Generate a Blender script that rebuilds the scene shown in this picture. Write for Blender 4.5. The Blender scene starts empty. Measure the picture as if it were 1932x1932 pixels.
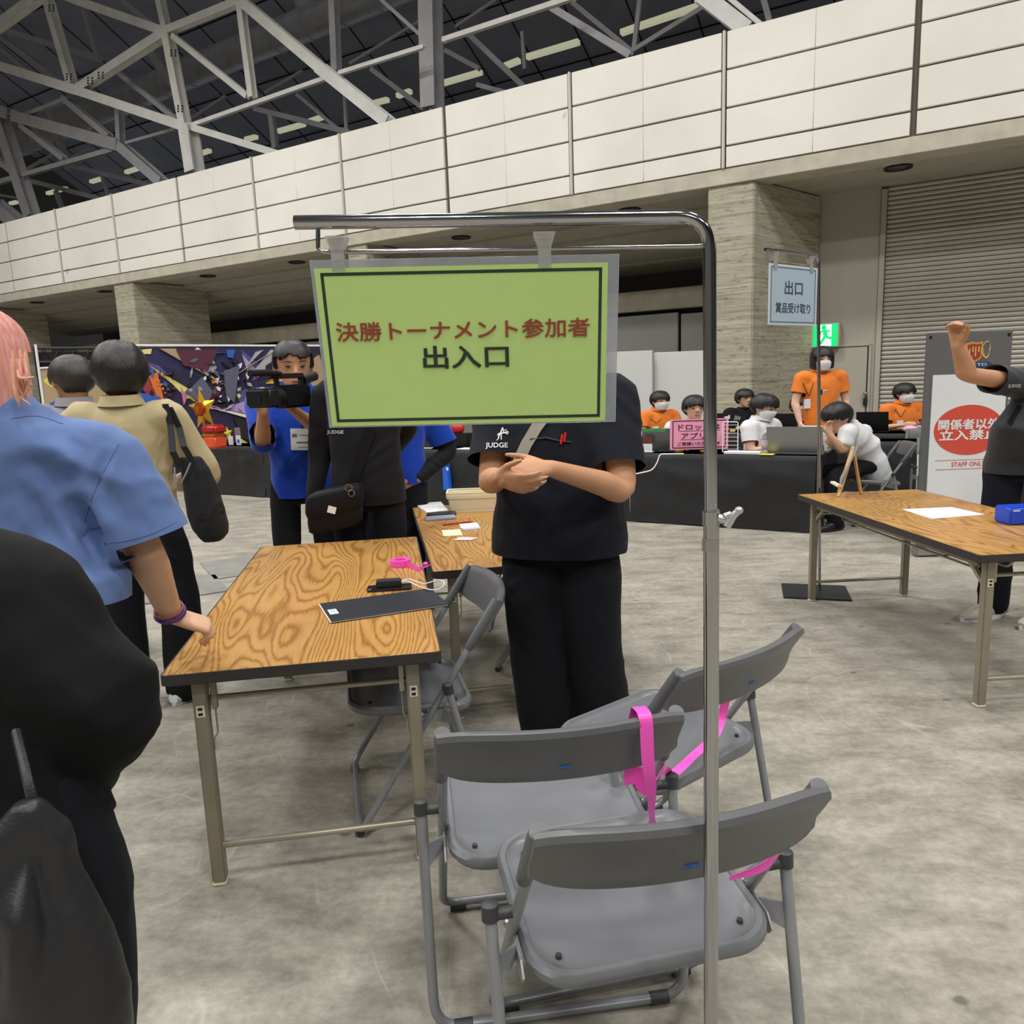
import bpy, bmesh, math, random
import numpy as np
from mathutils import Vector, Matrix, noise
random.seed(7)
C = bpy.context.scene.collection
PI = math.pi
# ------------------------------------------------------------------ camera
FPX, PITCH, ROLL, EYE = 1446.0, 0.167, 0.036, 1.48
_cp, _sp, _cr, _sr = math.cos(PITCH), math.sin(PITCH), math.cos(ROLL), math.sin(ROLL)
FWD = np.array([0, _cp, -_sp]); _D = np.array([0, -_sp, -_cp]); _X = np.array([1.0, 0, 0])
CX = _cr*_X + _sr*_D; CY = -_sr*_X + _cr*_D
cam = bpy.data.objects.new('camera', bpy.data.cameras.new('camera')); C.objects.link(cam)
cam.data.sensor_width = 36; cam.data.lens = 36*FPX/1932
cam.data.clip_start = 0.05; cam.data.clip_end = 300
m = Matrix.Identity(4)
for i in range(3):
    m[i][0] = CX[i]; m[i][1] = -CY[i]; m[i][2] = -FWD[i]
m[2][3] = EYE
cam.matrix_world = m
bpy.context.scene.camera = cam
# ------------------------------------------------------------------ world, lights, exposure
sc = bpy.context.scene
sc.view_settings.view_transform = 'Standard'; sc.view_settings.look = 'None'
sc.view_settings.gamma = 1; sc.view_settings.use_curve_mapping = False
sc.view_settings.exposure = 0.0
w = bpy.data.worlds.new('hall_air'); sc.world = w; w.use_nodes = True
w.node_tree.nodes['Background'].inputs[0].default_value = (0.92, 0.96, 1.0, 1)
w.node_tree.nodes['Background'].inputs[1].default_value = 0.2
# wall frame: s runs along the long concrete wall, t is the distance towards it
WY = -0.545
WU = np.array([math.cos(WY), math.sin(WY), 0]); WN = np.array([-math.sin(WY), math.cos(WY), 0])
def WP(s, t, z): return tuple(WU*s + WN*t + np.array([0, 0, z]))
def area(loc, size, power, col=(1, .985, .95)):
    l = bpy.data.lights.new('high_bay', 'AREA'); l.shape = 'DISK'; l.size = size; l.energy = power; l.color = col
    o = bpy.data.objects.new('high_bay', l); C.objects.link(o); o.location = loc
    return o
for s in (-26, -16, -6, 4, 14):
    for t in (-9, -1, 7):
        area(WP(s, t, 13.5), 2.2, 650)
# ------------------------------------------------------------------ pixel helpers (used to find places in the hall)
def ray(x, y):
    a, b = (x-966)/FPX, (y-966)/FPX
    return a*CX + b*CY + FWD
EYEP = np.array([0, 0, EYE])
def G(x, y, z=0.0):
    d = ray(x, y); return EYEP + d*((z-EYE)/d[2])
def V(x, y, Y):
    d = ray(x, y); return EYEP + d*(Y/d[1])
def WL(x, y, t):
    d = ray(x, y); return EYEP + d*(t/(d@WN))
def WS(x, y, t):
    p = WL(x, y, t); return float(p@WU), float(p[2])
# ------------------------------------------------------------------ materials
def srgb(r, g, b):
    f = lambda c: (c/255/12.92 if c/255 <= .04045 else ((c/255+.055)/1.055)**2.4)
    return (f(r), f(g), f(b), 1)
class NT:
    def __init__(s, name):
        s.m = bpy.data.materials.new(name); s.m.use_nodes = True
        s.t = s.m.node_tree; s.b = s.t.nodes['Principled BSDF']
    def n(s, typ, **kw):
        nd = s.t.nodes.new(typ)
        for k, v in kw.items():
            if k.startswith('i_'):
                key = k[2:]; key = int(key) if key.isdigit() else key
                nd.inputs[key].default_value = v
            else: setattr(nd, k, v)
        return nd
    def l(s, a, b): s.t.links.new(a, b)
    def coord(s, scale=(1, 1, 1), rot=(0, 0, 0)):
        tc = s.n('ShaderNodeTexCoord'); mp = s.n('ShaderNodeMapping')
        mp.inputs['Scale'].default_value = scale; mp.inputs['Rotation'].default_value = rot
        s.l(tc.outputs['Object'], mp.inputs[0]); return mp.outputs[0]
    def noise(s, vec, scale, detail=4, rough=.55, dist=0):
        nd = s.n('ShaderNodeTexNoise'); nd.inputs['Scale'].default_value = scale; nd.inputs['Detail'].default_value = detail
        nd.inputs['Roughness'].default_value = rough; nd.inputs['Distortion'].default_value = dist
        s.l(vec, nd.inputs['Vector']); return nd.outputs['Fac']
    def ramp(s, fac, stops, interp='LINEAR'):
        r = s.n('ShaderNodeValToRGB'); r.color_ramp.interpolation = interp
        e = r.color_ramp.elements
        while len(e) < len(stops): e.new(.5)
        for i, (p, c) in enumerate(stops):
            e[i].position = p; e[i].color = c if len(c) == 4 else (*c, 1)
        s.l(fac, r.inputs[0]); return r.outputs[0]
    def math(s, op, a, b=None, c=None):
        nd = s.n('ShaderNodeMath', operation=op)
        for i, v in enumerate((a, b, c)):
            if v is None: continue
            if isinstance(v, (int, float)): nd.inputs[i].default_value = v
            else: s.l(v, nd.inputs[i])
        return nd.outputs[0]
    def mix(s, fac, a, b, mode='MIX'):
        nd = s.n('ShaderNodeMix', data_type='RGBA', blend_type=mode)
        for i, v in ((0, fac), (6, a), (7, b)):
            if isinstance(v, (int, float)): nd.inputs[i].default_value = v
            elif isinstance(v, tuple): nd.inputs[i].default_value = v
            else: s.l(v, nd.inputs[i])
        return nd.outputs[2]
    def bump(s, h, strength=.2, dist=.01):
        nd = s.n('ShaderNodeBump'); nd.inputs['Strength'].default_value = strength; nd.inputs['Distance'].default_value = dist
        s.l(h, nd.inputs['Height']); s.l(nd.outputs[0], s.b.inputs['Normal'])
MATS = {}
def M(name, col, rough=.5, metal=0, bump=None, var=None, spec=None, sheen=0, coat=0, emit=0, trans=0, alpha=1, stretch=(1, 1, 1)):
    if name in MATS: return MATS[name]
    t = NT(name); b = t.b
    c = srgb(*col)
    b.inputs['Base Color'].default_value = c; b.inputs['Roughness'].default_value = rough; b.inputs['Metallic'].default_value = metal
    if spec is not None: b.inputs['Specular IOR Level'].default_value = spec
    if sheen: b.inputs['Sheen Weight'].default_value = sheen; b.inputs['Sheen Roughness'].default_value = .5
    if coat: b.inputs['Coat Weight'].default_value = coat
    if trans: b.inputs['Transmission Weight'].default_value = trans; b.inputs['IOR'].default_value = 1.45
    if alpha < 1: b.inputs['Alpha'].default_value = alpha
    if emit: b.inputs['Emission Color'].default_value = c; b.inputs['Emission Strength'].default_value = emit
    if var or bump: v = t.coord(stretch)
    if var:
        nz = t.noise(v, var[0], 5, .6)
        k = var[1]; dk = tuple(x*(1-k) for x in c[:3]); lt = tuple(min(1, x*(1+k)) for x in c[:3])
        t.l(t.ramp(nz, [(.3, dk), (.7, lt)]), b.inputs['Base Color'])
    if bump:
        t.bump(t.noise(v, bump[0], 3), bump[1], bump[2] if len(bump) > 2 else .004)
    MATS[name] = t.m; return t.m
def cloth(name, col, rough=.85, fine=420, sheen=.15, var=.10):
    return M(name, col, rough, bump=(fine, .25, .001), var=(9, var), sheen=sheen, spec=.25)
# ------------------------------------------------------------------ mesh building
ROOTS = {}
def nrm(v): v = np.asarray(v, float); return v/(np.linalg.norm(v)+1e-12)
class MB:
    def __init__(s): s.v = []; s.f = []
    def add(s, vs, fs):
        o = len(s.v); s.v += [tuple(map(float, p)) for p in vs]; s.f += [tuple(i+o for i in f) for f in fs]; return s
    def box(s, c, d, R=None):
        x, y, z = (q/2 for q in d); c = np.asarray(c, float)
        p = [np.array(q, float) for q in ((-x,-y,-z),(x,-y,-z),(x,y,-z),(-x,y,-z),(-x,-y,z),(x,-y,z),(x,y,z),(-x,y,z))]
        if R is not None: p = [R@q for q in p]
        return s.add([c+q for q in p], [(0,3,2,1),(4,5,6,7),(0,1,5,4),(1,2,6,5),(2,3,7,6),(3,0,4,7)])
    def beam(s, p, q, wd, ht, up=(0, 0, 1)):
        p, q = np.asarray(p, float), np.asarray(q, float); d = nrm(q-p); a = np.cross(d, up)
        if np.linalg.norm(a) < 1e-4: a = np.cross(d, (0, 1, 0))
        a = nrm(a); b = np.cross(a, d)
        R = np.stack([a, d, b], 1)
        return s.box((p+q)/2, (wd, np.linalg.norm(q-p), ht), R)
    def ibeam(s, p, q, wd, ht, t=.02, up=(0, 0, 1)):
        p, q = np.asarray(p, float), np.asarray(q, float); d = nrm(q-p); a = np.cross(d, up)
        if np.linalg.norm(a) < 1e-4: a = np.cross(d, (0, 1, 0))
        a = nrm(a); b = np.cross(a, d); R = np.stack([a, d, b], 1); L = np.linalg.norm(q-p); c = (p+q)/2
        s.box(c, (t, L, ht), R); s.box(c+b*(ht/2), (wd, L, t), R); s.box(c-b*(ht/2), (wd, L, t), R); return s
    def tube(s, pts, r, seg=10, cap=True, closed=False):
        pts = [np.asarray(p, float) for p in pts]; n = len(pts)
        rs = r if isinstance(r, (list, tuple)) else [r]*n
        tg = []
        for i in range(n):
            if closed: d = pts[(i+1) % n]-pts[i-1]
            else: d = pts[min(i+1, n-1)]-pts[max(i-1, 0)]
            tg.append(nrm(d))
        a = np.cross(tg[0], (0, 0, 1))
        if np.linalg.norm(a) < 1e-3: a = np.cross(tg[0], (1, 0, 0))
        a = nrm(a); vs = []; fs = []
        for i in range(n):
            a = nrm(a - tg[i]*(a@tg[i])); b = np.cross(tg[i], a)
            for k in range(seg):
                th = 2*PI*k/seg; vs.append(pts[i]+rs[i]*(math.cos(th)*a+math.sin(th)*b))
        m_ = n if closed else n-1
        for i in range(m_):
            for k in range(seg):
                j = (i+1) % n; k2 = (k+1) % seg
                fs.append((i*seg+k, i*seg+k2, j*seg+k2, j*seg+k))
        if cap and not closed:
            fs.append(tuple(range(seg))[::-1]); fs.append(tuple((n-1)*seg+k for k in range(seg)))
        return s.add(vs, fs)
    def loft(s, rings, cap=True):
        seg = len(rings[0]); vs = [p for r in rings for p in r]; fs = []
        for i in range(len(rings)-1):
            for k in range(seg):
                k2 = (k+1) % seg; fs.append((i*seg+k, i*seg+k2, (i+1)*seg+k2, (i+1)*seg+k))
        if cap:
            fs.append(tuple(range(seg))[::-1]); fs.append(tuple((len(rings)-1)*seg+k for k in range(seg)))
        return s.add(vs, fs)
    def ell(s, c, r, R=None, nu=16, nv=10):
        rings = []
        c = np.asarray(c, float)
        for j in range(1, nv):
            ph = PI*j/nv; ring = []
            for k in range(nu):
                th = 2*PI*k/nu; p = np.array([r[0]*math.sin(ph)*math.cos(th), r[1]*math.sin(ph)*math.sin(th), -r[2]*math.cos(ph)])
                ring.append(c+(R@p if R is not None else p))
            rings.append(ring)
        vs = [p for r_ in rings for p in r_]; fs = []
        for i in range(nv-2):
            for k in range(nu):
                k2 = (k+1) % nu; fs.append((i*nu+k, i*nu+k2, (i+1)*nu+k2, (i+1)*nu+k))
        for top in (0, 1):
            p = np.array([0, 0, r[2]*(1 if top else -1)]); vs.append(c+(R@p if R is not None else p)); ix = len(vs)-1
            base = (nv-2)*nu if top else 0
            for k in range(nu):
                k2 = (k+1) % nu; fs.append((base+k, base+k2, ix) if top else (base+k2, base+k, ix))
        return s.add(vs, fs)
    def cyl(s, p, q, r, seg=16): return s.tube([p, q], r, seg)
    def prism(s, poly, o, ax, ay, az, dep):
        o, ax, ay, az = (np.asarray(q, float) for q in (o, ax, ay, az)); n = len(poly)
        vs = [o+ax*p[0]+ay*p[1] for p in poly]+[o+ax*p[0]+ay*p[1]+az*dep for p in poly]
        fs = [tuple(range(n))[::-1], tuple(range(n, 2*n))]+[(i, (i+1) % n, n+(i+1) % n, n+i) for i in range(n)]
        return s.add(vs, fs)
    def sheet(s, grid, th=0.0, nrmdir=None):
        nr, nc = len(grid), len(grid[0]); vs = [p for r in grid for p in r]; fs = []
        for i in range(nr-1):
            for k in range(nc-1): fs.append((i*nc+k, i*nc+k+1, (i+1)*nc+k+1, (i+1)*nc+k))
        if th:
            o = len(vs); nn = np.asarray(nrmdir, float)*th; vs = list(vs)+[np.asarray(p)+nn for p in vs]
            fs += [tuple(o+i for i in f)[::-1] for f in list(fs)]
            bd = [k for k in range(nc)]+[i*nc+nc-1 for i in range(1, nr)]+[(nr-1)*nc+k for k in range(nc-2, -1, -1)]+[i*nc for i in range(nr-2, 0, -1)]
            for a, b in zip(bd, bd[1:]+bd[:1]): fs.append((b, a, o+a, o+b))
        return s.add(vs, fs)
    def mesh(s, name):
        me = bpy.data.meshes.new(name); me.from_pydata(s.v, [], s.f); me.update(); return me
    def build(s, name, mat, parent=None, smooth=True, bevel=0, seg=2, fixn=True, local=False):
        me = s.mesh(name)
        return finish(me, name, mat, parent, smooth, bevel, seg, fixn, local)
def finish(me, name, mat, parent=None, smooth=True, bevel=0, seg=2, fixn=True, local=False, angle=40):
    bm = bmesh.new(); bm.from_mesh(me)
    bmesh.ops.remove_doubles(bm, verts=bm.verts, dist=1e-6)
    if fixn: bmesh.ops.recalc_face_normals(bm, faces=bm.faces)
    if bevel:
        es = [e for e in bm.edges if len(e.link_faces) == 2 and e.calc_face_angle(0) > .6]
        bmesh.ops.bevel(bm, geom=es, offset=bevel, segments=seg, affect='EDGES', clamp_overlap=True)
    if parent is not None and not local:
        inv = rootinv(parent)
        if inv is not None: bmesh.ops.transform(bm, matrix=inv, verts=bm.verts)
    if smooth:
        for f in bm.faces: f.smooth = True
        for e in bm.edges:
            if len(e.link_faces) == 2 and e.calc_face_angle(0) > math.radians(angle): e.smooth = False
    bm.to_mesh(me); bm.free()
    if mat: me.materials.append(mat)
    o = bpy.data.objects.new(name, me); C.objects.link(o)
    if parent is not None: o.parent = parent
    return o
def rootinv(o):
    while o.parent is not None: o = o.parent
    mt = Matrix.Translation(o.location) @ o.rotation_euler.to_matrix().to_4x4() @ Matrix.Diagonal((*o.scale, 1))
    return mt.inverted()
def tag(o, label, cat, group=None, kind=None):
    o['label'] = label; o['category'] = cat
    if group: o['group'] = group
    if kind: o['kind'] = kind
    return o
def struct(o, label=None):
    o['kind'] = 'structure'
    if label: o['label'] = label
    return o
def thing(name, label, cat, loc=(0, 0, 0), rz=0, group=None):
    o = bpy.data.objects.new(name, None); C.objects.link(o); o.empty_display_size = .05
    o.location = tuple(map(float, loc)); o.rotation_euler = (0, 0, rz)
    return tag(o, label, cat, group)
def dup(o, parent=None):
    c = o.copy(); C.objects.link(c); c.parent = parent
    for ch in list(o.children): dup(ch, c)
    return c
def mlabel(o, txt): o['label'] = txt; return o
_dg = bpy.context.evaluated_depsgraph_get
def text(body, mat, parent, o, ax, ay, width=None, height=None, bold=0.0, depth=.0006, name='lettering', shear=0, spacing=1.0, line=1.0, align='CENTER'):
    """real lettering: built-in typeface turned to mesh, laid on a plane at o with axes ax, ay; fitted to width x height"""
    cu = bpy.data.curves.new(name, 'FONT'); cu.body = body; cu.align_x = align; cu.size = 1; cu.extrude = 0
    cu.shear = shear; cu.space_character = spacing; cu.space_line = line; cu.resolution_u = 3
    ob = bpy.data.objects.new(name, cu); C.objects.link(ob)
    me = bpy.data.meshes.new_from_object(ob.evaluated_get(_dg()))
    bpy.data.objects.remove(ob); bpy.data.curves.remove(cu)
    if bold:
        v0 = [v.co.copy() for v in me.vertices]; f0 = [tuple(p.vertices) for p in me.polygons]; vs, fs = [], []
        for dx, dy in ((0, 0), (1, 0), (-1, 0), (0, 1), (0, -1), (.7, .7), (-.7, .7), (.7, -.7), (-.7, -.7)):
            n0 = len(vs); vs += [(p.x+dx*bold, p.y+dy*bold, len(vs)//max(1, len(v0))) for p in v0]; fs += [tuple(i+n0 for i in f) for f in f0]
        bpy.data.meshes.remove(me); me = bpy.data.meshes.new(name); me.from_pydata(vs, [], fs); me.update()
    co = np.array([v.co[:] for v in me.vertices])
    lo, hi = co.min(0), co.max(0); c = (lo+hi)/2; sz = hi-lo
    sx = width/sz[0] if width else None; sy = height/sz[1] if height else None
    sx = sx or sy; sy = sy or sx
    ax, ay, o = nrm(ax), nrm(ay), np.asarray(o, float); az = np.cross(ax, ay)
    for v, q in zip(me.vertices, co):
        v.co = Vector(o+ax*((q[0]-c[0])*sx)+ay*((q[1]-c[1])*sy)+az*(depth+q[2]*.00012))
    return finish(me, name, mat, parent, False, fixn=False)
def flat(poly, mat, parent, o, ax, ay, name, lift=.0005, th=.0004):
    ax, ay = nrm(ax), nrm(ay); az = np.cross(ax, ay)
    return MB().prism(poly, np.asarray(o, float)+az*lift, ax, ay, az, th).build(name, mat, parent, False)
def circ(r, n=32, ry=None, c=(0, 0)): return [(c[0]+r*math.cos(2*PI*i/n), c[1]+(ry or r)*math.sin(2*PI*i/n)) for i in range(n)]
def bend(pts, r, n=6):
    """polyline with rounded corners"""
    pts = [np.asarray(p, float) for p in pts]; out = [pts[0]]
    for i in range(1, len(pts)-1):
        a, b, c = pts[i-1], pts[i], pts[i+1]; d1, d2 = nrm(a-b), nrm(c-b)
        rr = min(r, np.linalg.norm(a-b)*.49, np.linalg.norm(c-b)*.49)
        p, q = b+d1*rr, b+d2*rr
        for k in range(n+1):
            t = k/n; out.append((1-t)**2*p+2*t*(1-t)*b+t*t*q)
    return out+[pts[-1]]
# ------------------------------------------------------------------ surface materials of the hall
def mat_floor():
    t = NT('concrete_floor'); v = t.coord()
    a = t.noise(v, .55, 6, .6, .4); b = t.noise(t.coord((1, 2.2, 1), (0, 0, .35)), 3.0, 9, .72, .2); c = t.noise(v, 28, 6, .7)
    base = t.ramp(a, [(.30, srgb(134, 129, 117)), (.5, srgb(154, 149, 137)), (.72, srgb(172, 167, 155))])
    blot = t.ramp(b, [(.36, srgb(104, 100, 92)), (.52, srgb(164, 159, 148)), (.68, srgb(198, 193, 182))])
    col = t.mix(.42, base, blot)
    fine = t.ramp(c, [(.3, (.70, .70, .69)), (.62, (1.12, 1.12, 1.1))])
    col = t.mix(.75, col, fine, 'MULTIPLY')
    sp = t.n('ShaderNodeTexVoronoi', i_Scale=2.6); t.l(t.coord((1, 1.5, 1)), sp.inputs['Vector'])
    nz = t.noise(v, 34, 3); d = t.math('ADD', sp.outputs['Distance'], t.math('MULTIPLY', nz, .07))
    spots = t.ramp(d, [(.075, (1, 1, 1)), (.10, (0, 0, 0))])
    col = t.mix(t.math('MULTIPLY', spots, .62), col, srgb(70, 68, 66))
    for k, (sc_, rz, th) in enumerate(((1.3, .5, .012), (2.1, -.75, .008), (1.7, 1.35, .008))):
        vv = t.coord((1, .35, 1), (0, 0, rz)); ns = t.noise(vv, sc_, 2, .5, .3)
        e = t.math('ABSOLUTE', t.math('SUBTRACT', ns, .5))
        ln = t.ramp(e, [(0, (1, 1, 1)), (th*.3, (0, 0, 0))])
        brk = t.ramp(t.noise(v, 2.2+k, 3), [(.5, (0, 0, 0)), (.62, (1, 1, 1))])
        f_ = t.math('MULTIPLY', t.math('MULTIPLY', ln, brk), .26)
        col = t.mix(f_, col, srgb(212, 208, 198))
    t.l(col, t.b.inputs['Base Color'])
    t.l(t.ramp(b, [(.3, (.42, .42, .42)), (.7, (.62, .62, .62))]), t.b.inputs['Roughness'])
    t.b.inputs['Specular IOR Level'].default_value = .35
    t.bump(c, .12, .004); return t.m
def mat_board():
    t = NT('board_formed_concrete'); v = t.coord((.5, .5, 9))
    a = t.noise(v, 1.3, 5, .65, .5); b = t.noise(t.coord((1.2, 1.2, 5)), 4.5, 6, .7)
    col = t.ramp(a, [(.28, srgb(150, 145, 126)), (.5, srgb(178, 173, 153)), (.75, srgb(196, 191, 172))])
    pit = t.ramp(b, [(.33, (.42, .41, .37)), (.46, (1, 1, 1))])
    ln = t.ramp(t.noise(t.coord((.35, .35, 14)), 2.0, 3, .6, .3), [(.36, (.62, .60, .54)), (.48, (1, 1, 1))])
    col = t.mix(.75, t.mix(.9, col, pit, 'MULTIPLY'), ln, 'MULTIPLY'); t.l(col, t.b.inputs['Base Color'])
    t.b.inputs['Roughness'].default_value = .85; t.bump(a, .5, .02); return t.m
def mat_panel():
    t = NT('painted_panel'); v = t.coord()
    a = t.noise(v, .35, 5, .6); b = t.noise(t.coord((1, 1, 2.5)), 5, 6, .7)
    col = t.ramp(a, [(.3, srgb(224, 220, 210)), (.7, srgb(240, 237, 229))])
    st = t.ramp(b, [(.26, (.80, .78, .72)), (.36, (1, 1, 1))])
    col = t.mix(.6, col, st, 'MULTIPLY')
    r = t.ramp(t.noise(v, 1.15, 2), [(.735, (0, 0, 0)), (.75, (1, 1, 1))])
    col = t.mix(t.math('MULTIPLY', r, .5), col, srgb(176, 150, 112))
    t.l(col, t.b.inputs['Base Color']); t.b.inputs['Roughness'].default_value = .7; t.bump(b, .08, .01); return t.m
m_floor, m_board, m_panel = mat_floor(), mat_board(), mat_panel()
m_lip = M('bare_concrete', (190, 184, 168), .85, var=(3, .14), bump=(20, .15))
m_soffit = M('soffit_concrete', (176, 171, 158), .9, var=(2, .1))
m_seam = M('seam_dark', (92, 88, 80), .9)
m_strip = M('seam_strip', (206, 202, 192), .7)
m_bay = M('bay_grey', (96, 95, 92), .9, var=(1.5, .2))
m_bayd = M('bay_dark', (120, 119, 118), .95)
m_wallg = M('grey_wall_panel', (168, 167, 164), .8, var=(1, .05))
m_doorp = M('door_paint', (182, 178, 164), .6, var=(1, .04))
m_shut = M('shutter_steel', (192, 188, 178), .45, .1, var=(1.2, .06))
m_gap = M('gap_black', (30, 30, 30), .9)
m_deck = NT('roof_deck'); _v = m_deck.coord()
_n = m_deck.noise(_v, .5, 3)
m_deck.l(m_deck.ramp(_n, [(.3, srgb(170, 174, 192)), (.7, srgb(192, 196, 214))]), m_deck.b.inputs['Base Color'])
m_deck.b.inputs['Roughness'].default_value = .8; m_deck = m_deck.m
m_steel = M('painted_steel', (240, 238, 232), .55, .0, var=(2, .1))
m_steeld = M('grey_steel', (190, 188, 190), .6, .0, var=(2, .1))
m_duct = M('galvanised_duct', (206, 207, 212), .38, .2, var=(3, .15))
m_strip_l = M('clerestory_lamp', (206, 206, 176), .5, emit=.55)
m_bolt = M('bolt_dark', (70, 68, 66), .6)
# ------------------------------------------------------------------ floor
struct(MB().sheet([[(x, y, 0) for x in np.linspace(-60, 40, 21)] for y in np.linspace(-40, 50, 19)]).build('floor', m_floor, fixn=False, smooth=False))
pl = MB()
for (x, y, wd, ln) in ((-2.58, 5.75, .62, .62), (-2.3, 6.5, .75, .7)):
    pl.beam((x-ln/2*.86, y-ln/2*.5, .004), (x+ln/2*.86, y+ln/2*.5, .004), wd, .008)
m_hatch = M('floor_hatch_steel', (140, 139, 134), .6, .15, bump=(160, .8, .004), var=(4, .2))
hp = thing('floor_hatch', 'ridged steel floor hatch sunk in the concrete behind the near table', 'floor hatch', (-2.45, 6.1, 0))
pl.build('cover_plate', m_hatch, hp, bevel=.003)
# ------------------------------------------------------------------ long concrete wall: fascia panels over deep bays
ZB, ZT, LIP = 5.246, 7.592, 4.97
S0, PIT = -29.223, 3.121
SMIN, SMAX = S0-2*PIT, S0+14*PIT
fw = MB(); R3 = np.stack([WU, WN, np.array([0, 0, 1.0])], 1)
rows = [ZT, ZT-.278*2.346, ZT-.556*2.346, ZT-.834*2.346, ZB]
for i in range(-2, 14):
    for k in range(4):
        z1, z0 = rows[k]-.018, rows[k+1]+.018
        for half in (0, 1):
            a = S0+i*PIT+.05+half*(PIT/2-.048)
            b = a+PIT/2-.052
            fw.box(WP((a+b)/2, 15.06, (z0+z1)/2), (b-a, .12, z1-z0), R3)
wall = struct(fw.build('wall_fascia', m_panel, bevel=.006, seg=1))
bk = MB().box(WP((SMIN+SMAX)/2, 15.31, (ZB+ZT)/2-.01), (SMAX-SMIN, .5, ZT-ZB-.03), R3)
bk.build('panel_backing', m_seam, wall, smooth=False)
st = MB()
for i in range(-2, 15):
    if i % 3 != 0: st.box(WP(S0+i*PIT, 15.0, (ZB+ZT)/2), (.05, .07, ZT-ZB), R3)
st.build('seam_strips', m_strip, wall, bevel=.01)
struct(MB().box(WP((SMIN+SMAX)/2, 15.3, (ZB+LIP)/2), (SMAX-SMIN, .56, ZB-LIP), R3).build('trim_1', m_lip, bevel=.01))
# pillars: face edges read from the photograph, tapering plan
SB1 = WS(1418, 560, 15)[0]
struct(MB().box(WP((SMIN+SMAX)/2, 15.9, LIP+.14), (SMAX-SMIN, 1.75, .2), R3).box(WP((SB1+SMAX)/2-.3, 17.0, LIP+.145), (SMAX-SB1+.6, 1.4, .19), R3).build('ceiling_soffit', m_soffit, smooth=False))
s_l = [WS(x, 600, 15)[0] for x in (217, 253)]; s_m = [WS(x, 480, 15)[0] for x in (652, 688)]
s_r = [WS(1332, 560, 15)[0], WS(1418, 560, 15)[0]]
def pillar(a, b, depth, splay, nm):
    p = [np.array(WP(a, 15.08, 0)), np.array(WP(b, 15.08, 0)), np.array(WP(b+splay, 15.08+depth, 0)), np.array(WP(a+.1, 15.08+depth, 0))]
    mb = MB(); o = np.zeros(3)
    mb.prism([(q[0], q[1]) for q in p], o, (1, 0, 0), (0, 1, 0), (0, 0, 1), LIP+.02)
    return struct(mb.build(nm, m_board, bevel=.02))
pb = WL(1543, 560, 17.42)
pillar(s_r[0], s_r[1], 2.34, float(pb@WU)-s_r[1], 'wall_pillar_right')
pl_ = WL(394, 580, 17.7)
pillar(s_m[0], s_m[1], 2.62, float(pl_@WU)-s_l[1], 'wall_pillar_middle')
pillar(s_l[0], s_l[1], 2.62, float(pl_@WU)-s_l[1], 'wall_pillar_left')
s_f = [s_l[0]-(s_m[0]-s_l[0]), s_l[1]-(s_m[0]-s_l[0])]
pillar(s_f[0], s_f[1], 2.62, float(pl_@WU)-s_l[1], 'wall_pillar_far')
# bays left of the right pillar: sloping ribbed underside, dark void, beam, grey panel wall
SB1 = s_r[1]
by = MB()
for k, (t0, t1, za, zb_) in enumerate(((16.85, 17.6, 4.96, 4.85), (17.7, 18.5, 4.80, 4.66), (18.65, 19.5, 4.60, 4.44), (19.65, 20.5, 4.40, 4.26))):
    a, b = np.array(WP(SMIN, t0, za)), np.array(WP(SB1, t0, za)); c, d = np.array(WP(SB1, t1, zb_)), np.array(WP(SMIN, t1, zb_))
    up = np.array([0, 0, .12]); by.add([a, b, c, d, a+up, b+up, c+up, d+up], [(0, 1, 2, 3), (4, 7, 6, 5), (0, 4, 5, 1), (1, 5, 6, 2), (2, 6, 7, 3), (3, 7, 4, 0)])
struct(by.build('ceiling_bay', m_soffit, smooth=False))
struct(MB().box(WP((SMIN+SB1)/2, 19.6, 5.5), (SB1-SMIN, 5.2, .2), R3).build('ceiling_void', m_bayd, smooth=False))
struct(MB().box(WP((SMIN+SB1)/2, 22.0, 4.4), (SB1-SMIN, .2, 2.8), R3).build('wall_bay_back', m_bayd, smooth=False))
b1 = WS(1250, 545, 19)[1]; b0 = WS(1250, 583, 19)[1]
struct(MB().box(WP((SMIN+SB1)/2, 19.25, (b0+b1)/2), (SB1-SMIN, .5, b1-b0), R3).build('trim_2', m_lip, bevel=.02))
gw = MB(); s_j = WS(1280, 600, 19.1)[0]; step = 3.4
a = s_j
while a > SMIN:
    gw.box(WP(a-step/2, 19.2, b0/2-.05), (step-.06, .12, b0-.1), R3); a -= step
gw.box(WP((s_j+SB1)/2+.03, 19.25, b0/2-.08), (SB1-s_j, .1, b0-.12), R3)
gwo = struct(gw.build('wall_bay_panels', m_wallg, bevel=.01))
MB().box(WP((SMIN+SB1)/2, 19.4, b0/2), (SB1-SMIN, .1, b0), R3).build('panel_gap', m_gap, gwo, smooth=False)
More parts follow.
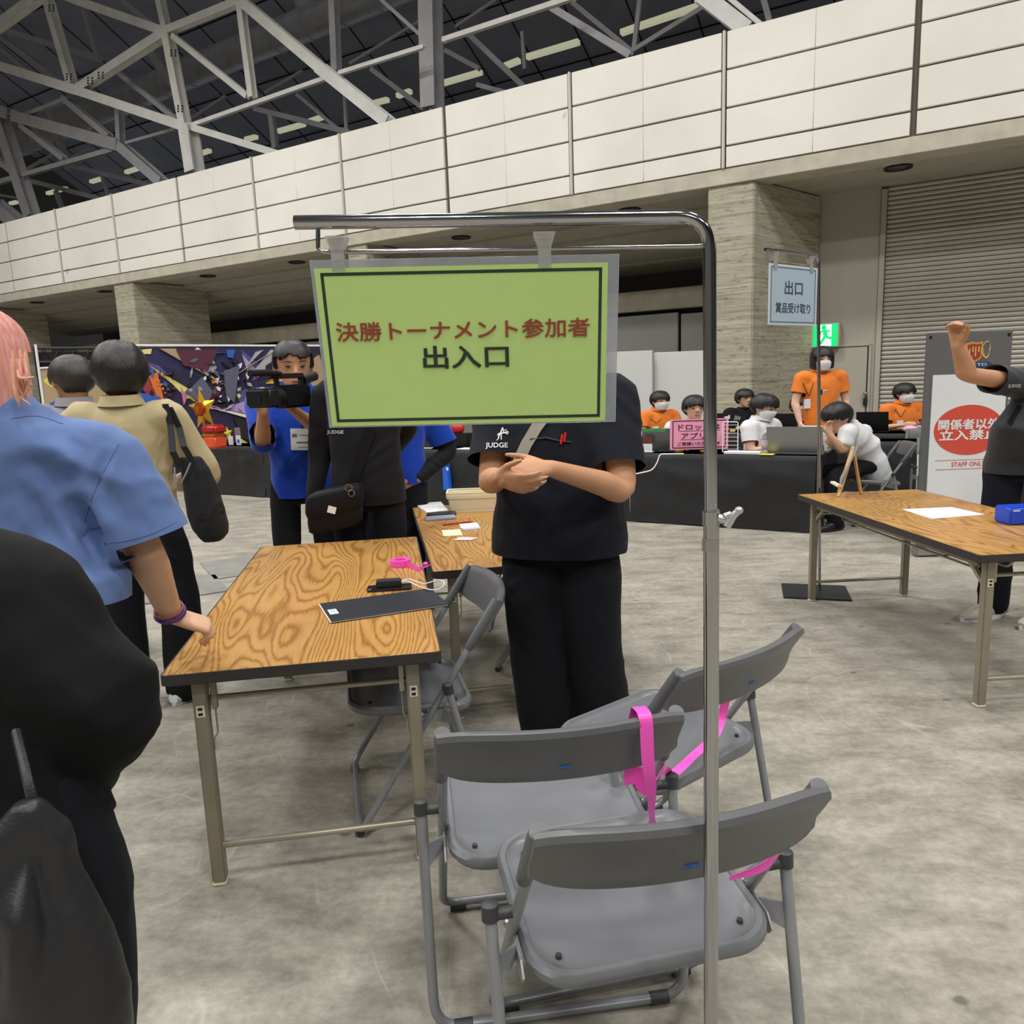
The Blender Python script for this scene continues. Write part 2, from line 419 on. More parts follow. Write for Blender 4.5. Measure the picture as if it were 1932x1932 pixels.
# right recess: back wall, exit door, roller shutter
SE = WS(1655, 560, 17.5)[0]
bw = MB().box(WP((s_r[0]+SE)/2+.1, 17.56, LIP/2+.1), (SE-s_r[0]-.2, .12, LIP+.2), R3)
struct(bw.build('wall_recess', m_doorp, smooth=False))
sh = MB(); zz = 0.0; sl = .088
prof = []
while zz < LIP+.1:
    prof += [(17.60, zz), (17.55, zz+.012), (17.53, zz+sl*.5), (17.55, zz+sl-.012)]; zz += sl
sh.sheet([[WP(SE+.12, t, z) for (t, z) in prof], [WP(SE+9, t, z) for (t, z) in prof]])
shut = struct(sh.build('door_2', m_shut, smooth=False, fixn=False), 'wide grey roller shutter with horizontal slats beside the exit door')
gd = MB().box(WP(SE+.06, 17.52, LIP/2), (.10, .16, LIP), R3); gd.build('guide_rail', m_doorp, shut, bevel=.01)
MB().box(WP(SE+4.5, 17.8, LIP/2), (10, .1, LIP), R3).build('shutter_backing', m_gap, shut, smooth=False)
dx0 = WS(1546, 660, 17.45)[0]; dx1, dz = WS(1637, 653, 17.45)
dr = struct(MB().box(WP((dx0+dx1)/2, 17.49, dz/2), (dx1-dx0, .06, dz), R3).build('door_1', m_doorp, bevel=.006), 'flush grey exit door under the lit green exit sign')
fr = MB()
fr.box(WP((dx0+dx1)/2, 17.475, dz+.03), (dx1-dx0+.16, .05, .05), R3); fr.box(WP(dx1+.05, 17.475, dz/2), (.05, .05, dz+.1), R3)
fr.build('door_frame', m_doorp, dr, bevel=.008)
gp = MB(); gp.box(WP((dx0+dx1)/2, 17.456, dz+.004), (dx1-dx0, .004, .012), R3); gp.box(WP(dx1+.008, 17.456, dz/2), (.014, .004, dz), R3)
gp.build('door_gap', m_gap, dr, smooth=False)
kp = WL(1633, 742, 17.42); m_chrome = M('chrome', (172, 172, 175), .10, 1)
m_sat = M('satin_metal', (170, 170, 168), .35, .9); m_blackp = M('black_plastic', (26, 26, 28), .45)
kn = MB(); kn.cyl(kp, kp-WN*.06, .035, 14); kn.ell(kp-WN*.07, (.04, .04, .04))
kn.build('door_knob', m_sat, dr)
kz = kp-np.array([0, 0, .17]); lk = MB().box(kz-WN*.01, (.08, .03, .16), R3)
lk.build('door_lock', m_blackp, dr, bevel=.01)
# downlights sunk in the soffit
dl = [(1695, 315), (1188, 395), (870, 447), (392, 520), (198, 549), (70, 570), (560, 494)]
for k, (x, y) in enumerate(dl):
    d = ray(x, y); p = EYEP+d*((LIP+.04-EYE)/d[2])
    nm = ['dark round ceiling downlight in front of the roller shutter', 'dark round downlight left of the tall concrete pillar beside the chrome rail',
          'dark round downlight above the lower sign rail', 'dark round downlight in the bay right of the left concrete pillar', 'dark round downlight just left of the left concrete pillar',
          'dark round downlight above the pink-haired head', 'dark round downlight left of the green sign'][k]
    t_ = thing('ceiling_light', nm, 'ceiling light', p, 0, 'downlights in the soffit')
    ring = [(.235, -.0), (.235, -.03), (.205, -.035), (.19, .0)]
    seg = 28
    MB().loft([[p+np.array([r*math.cos(2*PI*j/seg), r*math.sin(2*PI*j/seg), z]) for j in range(seg)] for r, z in ring], cap=False).build('trim_ring', m_blackp, t_)
    MB().cyl(p+np.array([0, 0, -.004]), p+np.array([0, 0, -.001]), .2, 24).build('lens', M('lamp_lens_off', (86, 90, 90), .2), t_)
# ------------------------------------------------------------------ roof deck, duct and steel trusses beyond the fascia
def deckp(s, k): return np.array(WP(s, 42-k*26, 9.5+k*14))
dk = MB().sheet([[deckp(s, k) for s in np.linspace(-70, 45, 24)] for k in np.linspace(-.25, 1.25, 12)])
deck = struct(dk.build('ceiling', m_deck, smooth=False, fixn=False))
sm = MB()
for k in np.linspace(-.2, 1.2, 13): sm.beam(deckp(-70, k)-np.array([0, 0, .02]), deckp(45, k)-np.array([0, 0, .02]), .05, .05)
for s in np.arange(-70, 45, 2.4): sm.beam(deckp(s, -.25), deckp(s, 1.25), .05, .05)
sm.build('deck_seams', m_gap, deck, smooth=False)
def onplane(x, y, t): return WL(x, y, t)
dc = MB(); dp = [WL(x, y, 25) for x, y in ((-40, 303), (330, 165), (700, 0), (830, -60))]
dc.tube([dp[0]+(dp[3]-dp[0])*q for q in np.linspace(0, 1, 14)], .62, 22)
for q in np.linspace(0.03, .97, 18):
    c = dp[0]+(dp[3]-dp[0])*q; d_ = nrm(dp[3]-dp[0]); dc.tube([c-d_*.05, c+d_*.05], .655, 22)
b_ = WL(590, 50, 25); dc.tube([b_, b_+np.array([-.3, 0, 1.2]), b_+np.array([-.8, .6, 3.0])], .45, 16)
struct(dc.build('ceiling_duct', m_duct))
def truss(nm, mat, t, mem, ib=True):
    mb = MB(); sc_ = t/15.0
    for (x0, y0, x1, y1, wpx) in mem:
        p, q = WL(x0, y0, t), WL(x1, y1, t)
        Yd = (p[1]+q[1])/2; wd = wpx*Yd/FPX*.95
        if ib: mb.ibeam(p, q, wd, wd*.9, max(.02, wd*.12), up=-WN)
        else: mb.beam(p, q, wd, wd*.8, up=-WN)
    return struct(mb.build(nm, mat, smooth=False))
truss('ceiling_truss_front', m_steel, 17.5, [(-40, 112, 150, 172, 16), (150, 172, 352, 240, 16), (-20, 62, 72, -4, 15), (88, -10, 137, 160, 15), (150, 168, 312, 64, 15), (130, -4, 312, 60, 14),
      (312, 60, 455, 2, 13), (440, -12, 605, 128, 18), (605, 128, 735, 232, 22), (352, 240, 620, 146, 7), (640, 138, 800, 88, 7), (836, 76, 1085, -6, 9),
      (454, 6, 477, 184, 13), (327, 68, 468, 182, 10), (356, 238, 530, 292, 12), (355, 238, 368, 325, 26), (298, -20, 316, 62, 13), (316, 62, 350, 238, 17), (1315, -15, 1412, 60, 27), (1362, -15, 1440, 50, 8)])
bt = MB()
for (x, y) in ((97, 15), (130, 145), (170, 152), (190, 142), (327, 100), (340, 205)):
    for dx in (-4, 4):
        for dy in (-5, 0, 5):
            p = WL(x+dx, y+dy, 17.22); bt.ell(p, (.035, .035, .035), nu=6, nv=4)
bt.build('bolt_heads', m_bolt, bpy.data.objects['ceiling_truss_front'])
truss('ceiling_truss_middle', m_steeld, 18.6, [(811, -30, 816, 205, 32), (629, -10, 635, 135, 14), (-20, 204, 22, 216, 20), (30, 220, 228, 275, 20), (228, 275, 308, 345, 18), (0, 220, 62, 410, 22),
      (45, 330, 215, 282, 8), (-10, 346, 40, 332, 8), (38, 222, 130, 185, 7), (40, 236, 122, 300, 10), (238, 270, 330, 244, 5), (-10, 385, 40, 425, 24), (-10, 298, 30, 328, 10),
      (225, 205, 228, 275, 12), (225, 138, 335, 226, 9), (120, 185, 208, 258, 11), (1040, 14, 1190, 105, 12), (720, 0, 800, 72, 6)])
truss('ceiling_truss_rear', m_steeld, 22.0, [(0, 55, 190, 112, 10), (160, 20, 186, 110, 10), (0, 70, 110, 150, 10), (0, 90, 60, 140, 8), (230, 0, 310, 62, 9), (280, 90, 330, 160, 16),
      (92, 200, 125, 305, 12), (100, 270, 130, 320, 8), (50, 320, 105, 288, 5), (130, 300, 170, 280, 5), (355, 228, 425, 182, 5), (500, 175, 570, 134, 5), (660, 120, 800, 35, 5), (480, 205, 660, 250, 9),
      (512, 215, 520, 280, 11), (650, 170, 654, 250, 6), (560, 178, 640, 245, 6), (700, 130, 800, 205, 8), (60, 342, 190, 375, 8), (130, 312, 290, 350, 8), (192, 330, 205, 372, 6), (105, 360, 118, 395, 8),
      (0, 368, 40, 375, 4), (880, 60, 990, 165, 9), (900, 160, 1010, 190, 8), (860, 50, 935, 0, 5), (1208, -5, 1196, 95, 8), (1080, 5, 1190, 95, 8), (1190, 98, 1330, 12, 8), (990, 130, 985, 60, 6), (1440, -5, 1452, 40, 10), (840, 95, 905, 130, 8)], False)
# the rest of the hall, out of frame: roof, rear wall and end walls
m_far = M('far_wall_paint', (112, 110, 106), .8, var=(.3, .15))
struct(MB().box(WP(-10, -7, 25.6), (130, 26, .3), R3).build('ceiling_hall', m_deck, smooth=False))
struct(MB().box(WP(-10, -17, 12.5), (130, .4, 26), R3).build('wall_rear', m_far, smooth=False))
for s, nm in ((-52, 'wall_left_end'), (32, 'wall_right_end')): struct(MB().box(WP(s, 8, 12.5), (.4, 52, 26), R3).build(nm, m_far, smooth=False))
# pale light strip behind the trusses
ls = MB()
for (x0, y0, x1, y1) in ((20, 384, 32, 381), (90, 365, 125, 355), (172, 343, 192, 337), (238, 325, 262, 317), (372, 292, 396, 284), (464, 263, 484, 258), (524, 248, 574, 234), (585, 229, 608, 221), (708, 194, 732, 188), (750, 181, 775, 172), (836, 157, 908, 136), (950, 126, 980, 114), (994, 108, 1092, 79), (1172, 62, 1200, 52), (1205, 50, 1318, 12)):
    ls.beam(WL(x0, y0, 26), WL(x1, y1, 26), .16, .22, up=-WN)
struct(ls.build('ceiling_light_strip', m_strip_l, smooth=False))
# ------------------------------------------------------------------ tables
def mat_wood():
    t = NT('oak_laminate'); v = t.coord((1, 1, 1))
    def oc(scale):
        tc = t.n('ShaderNodeTexCoord'); oi = t.n('ShaderNodeObjectInfo'); ad = t.n('ShaderNodeVectorMath', operation='ADD'); t.l(tc.outputs['Object'], ad.inputs[0]); t.l(oi.outputs['Location'], ad.inputs[1])
        mp = t.n('ShaderNodeMapping'); mp.inputs['Scale'].default_value = scale; t.l(ad.outputs[0], mp.inputs[0]); return mp.outputs[0]
    a = t.noise(oc((3.6, .55, 1)), 1.0, 2, .42, .2)
    g = t.noise(oc((70, 3, 1)), 3, 5, .6)
    k = t.math('SINE', t.math('MULTIPLY', t.math('ADD', a, t.math('MULTIPLY', g, .02)), 235))
    ring = t.ramp(t.math('ADD', t.math('MULTIPLY', k, .5), .5), [(0, srgb(150, 104, 48)), (.14, srgb(168, 122, 62)), (.36, srgb(184, 138, 76)), (1, srgb(190, 145, 84))])
    pore = t.ramp(g, [(.3, (.72, .68, .62)), (.55, (1, 1, 1))])
    col = t.mix(.55, ring, pore, 'MULTIPLY')
    t.l(col, t.b.inputs['Base Color']); t.b.inputs['Roughness'].default_value = .34; t.b.inputs['Specular IOR Level'].default_value = .4
    t.bump(g, .04, .001); return t.m
m_wood = mat_wood()
m_edge = M('table_edge_dark', (52, 48, 46), .5, bump=(200, .1))
m_leg = M('champagne_steel', (150, 143, 124), .42, .35, var=(6, .1), bump=(60, .05))
m_rail = M('champagne_rail', (172, 164, 144), .35, .5)
m_tagm = M('ivory_tag', (226, 218, 196), .6); m_foot = M('ivory_foot', (222, 214, 190), .5)
m_under = M('table_underside', (92, 84, 74), .8)
TW, TL, TH = .795, 1.805, .70
def make_table(label, name='folding_table'):
    t = thing(name, label, 'table', (0, 0, 0), 0, 'folding conference tables with oak tops')
    def rr(x, y, r, n=4):
        out = []
        for cx_, cy_, a0 in ((x-r, y-r, 0), (-x+r, y-r, 90), (-x+r, -y+r, 180), (x-r, -y+r, 270)):
            for k in range(n+1):
                a = math.radians(a0+90*k/n); out.append((cx_+r*math.cos(a), cy_+r*math.sin(a)))
        return out
    MB().prism(rr(TW/2-.004, TL/2-.004, .012), (0, 0, TH-.028), (1, 0, 0), (0, 1, 0), (0, 0, 1), .028).build('tabletop', m_wood, t, bevel=.0015, seg=1)
    e = MB(); o = rr(TW/2, TL/2, .014); i = rr(TW/2-.0045, TL/2-.0045, .012)
    n = len(o); vs = [(p[0], p[1], z) for z in (TH-.0008, TH-.031) for p in o]+[(p[0], p[1], z) for z in (TH-.0008, TH-.031) for p in i]
    fs = []
    for k in range(n):
        k2 = (k+1) % n; fs += [(k, k2, n+k2, n+k), (2*n+k2, 2*n+k, 3*n+k, 3*n+k2), (k2, k, 2*n+k, 2*n+k2), (n+k, n+k2, 3*n+k2, 3*n+k)]
    e.add(vs, fs); e.build('edge_band', m_edge, t)
    MB().box((0, 0, TH-.034), (TW-.03, TL-.03, .01)).build('underside', m_under, t, smooth=False)
    lx, ly = TW/2-.088, TL/2-.066
    for sx in (-1, 1):
        for sy in (-1, 1):
            l = MB().box((sx*lx, sy*ly, (TH-.04)/2+.006), (.040, .040, TH-.052)).build('leg', m_leg, t, bevel=.004)
            MB().box((sx*lx, sy*ly, .006), (.042, .042, .012)).build('foot_cap', m_foot, l, bevel=.004)
            MB().box((sx*lx, sy*(ly+.0205), .565), (.024, .003, .036)).build('hole_plate', m_tagm, l, bevel=.001)
            hl = MB(); hl.box((sx*lx, sy*(ly+.0222), .573), (.013, .002, .008)); hl.box((sx*lx, sy*(ly+.0222), .557), (.013, .002, .008))
            hl.build('slot', m_gap, l, smooth=False)
            b = MB(); b.beam((sx*lx, sy*(ly-.02), TH-.16), (sx*lx, sy*(ly-.16), TH-.045), .018, .006, up=(1, 0, 0))
            b.beam((sx*(lx-.012), sy*(ly-.02), TH-.18), (sx*(lx-.012), sy*(ly-.13), TH-.045), .012, .004, up=(1, 0, 0)); b.build('brace', m_rail, t)
            lt = MB(); lt.box((sx*(lx-.035), sy*(ly-.012), TH-.09), (.014, .02, .1))
            lt.tube(bend([(sx*(lx-.035), sy*(ly-.012), TH-.13), (sx*(lx-.035), sy*(ly-.012), TH-.22), (sx*(lx-.022), sy*(ly-.012), TH-.235), (sx*(lx-.022), sy*(ly-.012), TH-.27)], .01, 3), .003, 6)
            lt.build('folding_latch', m_rail, t)
    for sy in (-1, 1):
        MB().cyl((-lx, sy*ly, .125), (lx, sy*ly, .125), .0105, 12).build('stretcher', m_rail, t)
        MB().cyl((-lx, sy*(ly-.03), TH-.115), (lx, sy*(ly-.03), TH-.115), .009, 10).build('cross_bar', m_rail, t)
    for sx in (-1, 1):
        MB().box((sx*lx, 0, TH-.058), (.022, 2*ly-.1, .04)).build('side_rail', m_leg, t, bevel=.003)
    for x in (-.22, -.07, .07, .22):
        MB().tube(bend([(x, -ly+.14, TH-.05), (x, -ly+.2, TH-.13), (x, ly-.2, TH-.13), (x, ly-.14, TH-.05)], .03, 4), .006, 8).build('shelf_bar', m_rail, t)
    return t
def place(o, x, y, rz, z=0):
    o.location = (float(x), float(y), z); o.rotation_euler = (0, 0, rz); return o
T1 = place(make_table('oak folding table nearest the camera with a black folder and pink tape roll on it'), -.757, 3.011, .155)
T2 = place(dup(T1), -.108, 4.128, .17); mlabel(T2, 'oak folding table pushed behind the near one, holding the cream basket and sticky notes')
T3 = place(dup(T1), 2.297, 4.035, .05); mlabel(T3, 'oak folding table at right with the wooden easel and a white paper sheet')
# ------------------------------------------------------------------ folding chairs
m_cpl = M('grey_chair_plastic', (96, 97, 99), .38, bump=(420, .22, .0006), var=(5, .06), spec=.45)
m_cst = M('grey_chair_seat', (112, 114, 118), .33, bump=(520, .25, .0006), var=(5, .05), spec=.5)
m_ctb = M('grey_chair_tube', (146, 148, 152), .35, .35)
m_ccp = M('chair_cap_dark', (58, 59, 61), .5)
m_blue = M('blue_mark', (24, 98, 190), .5)
def rrect(hx, y0, y1, r, n=6):
    out = []
    for cx_, cy_, a0 in ((hx-r, y1-r, 0), (-hx+r, y1-r, 90), (-hx+r, y0+r, 180), (hx-r, y0+r, 270)):
        for k in range(n+1):
            a = math.radians(a0+90*k/n); out.append((cx_+r*math.cos(a), cy_+r*math.sin(a)))
    return out
def make_chair(label):
    t = thing('folding_chair', label, 'chair', (0, 0, 0), 0, 'grey plastic folding chairs')
    # seat: dished pad with raised rim
    def ringz(s, z, dip=0):
        P = rrect(.246, -.205, .215, .085, 7); c = np.array([0, .02])
        out = []
        for p in P:
            q = c+(np.array(p)-c)*s; out.append((q[0], q[1], z-(.012*max(0, 1-(q[0]/.24)**2) if dip else 0)+(.010 if q[1] > .15 else 0)*0+.018*(q[1]/.2)))
        return out
    rings = [ringz(.90, .402), ringz(.97, .408), ringz(1.0, .420), ringz(.998, .432), ringz(.97, .440), ringz(.93, .4395), ringz(.915, .4345), ringz(.86, .4345, 1), ringz(.5, .4345, 1), ringz(.1, .4335, 1)]
    seat = MB().loft(rings).build('seat', m_cst, t)
    for x in (-.185, .185):
        for y in (-.145, .14): MB().cyl((x, y, .434+.018*y/.2-.006), (x, y, .4375+.018*y/.2), .006, 10).build('screw', m_ccp, seat)
    # backrest: curved shell with thick rolled top edge
    def yb(x): return -.285+.045*(x/.25)**2-.045
    prof = [(-.006, .652), (.004, .654), (.008, .678), (.010, .72), (.009, .765), (.004, .781), (-.008, .787), (-.020, .784), (-.026, .772), (-.020, .758), (-.013, .74), (-.010, .68), (-.012, .66)]
    g = []
    for x in np.linspace(-.262, .262, 25):
        e = (abs(x)/.262)
        dz = -.012*e**6; sink = .0
        row = []
        for (dy, z) in prof:
            zz_ = z+dz if z > .7 else z+.02*e**8
            tilt = -(z-.62)*.28
            row.append((x, yb(x)+.04+dy+tilt+.0, zz_))
        g.append(row)
    bk_ = MB().loft(g).build('backrest', m_cpl, t)
    ax_ = np.array([1, 0, 0]); p0 = np.array([.0, yb(.0)+.04-.0115-(.690-.62)*.28-.0005, .690])
    mk_ = MB()
    for k in range(4): mk_.beam(p0+np.array([-.012+k*.006, -.0012, .0003*k]), p0+np.array([-.007+k*.006, -.0012, .001+.0003*k]), .0012, .005, up=(0, 0, 1))
    mk_.build('blue_mark', m_blue, bk_, smooth=False)
    for s in (-1, 1):
        A = np.array([s*.250, -.292, .775]); Bm = np.array([s*.258, -.105, .5])
        d = nrm(Bm-A)
        MB().tube([A+d*.0, A+d*.03, A+d*.12, A+d*.185, A+d*.19], [.0165, .0175, .0165, .0150, .0125], 14).build('back_sleeve', m_cpl, bk_)
        rt = np.array([s*.305, -.105, .505])
        MB().tube([rt+np.array([0, 0, .022]), rt+np.array([0, 0, .018]), rt-np.array([0, .003, .012])], [.011, .0165, .0165], 12).build('pivot_cap', m_ccp, t)
        MB().cyl((s*.255, -.105, .5), (s*.314, -.105, .5), .012, 10).build('pivot_pin', m_ccp, t)
        # link plate from the rear leg to the seat side
        MB().prism([(-.055, .415), (.035, .425), (.035, .395), (-.02, .372), (-.062, .372), (-.075, .39)], (s*.252, -.075, 0), (0, 1, 0), (0, 0, 1), (s, 0, 0), .004).build('link_plate', m_ctb, t)
        pl2 = MB(); pl2.add([(s*.255, -.10, .425), (s*.305, -.125, .42), (s*.305, -.145, .365), (s*.255, -.09, .385), (s*.255, -.094, .425), (s*.305, -.119, .42), (s*.305, -.139, .365), (s*.255, -.084, .385)], [(0, 1, 2, 3), (7, 6, 5, 4), (0, 4, 5, 1), (1, 5, 6, 2), (2, 6, 7, 3), (3, 7, 4, 0)]); pl2.build('link_bracket', m_ctb, t, bevel=.001)
        MB().ell((s*.258, -.02, .41), (.008, .010, .010)).build('hinge_bolt', m_sat, t)
    F0, F1 = np.array([-.262, .205, .014]), np.array([.262, .205, .014])
    A0, A1 = np.array([-.250, -.28, .757]), np.array([.250, -.28, .757])
    MB().tube(bend([A0, F0+np.array([0, 0, .01]), F1+np.array([0, 0, .01]), A1], .055, 7), .0115, 12).build('front_frame', m_ctb, t)
    R0, R1 = np.array([-.305, -.108, .50]), np.array([.305, -.108, .50])
    q0, q1 = np.array([-.300, -.215, .016]), np.array([.300, -.215, .016])
    MB().tube(bend([R0, q0, q1, R1], .065, 7), .0120, 12).build('rear_frame', m_ctb, t)
    for (x, y) in ((-.22, .205), (.22, .205), (-.235, -.215), (.235, -.215)):
        MB().tube([(x-.022, y, .0155), (x+.022, y, .0155)], .0152, 12).build('rubber_foot', m_ccp, t)
    return t
CB = place(make_chair('frontmost grey folding chair facing away, its back crossed by the chrome pole'), .208, 1.455, .21)
def chair(x, y, rz, label):
    c = place(dup(CB), x, y, rz); c['label'] = label; return c
CA = chair(.05, 1.80, .13, 'grey folding chair facing away with pink tape looped over its back')
CC = chair(.41, 2.14, .66, 'grey folding chair turned left with pink tape on its seat, behind the pole')
CD = chair(-.40, 2.63, 1.80, 'grey folding chair pulled up to the right side of the near oak table')
CE = chair(.15, 3.98, 1.35, 'grey folding chair half hidden under the second oak table behind the standing person')
# ------------------------------------------------------------------ chrome sign stand and green sign
YS = 1.08
pt, pb_ = V(1338, 480, YS), V(1345, 1990, YS)
st_b = np.array([V(1345, 1932, YS)[0]+.0, YS, 0.0])
ss = thing('sign_stand', 'tall chrome sign stand with a bent top arm holding the green sign', 'sign stand', st_b)
arm_l, arm_r = V(556, 420, YS), V(1338, 408, YS)
lowp = V(1342, 975, YS)
MB().tube(bend([arm_l, arm_r+np.array([0, 0, .0]), V(1341, 1000, YS)], .046, 10), .0092, 18).build('upper_pole', m_chrome, ss)
MB().tube([V(1342, 962, YS), st_b+np.array([0, 0, .02])], .0112, 18).build('lower_pole', m_chrome, ss)
a_in = V(1341, 990, YS)
MB().tube([a_in+np.array([0, 0, .02]), a_in+np.array([0, 0, -.0])], .0126, 18).build('collar', m_chrome, ss)
MB().tube([a_in+np.array([0, 0, -.02]), a_in+np.array([0, 0, -.038])], .0121, 18).build('ring', m_sat, ss)
kb = MB(); c0 = a_in+np.array([.009, -.004, .010])
kb.tube([c0, c0+np.array([.016, -.004, -.004])], .0068, 12); kb.tube([c0+np.array([.011, -.006, -.012]), c0+np.array([.020, -.007, .004]), c0+np.array([.027, -.008, .011])], [.0058, .0055, .0052], 12); kb.tube([c0+np.array([.008, -.006, .003]), c0+np.array([.017, -.007, .007])], [.005, .004], 10)
kb.ell(c0+np.array([.0275, -.008, .0115]), (.0062, .0062, .0056)); kb.build('clamp_knob', M('cast_knob', (196, 196, 196), .35, .6), ss)
rod_l, rod_r = V(606, 477, YS), V(1328, 464, YS)
MB().tube(bend([V(600, 420, YS), V(600, 474, YS), rod_l+np.array([.01, 0, 0]), rod_r], .010, 6), .0030, 10).build('sign_rod', m_chrome, ss)
MB().box((st_b[0], YS-.05, .006), (.30, .26, .012)).build('base_plate', M('stand_base_black', (50, 52, 56), .4, .3), ss, bevel=.003)
# sign: clear sleeve with a green sheet
sA, sB, sD = V(580, 492, YS-.004), V(1172, 480, YS-.004), V(607, 807, YS-.012)
sx_ = nrm(sB-sA); W_ = np.linalg.norm(sB-sA); sz_ = np.array([0, 0, 1.0]); sy_ = nrm(np.array([0, -.02, 1]))
H_ = .333; s_or = sA-sy_*H_/1.0
sx_ = nrm(np.array([1, 0.0, sx_[2]]))
sy_ = nrm(np.array([.085*0, -.02, 1.0])-sx_*0)
m_sleeve = M('clear_sleeve', (206, 212, 224), .12, trans=.55, spec=.6, alpha=.62)
m_green = M('green_paper', (192, 222, 136), .5, var=(3, .04), spec=.4)
m_ink = M('dark_green_ink', (34, 50, 38), .5); m_red = M('brick_red_ink', (158, 62, 46), .5)
sg = thing('sign_board', 'green sign in a clear sleeve with red and black Japanese lettering', 'sign', sA+sx_*W_/2)
cen = (V(580, 492, YS-.004)+V(1172, 480, YS-.004)+V(609, 807, YS*1.045-.004)+V(1174, 794, YS*1.045-.004))/4
sx_ = nrm(V(1172, 487, YS)-V(590, 499, YS)); dn = nrm(V(891, 801, YS*1.045)-V(876, 486, YS)); sy_ = -dn
W_ = np.linalg.norm(V(1173, 487, YS)-V(591, 499, YS)); H_ = np.linalg.norm(V(891, 801, YS*1.045)-V(876, 486, YS))
nr = np.cross(sx_, sy_)
Rs = np.stack([sx_, sy_, nr], 1)
MB().box(cen, (W_, H_, .0016), Rs).build('clear_sleeve', m_sleeve, sg, bevel=.0006, seg=1)
gc = cen-sx_*W_*.0125+nr*.0011-sy_*H_*.018
GW, GH = W_*.952, H_*.945
MB().box(gc, (GW, GH, .0005), Rs).build('paper', m_green, sg, smooth=False)
bo = gc+nr*.0004
bw_, bh_, bt_ = GW*.475, GH*.463, .0062*GW/.58*1.0
brd = MB()
for (cx_, cy_, dx, dy) in ((0, bh_, bw_*2+bt_, bt_), (0, -bh_, bw_*2+bt_, bt_), (-bw_, 0, bt_, bh_*2), (bw_, 0, bt_, bh_*2)):
    brd.box(bo+sx_*cx_+sy_*cy_, (dx, dy, .0004), Rs)
brd.build('border', m_ink, sg, smooth=False)
def onsign(x, y): return V(x, y, YS-.004)
pxm = YS/FPX*1.02
def sgtext(body, x0, x1, y, hpx, mt, bold):
    d_ = ray((x0+x1)/2, y); o = EYEP+d_*(((bo-EYEP)@nr)/(d_@nr))
    text(body, mt, sg, o, sx_, sy_, width=np.linalg.norm(V(x1, y, YS)-V(x0, y, YS)), height=np.linalg.norm(V(x0, y+hpx, YS)-V(x0, y, YS)), bold=bold, depth=.0003)
sgtext('決勝トーナメント参加者', 631, 1116, 622, 37, m_red, .013)
sgtext('出入口', 796, 962, 673, 45, m_ink, .020)
def clip(x, y0, y1, Y, label, sc_=1.0):
    c = V(x, (y0+y1)/2, Y); t = thing('sign_clip', label, 'clip', c, 0, 'clear plastic sign clips')
    hh = np.linalg.norm(V(x, y1, Y)-V(x, y0, Y)); mcl = M('clear_clip', (226, 226, 224), .15, trans=.7, spec=.6)
    for s in (-1, 1):
        g = []
        for (q, wd, off) in ((0, .021, .010), (.12, .019, .009), (.38, .0135, .004), (.55, .012, .0055), (.8, .0125, .003), (1, .0125, .002)):
            g.append([c+sx_*a*wd*sc_*1.0+np.array([0, s*off*sc_, 0])+np.array([0, 0, hh*(.5-q)]) for a in (-1, -.5, .5, 1)])
        MB().sheet(g, .0022*sc_, (0, s, 0)).build('jaw', mcl, t)
    MB().cyl(c+np.array([-.008*sc_, 0, hh*.08]), c+np.array([.008*sc_, 0, hh*.08]), .0045*sc_, 12).build('spring', m_sat, t)
    rib = MB()
    for k in range(4): rib.beam(c+np.array([-.014*sc_, -.0125*sc_, hh*(.47-.045*k)]), c+np.array([.014*sc_, -.0125*sc_, hh*(.47-.045*k)]), .0012, .0012)
    rib.build('grip_ribs', mcl, t)
    return t
clip(638, 447, 512, YS-.0, 'clear plastic clip at the left end of the green sign', .72)
clip(1027, 439, 505, YS-.0, 'clear plastic clip towards the right end of the green sign', .72)
# ------------------------------------------------------------------ second stand with the pale blue sign
YB = 4.99
bs = thing('sign_stand', 'slim chrome stand with a dark floor plate behind the right oak table', 'sign stand', G(1546, 1118, 0))
bp = G(1546, 1118, 0); YB = float(bp[1])
MB().box((bp[0]-.03, bp[1], .006), (.42, .36, .012), np.array(Matrix.Rotation(-.30, 3, 'Z'))).build('base_plate', M('stand_base_black', (50, 52, 56), .4, .3), bs, bevel=.003)
top = V(1544, 486, YB); al = V(1458, 477, YB-.0)
bdir = nrm(np.array([-.80, -.60, 0])); armL = .56; leanx = float(top[0]-bp[0]); bp0 = bp.copy(); bp = np.array([top[0], bp[1], 0.0])
MB().tube(bend([bp0+np.array([0, 0, .01]), np.array([bp[0], bp[1], top[2]+.01]), np.array([bp[0], bp[1], top[2]+.01])+bdir*armL], .05, 7), .0105, 12).build('pole', m_chrome, bs)
rz_ = top[2]-.055
MB().tube([np.array([bp[0], bp[1], rz_]), np.array([bp[0], bp[1], rz_])+bdir*(armL-.03), np.array([bp[0], bp[1], rz_+.06])+bdir*(armL-.02)], .0045, 8).build('sign_rod', m_chrome, bs)
MB().tube([V(1548, 735, YB), V(1548, 745, YB)], .013, 12).build('collar', m_chrome, bs)
kk = V(1551, 738, YB); MB().tube([kk, kk+np.array([.03, -.01, .004])], .005, 8).build('clamp_knob', m_sat, bs)
bx_ = -bdir; bxn = np.cross(bx_, (0, 0, 1)); bl = thing('sign_board', 'pale blue exit sign with dark Japanese lettering on the slim stand', 'sign', V(1497, 540, YB))
bwid, bhei = .515, .355
bc = np.array([bp[0], bp[1], rz_-.012-bhei/2])+bdir*(armL/2-.005)+bxn*.008
Rb = np.stack([bx_, np.array([0, 0, 1.0]), bxn], 1)
